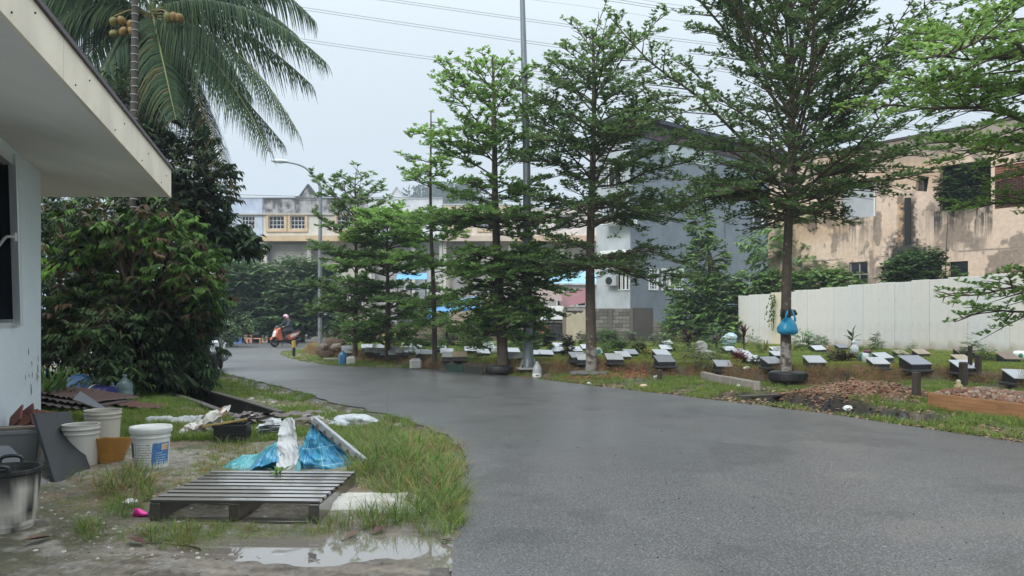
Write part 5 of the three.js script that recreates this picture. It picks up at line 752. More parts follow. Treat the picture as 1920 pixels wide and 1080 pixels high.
// ------------------------------------------------------------------ graves
const plants = [];
{
  const topM = { W: phys([.36, .37, .38], .22), G: phys([.17, .18, .20], .16), K: phys([.06, .065, .07], .10), T: phys([.30, .24, .17], .35, { map: T.grime }), B: phys([.15, .105, .075], .4, { map: T.grime }) };
  const bodyM = std([.022, .022, .024], .28), plinM = std([.04, .04, .04], .5, { map: T.grime }), edgeM = std([.36, .29, .19], .5);
  const mk = (name, kind) => {
    const o = thing(name, '', 'grave marker', [0, -50, 0], .3, 'sloping grave tablets');
    part('plinth', cbox(.69, .07, .54, .012), plinM, o).position.set(0, .02, 0);
    const poly = [[-.22, .05], [.22, .05], [.22, .17], [-.22, .36]]; const g = prism(poly.map(([z, y]) => [-z, y]), .56, .006); g.rotateY(Math.PI / 2); part('body', uvBox(g), bodyM, o);
    const a = Math.atan2(.19, .44), t = part('tablet', cbox(.64, .03, .52, .008), topM[kind], o); t.rotation.x = a; t.position.set(0, .281, 0);
    if (kind === 'T' || kind === 'B') { const e = new MB(); e.box(0, 0, .263, .65, .034, .012); e.box(-.323, 0, 0, .012, .034, .52); e.build('edge', edgeM, t); }
    return o;
  };
  const protos = {}; for (const k in topM) protos[k] = null;
  const put = (px, py, w, kind, label, dy = .26) => {
    const p = gpt(px, py, dy);
    const s = Math.min(1.25, Math.max(.66, w * -p.z / F / .78)), tr = .22 + (hash(px, Math.round(py), 3) - .5) * .24;
    if (!protos[kind]) { protos[kind] = mk('grave_tablet', kind); const o = protos[kind]; o.position.copy(p); o.rotation.set(0, tr, 0); o.scale.setScalar(s); o.userData.label = label; return o; }
    const o = dup(protos[kind], p, tr, label, null, s); o.rotation.set((hash(px, 5) - .5) * .08, tr, (hash(px, 6) - .5) * .09); return o;
  };
  // nearer ones, each with what stands around it
  const near = [
    [1715.5, 675, 58, 'G', 'large grey topped black grave tablet in front of the fence, behind the short posts'],
    [1808, 680, 52, 'W', 'white topped black grave tablet directly behind the paired short posts'],
    [1803, 665, 36, 'T', 'tan edged grave tablet just behind the white topped one by the paired posts'],
    [1807, 653, 38, 'B', 'brown topped tan edged grave tablet nearest the fence, above the paired posts'],
    [1890, 663, 42, 'B', 'brown topped grave tablet near the fence at the right edge'],
    [1909, 698, 56, 'W', 'grave tablet cut by the right edge of the picture, pale top'],
    [1689, 656, 31, 'T', 'flat tan grave tablet at the fence foot, left of two tan ones'],
    [1727, 655, 32, 'T', 'tan grave tablet with a pink flower at its corner, by the fence'],
    [1656, 661, 38, 'W', 'pale grave tablet behind the striped pot, middle of the right plot'],
    [1646, 670, 34, 'W', 'pale grave tablet heaped with white rubble beside the striped pot'],
    [1578, 645, 24, 'G', 'small grey grave tablet under the banana like plant at the fence'],
    [1535, 648, 29, 'W', 'pale grave tablet behind the pink and yellow flowers'],
    [1527, 667, 36, 'W', 'white grave tablet just right of the big trunk, below the flowers'],
    [1447, 669, 42, 'G', 'grey grave tablet just left of the big trunk with the bag'],
    [1458, 658, 24, 'W', 'narrow white grave tablet half behind the big trunk'],
    [1457, 650, 24, 'W', 'white grave tablet by the fence behind the big trunk'],
    [1410, 666, 34, 'W', 'white grave tablet right of the red leaved flower pot'],
    [1395, 657, 26, 'W', 'white grave tablet behind the red leaved flower pot'],
    [1385, 653, 24, 'W', 'white grave tablet below the pale blue wrapped wreath'],
    [1355, 676, 40, 'G', 'grey grave tablet left of the red leaved flower pot, dark side showing'],
    [1368, 649, 24, 'W', 'white grave tablet at the left end of the fence'],
    [1246, 669, 44, 'K', 'black polished grave tablet in front of a stack of three pale ones'],
    [1240, 657, 38, 'W', 'white grave tablet close behind the black polished one'],
    [1248, 647, 28, 'W', 'white grave tablet, second behind the black polished one'],
    [1251, 639, 24, 'W', 'white grave tablet, farthest behind the black polished one'],
    [1182, 655, 18, 'G', 'small grey grave tablet between two clipped round shrubs'],
    [1167, 659, 34, 'W', 'white grave tablet in front of the clipped round shrubs'],
    [1151, 663, 37, 'W', 'white grave tablet on the green lawn just right of the tall trunk'],
    [1100, 646, 16, 'W', 'small white grave tablet left of the tall trunk before the cream wall'],
    [1083, 660, 28, 'G', 'blue grey grave tablet beside the dark pointed shrub, left of the tall trunk'],
    [1079, 650, 18, 'W', 'white grave tablet behind the blue grey one by the dark shrub'],
    [1096, 664, 16, 'W', 'low white grave tablet touching the tall trunk on its left'],
    [1045, 650, 22, 'W', 'white grave tablet between two dark pointed shrubs'],
    [1046, 643, 22, 'W', 'white grave tablet behind the first dark pointed shrub'],
    [1024, 656, 22, 'W', 'white grave tablet left of the first dark pointed shrub'],
    [1006, 656, 20, 'W', 'white grave tablet touching the tall pole on its right'],
    [966, 661, 30, 'W', 'white grave tablet between the leaning trunk and the tall pole'],
    [962, 652, 24, 'W', 'white grave tablet behind the one between trunk and tall pole'],
    [862, 663, 28, 'T', 'tan topped grave tablet in front of a white one, near the green plank bed'],
    [842, 660, 28, 'W', 'white grave tablet to the left of the tan topped one'],
    [652, 648, 10, 'W', 'white grave tablet under the small open tree at the left end'],
    [653, 654, 11, 'W', 'second white grave tablet under the small open tree, nearer the road'],
    [905, 654, 28, 'W', 'white grave tablet behind the potted plant, left of the leaning trunk'],
  ];
  for (const n of near) put(...n);
  const back = [[688, 645.5], [695, 652], [709, 645.5], [712, 653], [725, 657.5], [740, 657], [764, 644, 'T'], [754, 652.5], [770, 652], [780, 646], [792, 655], [801, 655.5], [826, 648], [838, 653.5], [735, 649], [916, 642.5], [924, 648.5], [882, 650], [1007, 640]];
  const ord = ['first', 'second', 'third', 'fourth', 'fifth', 'sixth', 'seventh', 'eighth', 'ninth', 'tenth', 'eleventh', 'twelfth', 'thirteenth', 'fourteenth', 'fifteenth', 'sixteenth', 'seventeenth', 'eighteenth', 'nineteenth'];
  back.sort((a, b) => a[0] - b[0]).forEach(([x, y, k], i) => put(x, y, 17, k || 'W', `small ${k ? 'tan' : 'white'} grave tablet near the brown wall, ${ord[i]} of that crowd from the left`));
}
// ------------------------------------------------------------------ plants among the graves
{
  const at = (px, py) => gpt(px, py);
  const bush = (name, label, px, py, wpx, hpx, cols, n = 90, o = {}) => { const b = at(px, py), k = pxm(-b.z), rx = wpx / 2 * k, ry = hpx / 2 * k; return leafyTree({ name, label, cat: o.cat || 'shrub', seed: Math.round(px * 3 + py), base: b, len: o.len || .12, wid: o.wid || .07, per: 6, tri: true, cols, droop: o.droop ?? .0, blobs: [[0, ry * .95, 0, rx * .8, ry * .85, rx * .7, n, .2], [rx * .2, ry * 1.5, 0, rx * .5, ry * .4, rx * .5, n * .25, .4]] }); };
  const GR = [[.035, .07, .022], [.11, .19, .05]], DKc = [[.014, .016, .012], [.035, .035, .028]], PAL = [[.06, .10, .05], [.22, .27, .15]];
  bush('round_shrub', 'clipped round dark green shrub right of the tall trunk, nearer one', 1163, 664, 28, 24, [[.03, .06, .02], [.07, .13, .03]], 110, { len: .06, wid: .05 });
  bush('round_shrub', 'round green shrub with light leaves, behind the clipped one', 1144, 655, 30, 32, GR, 110);
  bush('flowering_shrub', 'shrub speckled with white flowers before the grey block wall', 1176, 650, 32, 30, PAL, 90); bush('round_shrub', 'broad brownish green clipped shrub in two lobes', 1198, 667, 40, 26, [[.06, .075, .025], [.12, .14, .045]], 150, { len: .06, wid: .05 });
  bush('flowering_shrub', 'white speckled shrub behind the stack of white tablets', 1235, 651, 36, 24, PAL, 90); bush('leafy_plant', 'tall leafy green plant by the cream wall', 1135, 650, 26, 34, GR, 70, { cat: 'plant' });
  bush('dark_shrub', 'dark pointed shrub, first right of the tall pole', 1030, 664, 16, 48, DKc, 90, { len: .09 }); bush('dark_shrub', 'dark wide shrub beside the blue grey tablet', 1065, 668, 20, 36, DKc, 100, { len: .09 }); bush('dark_shrub', 'thin dark pointed shrub before the cream wall', 1087, 647, 10, 26, DKc, 40, { len: .09 }); bush('dark_shrub', 'low rounded dark shrub at the foot of the cream wall post', 1051, 642, 12, 16, DKc, 34, { len: .08 });
  bush('pale_weed', 'pale yellow green weeds around the grave in the middle of the lawn', 1305, 685, 44, 26, [[.10, .14, .05], [.28, .30, .14]], 60, { cat: 'plant', len: .2, wid: .03, droop: .3 }); bush('pale_weed', 'pale weeds right of the middle lawn grave', 1328, 677, 20, 22, [[.10, .14, .05], [.28, .30, .14]], 34, { cat: 'plant', len: .2, wid: .03, droop: .3 }); bush('pale_weed', 'tangle of pale weeds at the fence foot by the wreath', 1345, 655, 36, 22, PAL, 60, { cat: 'plant', len: .16, wid: .04 });
  bush('pale_weed', 'yellowish weeds left of the red cordyline', 1270, 660, 24, 30, [[.10, .15, .04], [.26, .28, .10]], 50, { cat: 'plant', len: .18, wid: .04 });
  bush('red_flower_pot', 'dark red leaved flowers in a brown pot by the grey tablet', 1386, 684, 24, 26, [[.14, .012, .018], [.30, .03, .035]], 60, { cat: 'flowers', len: .07, wid: .05 }); bush('round_shrub', 'small dark round shrub on the bank left of the big trunk', 1417, 690, 22, 20, [[.04, .055, .018], [.08, .11, .03]], 70, { len: .05, wid: .04 });
  bush('flower_bunch', 'pink and yellow flower bunch on the grave right of the big trunk', 1551, 663, 22, 14, [[.55, .22, .10], [.65, .35, .30]], 30, { cat: 'flowers', len: .06, wid: .05 }); bush('rosette_shrub', 'pale green rosette shrub at the fence just right of the trunk', 1505, 660, 30, 36, [[.08, .16, .05], [.20, .32, .12]], 60, { len: .16, wid: .08 });
  bush('leafy_plant', 'thin leafy plant at the fence behind the pale tablets', 1641, 657, 16, 34, GR, 26, { cat: 'plant', len: .09 }); bush('low_weed', 'low weeds by the fence right of the rosette shrub', 1537, 650, 26, 20, PAL, 40, { cat: 'plant' }); bush('purple_hedge', 'low purple brown hedge strip between the tablets', 1580, 680, 56, 20, [[.03, .012, .012], [.075, .035, .03]], 130, { len: .07, wid: .05 });
  bush('flower_bunch', 'pink blossom beside the tan tablet at the fence', 1737, 661, 10, 7, [[.5, .16, .28], [.6, .25, .4]], 10, { cat: 'flowers', len: .05, wid: .05 }); bush('flower_bunch', 'yellow flowers beside the black polished tablet', 1216, 673, 20, 20, [[.06, .09, .02], [.45, .36, .04]], 40, { cat: 'flowers', len: .06, wid: .05 });
  const farP = [[835, 652, 20, 30, 'leafy plant in front of the wall, right of the slender trunk'], [858, 650, 16, 26, 'dark leafy plant in front of the wall, second from the slender trunk'], [877, 652, 16, 34, 'tall narrow plant before the wall near the block shed'], [906, 654, 16, 30, 'bushy plant left of the leaning trunk by the wall'], [971, 652, 24, 34, 'light green bush left of the tall pole'], [985, 660, 16, 30, 'leafy bush touching the tall pole'], [1015, 650, 16, 26, 'green bush right of the tall pole near the dark shrub'], [742, 650, 16, 16, 'low green shrub beside the second tree'], [805, 650, 22, 24, 'yellow green bush left of the slender trunk'], [682, 640, 18, 18, 'bush at the left end of the brown wall'], [1120, 645, 16, 22, 'green shrub behind the tall trunk'], [1100, 640, 14, 14, 'small shrub at the foot of the cream wall']];
  for (const [x, y, w, h, l] of farP) bush('leafy_plant', l, x, y, w, h, GR, 55, { cat: 'plant', len: .15, wid: .08 });
  bush('leafy_bush', 'airy light green bush beside the small open tree', 648, 650, 40, 70, [[.05, .10, .03], [.16, .26, .07]], 130, { cat: 'bush', len: .2, wid: .09 }); bush('croton', 'yellow leaved plant beside the second tree trunk', 736, 648, 13, 22, [[.42, .30, .02], [.5, .42, .06]], 24, { cat: 'plant', len: .2, wid: .09 });
  bush('potted_plant', 'round dark green plant on the verge by the lamp post, left of two', 618, 651, 17, 16, GR, 50, { cat: 'plant', len: .12 }); bush('potted_plant', 'green plant on the verge by the lamp post, right of two', 635, 651, 13, 20, GR, 40, { cat: 'plant', len: .12 });
  bush('standing_plant', 'pale leaved young plant on a thin stem above the brown bank', 889, 676, 18, 44, [[.08, .14, .05], [.26, .34, .14]], 40, { cat: 'plant', len: .14, wid: .07 });
  { // many small plants standing between the tablets
    const r = rng(88), src = []; for (let v = 0; v < 4; v++) { const o = leafyTree({ name: 'small_plant', label: 'small green leafy plant standing among the pale grave tablets', cat: 'plant', group: 'small green plants among the graves', seed: 300 + v, base: V(0, .3, 0), len: .13, wid: .06, per: 6, tri: true, droop: .1, cols: v % 2 ? [[.05, .10, .03], [.15, .25, .06]] : GR, blobs: [[0, .2, 0, .16, .18, .16, 30, .3], [.05, .38, 0, .1, .14, .1, 12, .5]] }); src.push(o); }
    let n = 0; for (let i = 0; i < 400 && n < 60; i++) { const px = 672 + r() * 1240, py = 643 + r() * (px > 1120 ? 36 : 22), p = gpt(px, py); if (sdPlat(p.x, p.z) > -.5) continue; const o = n < 4 ? src[n] : dup(src[n % 4], p, r() * 6.28); o.position.copy(p); o.scale.setScalar(.45 + .6 * r()); o.userData.px = px; src[n] ??= o; src[n] = o; n++; }
    const marks = [[667, 'the small open tree'], [727, 'the second trunk from the left'], [812, 'the slender trunk'], [941, 'the leaning trunk'], [991, 'the tall pole'], [1110, 'the tall trunk'], [1290, 'the large red cordyline'], [1394, 'the left end of the fence'], [1478, 'the trunk with the blue bag'], [1602, 'the white urn'], [1715, 'the large grey tablet'], [1808, 'the paired posts'], [1900, 'the right edge of the plot']], cnt = {}, ORD = ['first', 'second', 'third', 'fourth', 'fifth', 'sixth', 'seventh', 'eighth', 'ninth', 'tenth', 'eleventh', 'twelfth'];
    for (const o of src.sort((a, b) => a.userData.px - b.userData.px)) { const m = marks.reduce((a, b) => Math.abs(b[0] - o.userData.px) < Math.abs(a[0] - o.userData.px) ? b : a)[1], c = cnt[m] = (cnt[m] ?? -1) + 1; o.userData = { label: `small green plant, ${ORD[c]} from the left of those near ${m}`, category: 'plant', group: 'small green plants among the graves' }; }
  }
  // cordylines and other strap plants
  const strap = (name, label, px, py, hpx, n, c1, c2, stemF = .45, len = .5, cat = 'plant') => { const b = at(px, py), H = hpx * pxm(-b.z), o = thing(name, label, cat, b), r = rng(Math.round(px)), L = new Leaves(), st = new MB(true); st.tube([V(0, -.03, 0), V(.02, H * stemF * .5, 0), V(0, H * stemF, 0)], .02, 6); st.build('stem', M.twig, o); for (let i = 0; i < n; i++) { const a = r() * 6.28, e = .15 + r() * 1.25, l = len * (.7 + .5 * r()), y0 = H * stemF * (.35 + .65 * r()), pts = []; for (let k = 0; k <= 5; k++) { const t = k / 5; pts.push(V(Math.cos(a) * Math.cos(e) * l * t, y0 + Math.sin(e) * l * t - .22 * l * t * t, Math.sin(a) * Math.cos(e) * l * t)); } L.strip(pts, [.025, .05, .06, .055, .035, .004], V(-Math.sin(a), 0, Math.cos(a)), vary(mixc(c1, c2, r()), r, .25)); } part('leaves', L.geo(), M.leafWet, o); return o; };
  strap('cordyline', 'large dark red cordyline in the middle of the graves', 1290, 663, 54, 60, [.035, .014, .016], [.10, .03, .035], .6, .5); strap('cordyline', 'smaller red brown cordyline before the creeper covered tree', 1343, 655, 34, 34, [.05, .022, .02], [.12, .05, .04], .5, .42); strap('cordyline', 'thin stemmed dark cordyline in front of the left fence end', 1394, 668, 66, 30, [.03, .018, .016], [.09, .04, .035], .72, .36); strap('cordyline', 'dark cordyline before the wall right of the slender trunk', 839, 655, 40, 30, [.02, .015, .015], [.05, .03, .03], .55, .5);
  strap('strap_leaf_plant', 'yellow green strap leaves at the fence left of the big trunk', 1436, 660, 22, 26, [.16, .18, .05], [.32, .30, .10], .1, .5);
  { const b = at(1596, 657), o = thing('banana_plant', 'small banana like plant with a dark withered tip at the fence', 'plant', b), L = new Leaves(), r = rng(9), st = new MB(true); st.tube([V(0, -.03, 0), V(.03, .35, 0), V(.08, .7, 0)], .03, 6); st.build('stem', std([.12, .13, .06], .7), o); for (const [dx, dy, l, c] of [[-.6, .35, .5, MD], [-.4, .6, .45, DK], [.5, .4, .45, MD], [.25, .95, .5, [.10, .07, .06]], [.6, .15, .4, DK], [-.3, .2, .35, MD]]) L.leaf(V(.03, .3 + dy * .3, 0), V(dx, dy, .2).normalize(), UP, l, .17, vary(c, r, .2), .15, .3); part('leaves', L.geo(), M.leafWet, o); }
}
// ------------------------------------------------------------------ small things on the grave plot and verge
{
  const cloth = (nu, nv, f) => sheet(nu, nv, f);
  const white = phys([.70, .72, .73], .5, { transmission: .2, thickness: 0 });
  const bagShape = (w, h, s, flat = .6) => { const g = new THREE.SphereGeometry(1, 28, 22), P = g.attributes.position; for (let i = 0; i < P.count; i++) { let x = P.getX(i), y = P.getY(i), z = P.getZ(i); const t = (y + 1) / 2, k = Math.pow(Math.max(0, 1 - t), .55) * 1.15 + .10, a = Math.atan2(z, x), n = 1 + .22 * (fbm(a * 2.2 + 8, t * 5 + 3, s, 3) - .5) + .05 * Math.sin(a * 9 + t * 3); P.setXYZ(i, Math.cos(a) * Math.hypot(x, z) ** .55 * w / 2 * k * n, t * h, Math.sin(a) * Math.hypot(x, z) ** .55 * w / 2 * flat * k * n); } g.computeVertexNormals(); return uvBox(g); };
  // blue carrier bag tied round the big trunk
  const tb = gpt(1476, 716), d = -tb.z - .12, k = pxm(d), bm = phys([.02, .30, .52], .28, { transmission: .3, thickness: 0 }), b0 = ap(1477, 628, d - .1), bg = thing('carrier_bag', 'sky blue plastic carrier bag knotted round the big tree trunk', 'plastic bag', b0);
  part('bag', bagShape(.42, .40, 7, .8), bm, bg); { const h = new MB(true); for (const s of [-1, 1]) h.add(sheet(3, 10, (u, v) => V(s * (.12 - .07 * v) + (u - .5) * .05 * (1 - v * .4), .28 + v * .24, .10 + .05 * Math.sin(v * 3) + .01 * Math.sin(u * 6 + v * 9)))); h.build('handle', bm, bg); }
  const kb = new MB(); kb.cyl(0, .47, -.06, .135, .13, .14, 14); kb.box(.15, .47, 0, .07, .12, .05, 0, 0, .5, .01); kb.box(-.13, .45, .02, .05, .14, .05, 0, 0, -.3, .01); kb.build('black_strap', M.black, bg);
  // tyre round the trunk
  const ty = thing('old_tyre', 'black rubber tyre lying round the foot of the big tree', 'tyre', tb.clone().add(V(0, .0, .03))); const prof = []; for (let i = 0; i <= 22; i++) { const a = i / 22 * Math.PI * 2; prof.push([.275 + .115 * Math.sign(Math.cos(a)) * Math.abs(Math.cos(a)) ** .7, .125 + .115 * Math.sign(Math.sin(a)) * Math.abs(Math.sin(a)) ** .6]); } part('tyre', lathe(prof, 40), M.rubber, ty); { const t = new MB(); for (let i = 0; i < 44; i++) { const a = i / 44 * 6.283; t.box(Math.cos(a) * .392, .125, Math.sin(a) * .392, .014, .14, .035, 0, -a, 0); } t.build('tread', M.rubber, ty).userData.kind = 'stuff'; } part('soil', lump(.24, .07, .24, .2, 3, 3, 2), std([.06, .045, .03], .95), ty).position.y = .1;
  { const p = gpt(941, 690), o = thing('old_tyre', 'half buried tyre slab round the leaning tree left of the pole', 'tyre', p.clone().add(V(-.05, -.15, .06)), .3); part('tyre', lathe(prof, 32), M.rubber, o); }
  { const p = gpt(1107, 702), o = thing('stone_ring', 'ring of pale stones round the foot of the tall trunk', 'stones', p), r = rng(8); for (let i = 0; i < 9; i++) { const a = i / 9 * 6.28; part('stone', lump(.12 + r() * .05, .06, .09, .25, 2, i, 1), std([.15, .145, .135], .85, { map: T.grime }), o).position.set(Math.cos(a) * .36, .03, Math.sin(a) * .30 + .02); } }
  // upturned five litre water bottle on the kerb
  { const p = gpt(1007, 711), o = thing('water_bottle', 'clear plastic water bottle standing upright at the road edge by the pole', 'bottle', p), cl = phys([.66, .70, .73], .3, { transmission: .55, thickness: 0 }); const s = -p.z / F; const H = 32 * s, R = 9 * s; part('bottle', lathe([[0, .0], [R * .96, .0], [R, .02], [R, H * .32], [R * .97, H * .5], [R * .8, H * .72], [R * .5, H * .88], [R * .22, H * .95], [R * .2, H]], 26), cl, o); part('label', lathe([[R * 1.01, H * .14], [R * 1.015, H * .15], [R * 1.01, H * .36], [R * 1.0, H * .36]], 26), M.white, o); const mk = new MB(); for (const [x, y, w] of [[-.03, 0, .03], [0, .006, .035], [.03, 0, .03], [0, -.012, .07]]) mk.box(x, H * .25 + y, R * 1.02 - Math.abs(x) * .2, w, .012, .006, 0, x * 6); mk.build('mark', M.black, o); part('cap', new THREE.CylinderGeometry(R * .24, R * .24, H * .06, 14), std([.6, .62, .66], .4), o).position.y = H * 1.0; }
  // jerrycans, blue water gallon
  const jerry = (px, py, wpx, hpx, label) => { const p = gpt(px, py), s = -p.z / F, o = thing('jerrycan', label, 'jerrycan', p, .25); const m = std([.56, .56, .53], .5, { map: T.grime }), w = wpx * s, h = hpx * s; part('can', cbox(w, h * .92, w * .7, w * .12), m, o).position.y = h * .46; const b = new MB(); b.box(0, h * .96, 0, w * .55, h * .09, w * .2, 0, 0, 0, .01); b.build('handle', m, o); part('cap', new THREE.CylinderGeometry(w * .1, w * .1, h * .1, 10), m, o).position.set(w * .34, h * .95, 0); for (const y of [.35, .62]) part('rib', cbox(w * 1.012, h * .04, w * .712, .004), m, o).position.y = h * y; };
  jerry(658, 684, 16, 16, 'white plastic jerrycan beside the blue water gallon on the verge'); jerry(779, 692, 21, 20, 'white plastic jerrycan alone on the verge left of the slender trunk');
  const gallon = (p, m, label, s = 1, turn) => { const o = thing('water_gallon', label, 'water bottle', p); if (turn) o.rotation.z = turn; part('bottle', lathe([[0, 0], [.125, 0], [.135, .02], [.135, .07], [.128, .09], [.135, .11], [.135, .17], [.128, .19], [.135, .21], [.135, .30], [.11, .35], [.05, .39], [.03, .41], [.03, .45], [0, .45]].map(([a, b]) => [a * s, b * s]), 24), m, o); part('cap', new THREE.CylinderGeometry(.034 * s, .034 * s, .03 * s, 12), std([.35, .45, .55], .5), o).position.y = .455 * s; return o; };
  gallon(gpt(643, 684), phys([.06, .22, .42], .12, { transmission: .35, thickness: 0 }), 'blue water gallon on the verge beside the white jerrycan', 1.05);
  // ornaments
  { const p = gpt(1602, 666), o = thing('white_urn', 'white wrapped urn standing on the lawn near the fence', 'urn', p); part('urn', lathe([[0, 0], [.09, 0], [.11, .05], [.13, .16], [.12, .26], [.07, .33], [.06, .38], [.08, .42], [0, .44]], 20), white, o); part('tuft', lump(.08, .06, .07, .4, 3, 2, 2), white, o).position.y = .43; }
  { const p = gpt(1622, 683), o = thing('striped_pot', 'egg shaped pot with white and green stripes among the graves', 'pot', p, .3); const g = lathe([[0, 0], [.08, 0], [.14, .06], [.165, .15], [.15, .24], [.11, .29], [.09, .28], [0, .27]], 24).toNonIndexed(), P = g.attributes.position, C = []; for (let i = 0; i < P.count; i++) { const a = Math.atan2(P.getZ(i), P.getX(i)); C.push(...(Math.sin(a * 3 + 1) > 0 ? [.66, .68, .67] : [.06, .16, .12])); } g.setAttribute('color', new THREE.Float32BufferAttribute(C, 3)); part('pot', g, std(0xffffff, .35, { vertexColors: true }), o); for (const [x, z, c] of [[.07, .05, [.12, .03, .06]], [-.02, .06, [.16, .05, .09]], [.12, -.02, [.10, .02, .05]]]) part('blossom', lump(.06, .05, .06, .4, 3, 6, 2), std(c, .7), o).position.set(x, .31, z); }
  { const p = gpt(1912, 676), o = thing('painted_pot', 'white pot with a green spot at the right edge of the plot', 'pot', p); part('pot', lathe([[0, 0], [.08, 0], [.14, .06], [.16, .15], [.13, .25], [0, .26]], 20), M.white, o); part('green_spot', lump(.06, .06, .02, .1, 2, 3, 1), std([.03, .22, .12], .5), o).position.set(-.06, .14, .14); }
  { const p = gpt(1367, 652), o = thing('wrapped_wreath', 'wreath wrapped in pale blue and white plastic at the fence end', 'wreath', p); part('wreath', lump(.32, .26, .12, .35, 2.2, 4, 3), phys([.42, .58, .66], .25, { transmission: .25, thickness: 0 }), o).position.y = .34; part('bow', lump(.14, .10, .06, .5, 3, 5, 2), white, o).position.set(.05, .46, .1); const b = new MB(); b.bar(V(0, 0, 0), V(0, .3, 0), .03); b.build('stake', M.twig, o); }
  { const p = gpt(1313, 662), o = thing('white_rock', 'white rounded grave stone in the middle of the weeds', 'stone', p, .2); const s = new THREE.Shape(); s.moveTo(-.2, 0); s.lineTo(.2, 0); s.lineTo(.2, .2); s.absarc(0, .2, .2, 0, Math.PI); const g = new THREE.ExtrudeGeometry(s, { depth: .1, bevelEnabled: true, bevelSize: .015, bevelThickness: .015, bevelSegments: 2 }); part('slab', uvBox(g), std([.56, .53, .50], .7, { map: T.grime }), o); part('ledger', cbox(.5, .08, .6, .02), std([.5, .48, .46], .7, { map: T.grime }), o).position.set(0, .06, .45); }
  { const p = gpt(931, 665), o = thing('white_jug', 'white plastic jug lying by the leaning trunk', 'jug', p.clone().add(V(0, .11, 0))); part('jug', lump(.2, .13, .13, .06, 1, 3, 2), M.white, o); const h = new MB(true); h.tube(curve([V(.1, .08, 0), V(.22, .14, 0), V(.2, .0, 0)], 8), .015, 6); h.build('handle', M.white, o); }
  { const p = gpt(1122, 667), o = thing('green_white_plate', 'round white disc with a green centre leaning right of the tall trunk', 'plate', p.clone().add(V(.0, .13, .05)), .3); const g = new THREE.CylinderGeometry(.14, .14, .02, 24); g.rotateX(1.3); part('plate', g, M.white, o); const q = new THREE.CylinderGeometry(.075, .075, .01, 20); q.rotateX(1.3); part('green_disc', q, std([.02, .22, .13], .5), o).position.set(0, .004, .015); }
  // short posts, kerbs, planks, beds
  const post = (px, py, h, label, w = .11) => { const p = gpt(px, py), o = thing('short_post', label, 'post', p.clone().add(V(0, -.08, 0)), .3); const m = std([.06, .045, .035], .85, { map: T.bark }); part('post', cbox(w, h, w, .012), m, o).position.y = h / 2; part('top', cbox(w * .9, .02, w * .9, .006), std([.10, .08, .06], .9, { map: T.wood }), o).position.y = h + .011; };
  post(1718, 742, .46, 'short dark wooden post beside the red soil mound'); post(1806, 729, .62, 'tall dark wooden post at the head of the plank edged bed', .13); post(1834, 702, .50, 'right one of the paired dark posts behind the bed', .11); post(1819, 695, .62, 'left one of the paired dark posts, bark covered', .08); post(1587, 712, .22, 'low stump at the top of the red soil mound', .09); post(1237, 712, .30, 'short dark post at the notch in the grassy bank', .10);
  { // plank edged gravel bed
    const A = gp(1742, 765, .04), B = gp(1960, 796, .04), o = thing('plank_bed', 'orange brown plank edged grave bed at the right edge', 'grave bed', A), e = B.clone().sub(A), pm = std([.34, .17, .075], .7, { map: rep(T.wood, .8), ...soft }); const L = e.length(), n = e.clone().normalize(), back = V(n.z, 0, -n.x).multiplyScalar(1.35); const bx = (p, q, name) => { const m = new MB(); m.bar(p.clone().add(V(0, .12, 0)), q.clone().add(V(0, .12, 0)), .05, .25, .006); m.build(name, pm, o); };
    const O = V(0, 0, 0); bx(O, e, 'plank'); bx(V(.03, .01, 0).add(n.clone().multiplyScalar(.02)), back.clone().add(V(.03, .01, 0)), 'plank'); bx(back, back.clone().add(e), 'plank');
    part('fill', sheet(24, 10, (u, v) => e.clone().multiplyScalar(u).addScaledVector(back, v).add(V(0, .19 + .08 * Math.sin(v * 3.1) + .05 * fbm(u * 9, v * 5, 4), 0))), std([.19, .10, .07], .9, { map: T.soil, bumpMap: T.soilBump, bumpScale: .03 }), o);
    const g = new THREE.IcosahedronGeometry(.035, 0), im = new THREE.InstancedMesh(g, std(0xffffff, .85), 900), r = rng(6), m4 = new THREE.Matrix4(); for (let i = 0; i < 900; i++) { const u = r(), v = .05 + r() * .9, p = e.clone().multiplyScalar(u).addScaledVector(back, v).add(V(0, .2 + .08 * Math.sin(v * 3.1) + .03, 0)), s = .4 + r() * .9; m4.compose(p, new THREE.Quaternion().setFromEuler(new THREE.Euler(r() * 6, r() * 6, 0)), V(s, s * .6, s * 1.2)); im.setMatrixAt(i, m4); im.setColorAt(i, new THREE.Color().setRGB(...vary(r() < .5 ? [.22, .11, .075] : [.26, .20, .15], r, .4))); } im.name = 'stones'; im.userData.kind = 'stuff'; o.add(im);
  }
  { const p = gpt(1797, 731), o = thing('clay_pot', 'little cream and yellow pot beside the tall post', 'pot', p); part('pot', lathe([[0, 0], [.06, 0], [.08, .05], [.075, .1], [.04, .13], [.05, .17], [0, .17]], 16), std([.48, .40, .22], .6, { map: T.grime }), o); part('lid', lump(.04, .03, .04, .2, 3, 1, 1), std([.6, .58, .5], .6), o).position.y = .18; }
  { const A = gp(1318, 702, .16), B = gp(1421, 722, .16), o = thing('concrete_kerb', 'broken concrete kerb under the grassy bank left of the tyre', 'kerb', A.clone().setY(.05)); const r = rng(4), v = B.clone().sub(A); for (let i = 0; i < 5; i++) { const m = new MB(); m.bar(v.clone().multiplyScalar(i / 5 + .004).add(V(0, .06 + r() * .02, 0)), v.clone().multiplyScalar((i + 1) / 5 - .004).add(V(0, .06 + r() * .02, 0)), .14, .2, .015); m.build('kerb_stone', std([.26 + r() * .05, .25, .225], .85, { map: T.grime, ...soft }), o); } }
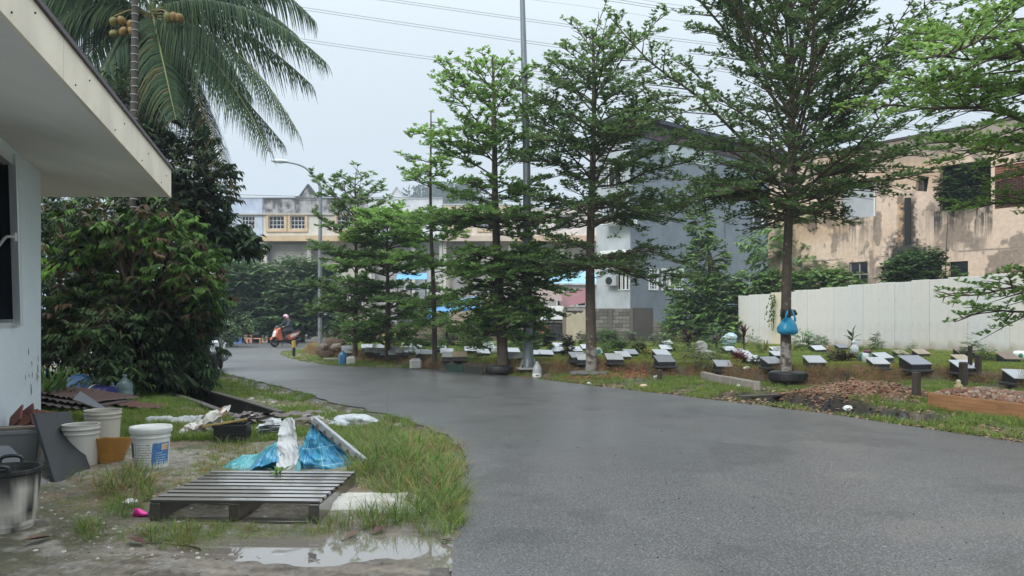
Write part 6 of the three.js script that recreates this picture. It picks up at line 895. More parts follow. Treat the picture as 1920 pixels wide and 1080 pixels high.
  { const A = gp(836, 689, .1), B = gp(906, 695, .1), o = thing('plank_edging', 'dark green plank edging round the brown mound left of the pole', 'plank', A.clone().setY(0)), v = B.clone().sub(A); for (let i = 0; i < 2; i++) { const m = new MB(); m.bar(v.clone().multiplyScalar(i * .5 + .005).setY(.10), v.clone().multiplyScalar(i * .5 + .495).setY(.10), .04, .22, .005); m.build('plank', std(i ? [.03, .035, .026] : [.012, .045, .032], .7, { map: T.wood }), o); } }
  { const A = gp(1390, 745, .05), B = gp(1466, 741, .05), o = thing('loose_plank', 'dark wet plank laid across the ditch by the verge', 'plank', A.clone().setY(.06)), v = B.clone().sub(A); const m = new MB(); m.bar(V(0, 0, 0), v, .16, .04, .006); m.build('plank', std([.07, .06, .05], .45, { map: T.wood }), o); m.p.length; const n = new MB(); n.bar(v.clone().multiplyScalar(.3).add(V(0, -.05, 0)), v.clone().multiplyScalar(.3).add(V(.02, -.05, -.3)), .06, .05); n.build('batten', M.twig, o); }
  const litter = [[1230, 709, .05, [.6, .62, .62], 'white ball of litter at the notch in the bank', 'plastic_litter', 'litter'], [1207, 728, .07, [.55, .42, .30], 'crumpled peach coloured litter on the verge', 'paper_litter', 'litter'], [1389, 726, .06, [.62, .63, .62], 'crumpled white paper on the verge grass', 'paper_litter', 'litter'], [1590, 769, .06, [.72, .74, .74], 'white polystyrene lump on the verge by the ditch', 'foam_lump', 'litter'], [1104, 722, .05, [.6, .6, .58], 'white scrap on the road edge near the tall trunk', 'paper_litter', 'litter'], [1400, 693, .06, [.58, .58, .54], 'pale flat stone at the bank by the red pot', 'pale_stone', 'stone']];
  for (const [x, y, s, c, l, n, cat] of litter) { const p = gpt(x, y), r = rng(x); const o = thing(n, l, cat, p); part('lump', lump(s * 1.3, s * .8, s, .45, 2.5, x, 2), std(c, .6), o).position.y = s * .5; part('flap', sheet(5, 5, (u, v) => V((u - .5) * s * 2.2, s * (.2 + .8 * fbm(u * 3, v * 3, x)), (v - .3) * s * 2)), std(c, .6), o); }
  { const b = gpt(1030, 640), o = thing('dark_cloth', 'torn dark and red cloth hung on the wall beside the pole', 'cloth', [ap(1023, 625, 42).x, 0, -42.2]); const c = ap(1023, 625, 42); part('cloth', sheet(12, 10, (u, v) => V((u - .5) * 1.9, c.y + .35 - v * (1.0 + .5 * fbm(u * 5, 1, 4)), .12 * fbm(u * 5, v * 5, 7))), std([.02, .02, .022], .8), o); part('red_piece', sheet(6, 6, (u, v) => V((u - .5) * .5 - .1, c.y + .42 - v * .4, .16 + .1 * fbm(u * 5, v * 5, 9))), std([.26, .05, .04], .8), o); }
}
// ------------------------------------------------------------------ far roadside: bollard, crates, stall
{
  const o = thing('bollard', 'thin black and yellow post at the tip of the verge by the bend', 'bollard', gpt(551, 668)); const k = pxm(-o.position.z); const a = new MB(); a.cyl(0, 16 * k / 2, 0, .06, .06, 17 * k, 10); a.build('post', M.black, o); const b = new MB(); b.cyl(0, 23 * k, 0, .09, .08, 13 * k, 10); b.build('yellow_sleeve', std([.42, .30, .06], .7, { map: T.grime }), o);
  const crate = (px, py, w, h, c, label) => { const p = gpt(px, py), s = -p.z / F, o = thing('plastic_crate', label, 'crate', p, .2, 'plastic crates along the far road edge'), m = std(c, .5), W_ = w * s, H_ = h * s, D_ = W_ * .8, t = .06; const f = new MB(); for (const x of [-1, 1]) f.box(x * (W_ / 2 - t / 2), H_ / 2, 0, t, H_, D_); f.box(0, H_ - t / 2, 0, W_ - 2 * t, t, D_); f.box(0, t / 2, 0, W_ - 2 * t, t, D_); f.box(0, H_ / 2, -D_ / 2 + .03, W_ - 2 * t, H_ - 2 * t, .04); f.build('frame', m, o); const g = new MB(); g.box(-W_ * .26, H_ / 2, D_ * .35, W_ * .2, H_ - 2 * t, .03); g.box(W_ * .26, H_ / 2, D_ * .35, W_ * .2, H_ - 2 * t, .03); g.build('front_panel', m, o); };
  crate(446, 643, 15, 13, [.08, .20, .50], 'blue crate, leftmost along the far road edge'); crate(466, 642, 14, 14, [.62, .36, .32], 'pinkish white crate right of the blue one'); crate(484, 641, 12, 20, [.52, .24, .13], 'orange tall box right of the pink crate'); crate(497, 642, 10, 13, [.55, .45, .34], 'pale small crate right of the orange box'); crate(510, 641, 12, 7, [.10, .18, .42], 'low blue crate just left of the rider');
  { const o = thing('low_bench', 'low orange brown bench before the orange box', 'bench', gpt(477, 644)), m = std([.45, .24, .13], .7); part('seat', cbox(.9, .06, .3, .01), m, o).position.y = .3; for (const x of [-.38, .38]) part('leg', cbox(.06, .28, .26, .008), m, o).position.set(x, .14, 0); }
  { const p = gpt(528, 638), o = thing('food_stall', 'low stall with pale sheet roof and brown goods behind the rider', 'stall', p.clone().setZ(-54)); const k2 = pxm(54), w = 62 * k2; const x = (530 - 960) * k2; o.position.x = x; const t = new MB(); for (const a of [-1, 1]) for (const b of [-1, 1]) t.box(a * w * .45, .55, b * .5, .07, 1.1, .07); t.build('frame', M.twig, o); part('table', cbox(w, .08, 1.2, .01), std([.14, .09, .06], .8), o).position.y = .62; part('roof_sheet', sheet(20, 2, (u, v) => V((u - .5) * w * 1.1, 1.30 + (Math.round(u * 20) % 2) * .04 - v * .2, (v - .5) * 1.6)), std([.52, .50, .42], .6, { map: T.grime }), o); const r = rng(3); for (let i = 0; i < 9; i++) part('bundle', lump(.2, .16 + r() * .1, .2, .25, 2, i, 1), std(vary([.15, .085, .06], r, .4), .8), o).position.set((i / 8 - .5) * w * .85, .82, (r() - .5) * .5); }
  { const p = gpt(483, 640), o = thing('sign_board', 'small white board on a stick under the left round tree', 'sign', V(p.x, 0, -51)); const m = new MB(); m.bar(V(0, 0, 0), V(0, 1.15, 0), .05); m.build('stick', M.twig, o); part('board', cbox(.5, .32, .03, .005), M.white, o).position.set(0, 1.3, 0); }
  { const o = thing('rubble_heap', 'heap of rubble and pale planks left of the far lamp post', 'rubble', gpt(578, 636)), r = rng(7); for (let i = 0; i < 14; i++) { const q = part('piece', cbox(.2 + r() * .35, .06 + r() * .12, .2 + r() * .2, .02), std(vary([.22, .20, .18], r, .4), .85), o); q.position.set((r() - .5) * 2.2, .1 + r() * .3, (r() - .5) * 1); q.rotation.set(r() * .5, r() * 3, r() * .5); } }
  { const p = gpt(622, 660), o = thing('rock_mound', 'brown earth and rock mound on the verge right of the far lamp', 'mound', p), r = rng(17); part('mound', lump(.55, .42, .4, .3, 1.8, 4, 3), std([.12, .085, .06], .95, { map: T.soil }), o).position.y = .12; part('rock', lump(.22, .15, .18, .3, 2, 8, 2), std([.22, .18, .15], .9), o).position.set(.25, .2, .32); part('rock', lump(.16, .12, .15, .3, 2, 9, 2), std([.18, .15, .13], .9), o).position.set(-.2, .22, .34); }
  { const p = gpt(628, 676), o = thing('flat_plank', 'pale flat plank on the grass left of the blue gallon', 'plank', p); part('plank', cbox(.75, .05, .14, .01), std([.34, .34, .28], .8, { map: T.wood }), o).position.y = .06; }
}
// ------------------------------------------------------------------ scooters and rider
function field(bones, lo, hi, cell, colr) { // one smooth body from tapered bones
  const s = Math.max(hi[0] - lo[0], hi[1] - lo[1], hi[2] - lo[2]), n = Math.ceil(s / cell) + 4, mc = new MarchingCubes(n, new THREE.MeshStandardMaterial(), false, false, 160000), c = [(lo[0] + hi[0]) / 2, (lo[1] + hi[1]) / 2, (lo[2] + hi[2]) / 2], half = s / 2 * 1.06;
  mc.isolation = 0; const h2 = n / 2;
  for (let k = 0; k < n; k++) for (let j = 0; j < n; j++) for (let i = 0; i < n; i++) {
    const x = (i - h2) / h2 * half + c[0], y = (j - h2) / h2 * half + c[1], z = (k - h2) / h2 * half + c[2]; let acc = 0;
    for (const b of bones) { const dx = b[4] - b[0], dy = b[5] - b[1], dz = b[6] - b[2], L = dx * dx + dy * dy + dz * dz || 1e-9, t = Math.min(1, Math.max(0, ((x - b[0]) * dx + (y - b[1]) * dy + (z - b[2]) * dz) / L)), d = Math.hypot(x - b[0] - dx * t, y - b[1] - dy * t, z - b[2] - dz * t) - mix(b[3], b[7], t); acc += Math.exp(-d / (cell * 1.6)); }
    mc.field[k * n * n + j * n + i] = Math.max(-1, Math.min(1, Math.log(acc + 1e-30) * cell * 1.6));
  }
  mc.update(); const P = [], N = [], C = [];
  for (let i = 0; i < mc.count; i++) { const x = mc.positionArray[i * 3] * half + c[0], y = mc.positionArray[i * 3 + 1] * half + c[1], z = mc.positionArray[i * 3 + 2] * half + c[2]; P.push(x, y, z); N.push(mc.normalArray[i * 3], mc.normalArray[i * 3 + 1], mc.normalArray[i * 3 + 2]); C.push(...colr(x, y, z)); }
  const g = new THREE.BufferGeometry(); g.setAttribute('position', new THREE.Float32BufferAttribute(P, 3)); g.setAttribute('normal', new THREE.Float32BufferAttribute(N, 3)); g.setAttribute('color', new THREE.Float32BufferAttribute(C, 3)); g.computeVertexNormals(); return g;
}
function scooter(label, body, accent, pos, turn, lean = 0) {
  const o = thing('motor_scooter', label, 'motor scooter', pos, turn); o.rotation.x = 0; o.rotation.order = 'YXZ'; o.rotation.x = lean;
  const bM = phys(body, .3, { clearcoat: 1, clearcoatRoughness: .1 }), aM = phys(accent, .3, { clearcoat: 1, clearcoatRoughness: .1 });
  const flat = (name, poly, w, m, bev = .02) => part(name, uvBox(prism(poly, w - 2 * bev, bev)), m, o);
  for (const x of [.64, -.62]) { const t = part('wheel', new THREE.TorusGeometry(.225, .055, 10, 30), M.rubber, o); t.position.set(x, .28, 0); const rim = new MB(); rim.add(new THREE.TorusGeometry(.165, .015, 6, 26)); rim.cyl(0, 0, 0, .045, .045, .10, 12, Math.PI / 2); for (let i = 0; i < 5; i++) { const a = i / 5 * 6.28; rim.bar(V(Math.cos(a) * .04, Math.sin(a) * .04, 0), V(Math.cos(a) * .165, Math.sin(a) * .165, 0), .03, .025); } rim.build('rim', M.darkMetal, t); }
  flat('rear_body', [[-.92, .82], [-.5, .74], [-.12, .66], [-.04, .48], [-.2, .38], [-.5, .46], [-.8, .66]], .28, bM); flat('side_accent', [[-.85, .77], [-.45, .69], [-.2, .60], [-.3, .52], [-.55, .58]], .30, aM, .01);
  flat('seat', [[-.86, .845], [-.6, .80], [-.3, .78], [-.02, .77], [.0, .72], [-.12, .68], [-.5, .76], [-.86, .82]], .26, M.black); flat('floor_board', [[-.2, .40], [.3, .38], [.42, .44], [.42, .30], [-.15, .28]], .32, M.black);
  flat('leg_shield', [[.26, .40], [.42, .38], [.66, .58], [.60, .78], [.50, .97], [.40, 1.0], [.36, .8]], .36, bM, .05); flat('front_nose', [[.44, .62], [.70, .60], [.66, .76], [.54, .90]], .24, aM, .04);
  const hl = part('headlight', lump(.09, .07, .12, 0, 1, 1, 2), phys([.75, .78, .8], .08, { clearcoat: 1 }), o); hl.position.set(.62, .80, 0);
  flat('handlebar_cover', [[.28, 1.0], [.46, .97], [.54, 1.03], [.44, 1.12], [.30, 1.09]], .22, M.black, .03);
  { const m = new MB(true); m.tube([V(.32, 1.05, -.36), V(.38, 1.06, -.2), V(.38, 1.06, .2), V(.32, 1.05, .36)], .018, 8); for (const s of [-1, 1]) m.tube([V(.32, 1.05, s * .36), V(.345, 1.055, s * .25)], .024, 8); m.build('handlebar', M.black, o); for (const s of [-1, 1]) { const q = new MB(true); q.tube([V(.38, 1.08, s * .2), V(.36, 1.22, s * .3)], .008, 5); const mi = q.build('mirror', M.black, o); part('mirror_glass', lump(.015, .05, .075, 0, 1, 1, 2), M.darkMetal, mi).position.set(.35, 1.26, s * .32); } }
  { const m = new MB(true); for (const s of [-1, 1]) m.tube([V(.64, .28, s * .085), V(.50, .72, s * .07)], .025, 8); m.build('fork', M.darkMetal, o); flat('front_fender', [[.40, .42], [.5, .56], [.66, .59], [.84, .53], [.92, .40], [.86, .42], [.76, .52], [.64, .545], [.52, .51]], .13, bM, .01); flat('rear_fender', [[-.9, .74], [-1.02, .52], [-1.0, .50], [-.84, .66]], .14, M.black, .01); flat('engine', [[-.62, .40], [-.1, .40], [-.05, .30], [-.2, .22], [-.66, .24]], .22, M.darkMetal, .02); }
  { const m = new MB(true); m.tube([V(-.2, .26, -.14), V(-.5, .30, -.17), V(-.92, .40, -.18)], [.03, .05, .055], 10); m.build('exhaust', M.darkMetal, o); part('tail_lamp', lump(.03, .045, .10, 0, 1, 1, 2), std([.35, .02, .02], .2), o).position.set(-.93, .80, 0); const st = new MB(); st.bar(V(.05, .3, .14), V(-.05, .02, .30), .03); st.build('side_stand', M.darkMetal, o); const gb = new MB(true); gb.tube(curve([V(-.45, .82, .14), V(-.9, .90, .12), V(-.98, .90, 0), V(-.9, .90, -.12), V(-.45, .82, -.14)], 16), .014, 6); gb.build('grab_rail', M.darkMetal, o); }
  return o;
}
{
  const p = gp(534, 650.5), turn = Math.atan2(-.80, -.60); // nose to the left and towards the camera
  scooter('orange and white motor scooter being ridden round the far bend', [.46, .10, .045], [.62, .58, .56], p, turn);
  const rd = thing('person', 'rider in dark jacket and pink helmet sitting on the orange scooter', 'person', p, turn);
  const arm = s => [[-.18, 1.36, .17 * s, .075, .02, 1.15, .27 * s, .052], [.02, 1.15, .27 * s, .052, .30, 1.075, .29 * s, .035]], leg = s => [[-.30, .90, .09 * s, .105, .14, .82, .15 * s, .072], [.14, .82, .15 * s, .072, .14, .48, .13 * s, .045], [.12, .44, .13 * s, .045, .30, .425, .14 * s, .036]];
  const bones = [[-.34, .92, 0, .15, -.27, 1.15, 0, .145], [-.27, 1.15, 0, .145, -.19, 1.34, 0, .13], [-.18, 1.36, -.15, .08, -.18, 1.36, .15, .08], [-.16, 1.42, 0, .055, -.10, 1.52, 0, .055], [-.07, 1.57, 0, .095, -.04, 1.60, 0, .10], [.045, 1.565, 0, .016, .055, 1.575, 0, .012], ...arm(1), ...arm(-1), ...leg(1), ...leg(-1)];
  const skin = [.30, .17, .11], bodyC = (x, y, z) => y > 1.475 ? skin : y < .455 ? [.05, .04, .035] : (x > -.2 && y < .97) || y < .93 ? [.018, .02, .028] : x > .27 ? skin : [.022, .026, .036];
  part('body', field(bones, [-.55, .34, -.42], [.42, 1.74, .42], .022, bodyC), std(0xffffff, .7, { vertexColors: true }), rd);
  for (const s of [-1, 1]) { const b = [[.29, 1.077, s * .29, .034, .335, 1.072, s * .30, .030]]; for (let f = 0; f < 4; f++) { const z = s * (.262 + f * .021), l = [1, 1.12, 1.05, .85][f]; b.push([.345, 1.085, z, .010, .372 * 1 + .006 * l, 1.07, z, .0095], [.378, 1.07, z, .0095, .372, 1.035, z, .009], [.372, 1.035, z, .009, .345, 1.025, z, .008]); } b.push([.31, 1.07, s * .262, .012, .335, 1.035, s * .255, .010], [.335, 1.035, s * .255, .010, .355, 1.03, s * .262, .009]); part('hand', field(b, [.24, 1.0, s > 0 ? .22 : -.36], [.40, 1.12, s > 0 ? .36 : -.22], .006, () => skin), std(0xffffff, .6, { vertexColors: true }), rd); }
  const hm = new THREE.SphereGeometry(.15, 26, 18, 0, Math.PI * 2, 0, 1.95); hm.scale(1.08, 1.05, .95); const h = part('helmet', hm, phys([.62, .33, .40], .25, { clearcoat: 1 }), rd); h.position.set(-.065, 1.60, 0); h.rotation.z = -.12; const vs = new THREE.SphereGeometry(.156, 18, 10, Math.PI - .95, 1.9, 1.12, .75); vs.scale(1.08, 1.05, .95); part('visor', vs, phys([.03, .03, .035], .06), h);
  const q = gpt(409, 694); scooter('white and black motor scooter parked half behind the dark drooping tree', [.04, .045, .05], [.70, .72, .74], q, -Math.PI / 2 + .25, .03);
  scooter('dark motor scooter parked under the round trees', [.08, .08, .09], [.3, .3, .32], V(-17.0, ground(-17, -50.5), -50.5), 2.6);
}
// ------------------------------------------------------------------ junk in the yard
const wetWood = [[.075, .065, .056], [.10, .09, .08], [.055, .048, .04], [.125, .115, .10]].map(c => phys(c, .35, { map: rep(T.wood, .8), clearcoat: 1, clearcoatRoughness: .05, bumpMap: T.wood, bumpScale: .0008 }));
const slatM = [[.30, .285, .265], [.36, .34, .32], [.25, .235, .215], [.40, .385, .36]].map(c => phys(c, .3, { vertexColors: true, map: rep(T.wood, .8), clearcoat: 1, clearcoatRoughness: .06 })); // sky sheen painted into the pale tops by vertex colour, sides dark and wet
{ // pallet
  const P = V(-1.96, ground(-1.96, -6.1), -6.05), o = thing('wooden_pallet', 'dark wet wooden pallet lying flat in the weeds', 'pallet', P.setY(.0), -.035), r = rng(5), w = 1.22, dp = 1.10, top = .165;
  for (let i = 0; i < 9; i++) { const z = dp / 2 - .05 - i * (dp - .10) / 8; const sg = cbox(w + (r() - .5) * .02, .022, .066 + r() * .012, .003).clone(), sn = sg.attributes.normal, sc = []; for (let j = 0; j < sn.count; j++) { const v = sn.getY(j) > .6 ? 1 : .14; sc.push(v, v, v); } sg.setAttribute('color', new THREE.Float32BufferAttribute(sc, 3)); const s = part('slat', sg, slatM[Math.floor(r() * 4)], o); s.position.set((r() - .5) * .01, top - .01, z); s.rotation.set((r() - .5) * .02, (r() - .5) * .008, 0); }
  for (const x of [-w / 2 + .035, 0, w / 2 - .035]) part('stringer', cbox(.075, .12, dp, .005), wetWood[2], o).position.set(x, top - .083, 0);
  for (const z of [-dp / 2 + .06, 0, dp / 2 - .06]) part('bottom_board', cbox(w, .018, .10, .003), wetWood[0], o).position.set(0, .011, z);
  const sp = thing('seedling', 'small bright green seedling growing between the pallet slats', 'plant', V(-1.93, top - .03, -6.42)), L = new Leaves(), q = rng(3); for (let i = 0; i < 11; i++) { const a = q() * 6.28; L.leaf(V((q() - .5) * .08, .02 + q() * .05, (q() - .5) * .05), V(Math.cos(a), .5 + q() * .6, Math.sin(a)).normalize(), UP, .06 + q() * .05, .04, vary([.14, .26, .05], q, .2), .3, .2); } const st = new MB(true); for (let i = 0; i < 4; i++) st.tube([V(0, -.06, 0), V((q() - .5) * .06, .06, (q() - .5) * .06)], .004, 4); st.build('stem', std([.12, .2, .05], .6), sp); part('leaves', L.geo(), M.leafWet, sp);
}
function pail(name, label, pos, { R = .155, H = .37, m, lid, label_, turn = 0, cat = 'bucket', handle = true, inside }) {
  const o = thing(name, label, cat, pos, turn), r1 = R * .86;
  part('body', lathe([[0, .0], [r1, 0], [r1 + .004, .01], [mix(r1, R, .75), H * .76], [mix(r1, R, .78) + .008, H * .77], [mix(r1, R, .8) + .008, H * .80], [mix(r1, R, .82), H * .81], [mix(r1, R, .9), H * .88], [R + .008, H * .885], [R + .008, H * .91], [R, H * .92], [R, H * .985], [R + .006, H], [R - .006, H], [R - .008, H * .98], [r1 - .008, .012], [0, .012]], 36), m, o);
  if (lid) { part('lid', lathe([[0, H - .004], [R - .02, H - .004], [R - .012, H + .008], [R + .012, H + .012], [R + .016, H - .01], [R + .012, H - .045], [R + .007, H - .045]], 36), lid, o); }
  if (inside) part('content', new THREE.CylinderGeometry(R * .9, R * .9, .01, 24), inside, o).position.y = H * .84;
  if (handle) { const h = new MB(true), pts = []; for (let i = 0; i <= 16; i++) { const a = i / 16 * Math.PI; pts.push(V(Math.cos(a) * (R + .012), H * .84 - Math.sin(a) * R * .9, Math.sin(a) * (R * .75) * .3 + (Math.sin(a) ? R * .92 * Math.sin(a) : 0))); } h.tube(pts, .003, 5); h.build('handle', M.chrome, o); }
  if (label_) { const [a0, a1, y0, y1, tx] = label_, g = new THREE.CylinderGeometry(mix(r1, R, y1) + .0025, mix(r1, R, y0) + .0025, (y1 - y0) * H, 24, 1, true, a0, a1 - a0); part('label', g, std(0xffffff, .45, { map: tx }), o).position.y = (y0 + y1) / 2 * H; }
  return o;
}
function labelTex(draw, w = 512, h = 256) { const c = document.createElement('canvas'); c.width = w; c.height = h; const x = c.getContext('2d'); draw(x, w, h); const t = new THREE.CanvasTexture(c); t.colorSpace = THREE.SRGBColorSpace; return t; }
{
  const dirty = std([.52, .50, .45], .55, { map: rep(T.grime, .6) }), pw = std([.66, .655, .63], .45, { map: rep(T.grime, .8, .35) }), pw2 = std([.50, .47, .40], .55, { map: rep(T.grime, 1.6, .8) });
  const paint = labelTex((x, w, h) => {
    const r = rng(4); x.fillStyle = '#cfcec6'; x.fillRect(0, 0, w, h); x.fillStyle = '#2f4164'; x.fillRect(0, 0, w * .17, h * .62); x.fillStyle = '#3f6ea3'; x.beginPath(); x.moveTo(w * .60, 0); x.lineTo(w, 0); x.lineTo(w, h); x.lineTo(w * .56, h); x.fill(); x.fillStyle = '#c9a98c'; x.fillRect(w * .78, h * .06, w * .17, h * .26); x.fillStyle = '#b78f3a'; x.fillRect(w * .88, h * .14, w * .06, h * .1);
    x.fillStyle = '#55575a'; for (let i = 0; i < 8; i++) { x.fillRect(w * .21, h * (.05 + i * .11), 16, 12); let px = w * .27; while (px < w * .52) { const l = 8 + r() * 26; x.fillRect(px, h * (.06 + i * .11), l, 7); px += l + 7; } } x.fillStyle = '#9fb4cb'; for (let i = 0; i < 5; i++) x.fillRect(w * .66, h * (.42 + i * .1), w * (.12 + .14 * r()), 8);
    for (let i = 0; i < 260; i++) { x.globalAlpha = .25 + r() * .4; x.fillStyle = r() < .6 ? '#c8c5ba' : '#6e675a'; x.beginPath(); x.ellipse(r() * w, r() * h, 2 + r() * 12, 1 + r() * 5, r() * 3, 0, 7); x.fill(); } x.globalAlpha = 1; });
  const G = (px, py) => { const p = gp(px, py, .0); return onG(p.x, p.z, -.015); };
  const b1 = pail('paint_bucket', 'white lidded paint bucket with torn blue label', G(283, 878), { R: .18, H: .40, m: pw, lid: pw, label_: [-1.35, 1.35, .10, .66, paint], turn: .25, handle: false });
  pail('open_bucket', 'open dirty cream bucket, right one of two behind the black slab', G(193, 838), { R: .19, H: .40, m: pw2, inside: std([.18, .17, .15], .3), turn: 1.9, handle: false }); pail('open_bucket', 'open cream bucket directly behind the leaning black slab, filled with grey residue', G(152, 874), { R: .165, H: .42, m: dirty, inside: std([.14, .14, .14], .25), turn: 1.2, handle: false });
  const t2 = labelTex((x, w, h) => { x.fillStyle = '#1d1f78'; x.fillRect(0, 0, w, h); x.fillStyle = '#c9cbe0'; const r = rng(9); for (const [y, n] of [[.30, 9], [.52, 11]]) for (let i = 0; i < n; i++) { const X0 = w * (.2 + i * .055); x.fillRect(X0, h * y, 18, 26); x.fillStyle = '#1d1f78'; x.fillRect(X0 + 5 + r() * 5, h * y + 6, 4, 12); x.fillStyle = '#c9cbe0'; } x.strokeStyle = '#c9cbe0'; x.lineWidth = 4; x.beginPath(); x.arc(w * .5, h * .82, 22, Math.PI, 7); x.stroke(); });
  { const q = G(192, 756), o = pail('blue_bucket', 'dark blue bucket with white rim lying on its side', q.clone().add(V(.16, .145, 0)), { R: .155, H: .40, m: std([.03, .03, .20], .4), label_: [-1.0, 1.6, .12, .74, t2], turn: 0 }); o.rotation.set(.25, -.35, 1.62, 'YXZ'); part('rim', lathe([[.150, .365], [.168, .365], [.170, .405], [.150, .405], [.150, .365]], 32), M.white, o); }
  // orange broken basin
  { const p = G(206, 868), o = thing('broken_basin', 'orange half of a broken plastic basin standing by the buckets', 'basin', p, .2); const g = new THREE.LatheGeometry([[.12, 0], [.135, .02], [.17, .14], [.20, .20], [.215, .235], [.225, .24], [.218, .225], [.16, .10], [.12, .012]].map(a => new THREE.Vector2(...a)), 24, -1.1, 2.7); const P = g.attributes.position; for (let i = 0; i < P.count; i++) P.setY(i, P.getY(i) * (1 + .12 * (fbm(Math.atan2(P.getZ(i), P.getX(i)) * 2 + 9, 1, 5, 3) - .5))); g.computeVertexNormals(); const m = part('basin', g, std([.44, .21, .045], .4, { map: rep(T.grime, 1) }), o); m.rotation.x = -.12; m.position.y = .015; const b = new MB(); b.cyl(0, .02, 0, .12, .12, .012, 20); b.build('base', std([.36, .17, .04], .5), o); }
  // leaning black slab, grey board, grey basin, dark bin
  { const bm = std([.016, .019, .021], .6, { map: rep(T.fleck, 1.2) }), o = thing('black_slab', 'black polished slab leaning against the wall junk beside the buckets', 'slab', gp(135, 915)); const A = gp(108, 920), B = gp(172, 885), C = ap(64, 775, 6.55 + .9), D = ap(131, 771, 7.35 + .75); const pts = [A, B, D, C], pos = o.position, n = B.clone().sub(A).cross(C.clone().sub(A)).normalize().multiplyScalar(.028); const g = new ConvexGeometry([...pts, ...pts.map(p => p.clone().add(n.clone().multiplyScalar(-1)))].map(p => p.clone().sub(pos))); part('slab', uvBox(g), bm, o); }
  { const gm = std([.15, .155, .175], .4, { map: rep(T.grime, .8) }), o = thing('grey_board', 'flat grey blue sheet leaning behind the dark bin', 'board', gp(60, 930)); const A = gp(-70, 960), B = gp(106, 922), C = ap(18, 836, 7.1), D = ap(-110, 836, 6.9), pos = o.position, n = V(.004, .004, .012); part('board', uvBox(new ConvexGeometry([A, B, C, D, ...[A, B, C, D].map(p => p.clone().add(n))].map(p => p.clone().sub(pos)))), gm, o); }
  { const o = thing('board_offcut', 'pale grey offcut leaning on the house wall', 'board', ap(10, 850, 7.9)); const A = ap(-40, 862, 7.7), B = ap(30, 850, 7.9), C = ap(-40, 800, 7.85), pos = o.position; part('board', uvBox(new ConvexGeometry([A, B, C, ...[A, B, C].map(p => p.clone().add(V(.01, 0, .012)))].map(p => p.clone().sub(pos)))), std([.24, .25, .28], .5), o); }
  { const p = onG(-4.93, -7.75, -.01), o = thing('grey_tub', 'square grey plastic tub behind the leaning black slab', 'tub', p, .35); const m = std([.26, .27, .275], .55, { map: T.grime }), h = .36, g = new MB(); const w0 = .17, w1 = .22; for (let i = 0; i < 4; i++) { const a = i * Math.PI / 2, q = new ConvexGeometry([[-w0, 0, w0], [w0, 0, w0], [w1, h, w1], [-w1, h, w1], [-w0, 0, w0 - .015], [w0, 0, w0 - .015], [w1, h, w1 - .015], [-w1, h, w1 - .015]].map(v => V(...v))); g.add(q, new THREE.Matrix4().makeRotationY(a)); } g.box(0, .008, 0, w0 * 2, .016, w0 * 2); g.build('tub', m, o); const rm = new MB(); for (let i = 0; i < 4; i++) { const a = i * Math.PI / 2; rm.add(new THREE.BoxGeometry(w1 * 2 + .03, .03, .02), new THREE.Matrix4().makeRotationY(a).multiply(new THREE.Matrix4().makeTranslation(0, h - .012, w1 + .006))); } rm.build('rim', m, o);
    const br = thing('broken_tiles', 'stack of broken red roof tiles at the wall behind the tub', 'tiles', V(p.x - .08, .0, p.z - .32)); const r = rng(2); for (let i = 0; i < 6; i++) { const t = part('tile', cbox(.24, .02, .20, .004), std(vary([.15, .05, .035], r, .3), .8), br); t.position.set(-.15 + i * .06, .40 + r() * .05, (r() - .5) * .08); t.rotation.set(.5 + r() * .5, r() * .6, .7 - i * .25); } part('support', cbox(.34, .30, .2, .02), M.darkConcrete, br).position.y = .15; const pl = thing('weathered_plank', 'short weathered plank lying over the grey tub', 'plank', V(p.x - .02, .37, p.z + .0), .5); part('plank', cbox(.46, .025, .10, .004), std([.26, .22, .17], .8, { map: T.wood }), pl); }
  { // dark bin at the left edge
    const p = gp(8, 992), o = thing('rubber_bin', 'black rubber bin smeared with dried cement at the left edge', 'bin', p.setY(-.01), .4), n = 40, g = lathe([[0, 0], [.15, 0], [.175, .015], [.20, .15], [.215, .30], [.225, .40], [.235, .41], [.235, .435], [.215, .435], [.205, .40], [.185, .05], [0, .03]], n).toNonIndexed(), P = g.attributes.position, C = []; for (let i = 0; i < P.count; i++) { const a = Math.atan2(P.getZ(i), P.getX(i)), y = P.getY(i), m = sstep(.40, .60, fbm(a * 3.4 + 12, y * 6, 8, 5) + .06 - .35 * sstep(.30, .42, y)); C.push(...mixc([.018, .018, .018], [.52, .49, .43], m)); } g.setAttribute('color', new THREE.Float32BufferAttribute(C, 3)); g.computeVertexNormals(); part('bin', uvBox(g), std(0xffffff, .6, { vertexColors: true, map: rep(T.grime, 2), ...soft }), o); const h = new MB(true); for (const s of [-1, 1]) h.tube(curve([V(-.07, .41, s * .225), V(-.06, .47, s * .23), V(.06, .47, s * .23), V(.07, .41, s * .225)], 10), .014, 7); h.build('handle', M.black, o); part('lip', cbox(.12, .05, .05, .01), M.black, o).position.set(.0, .43, .2);
  }
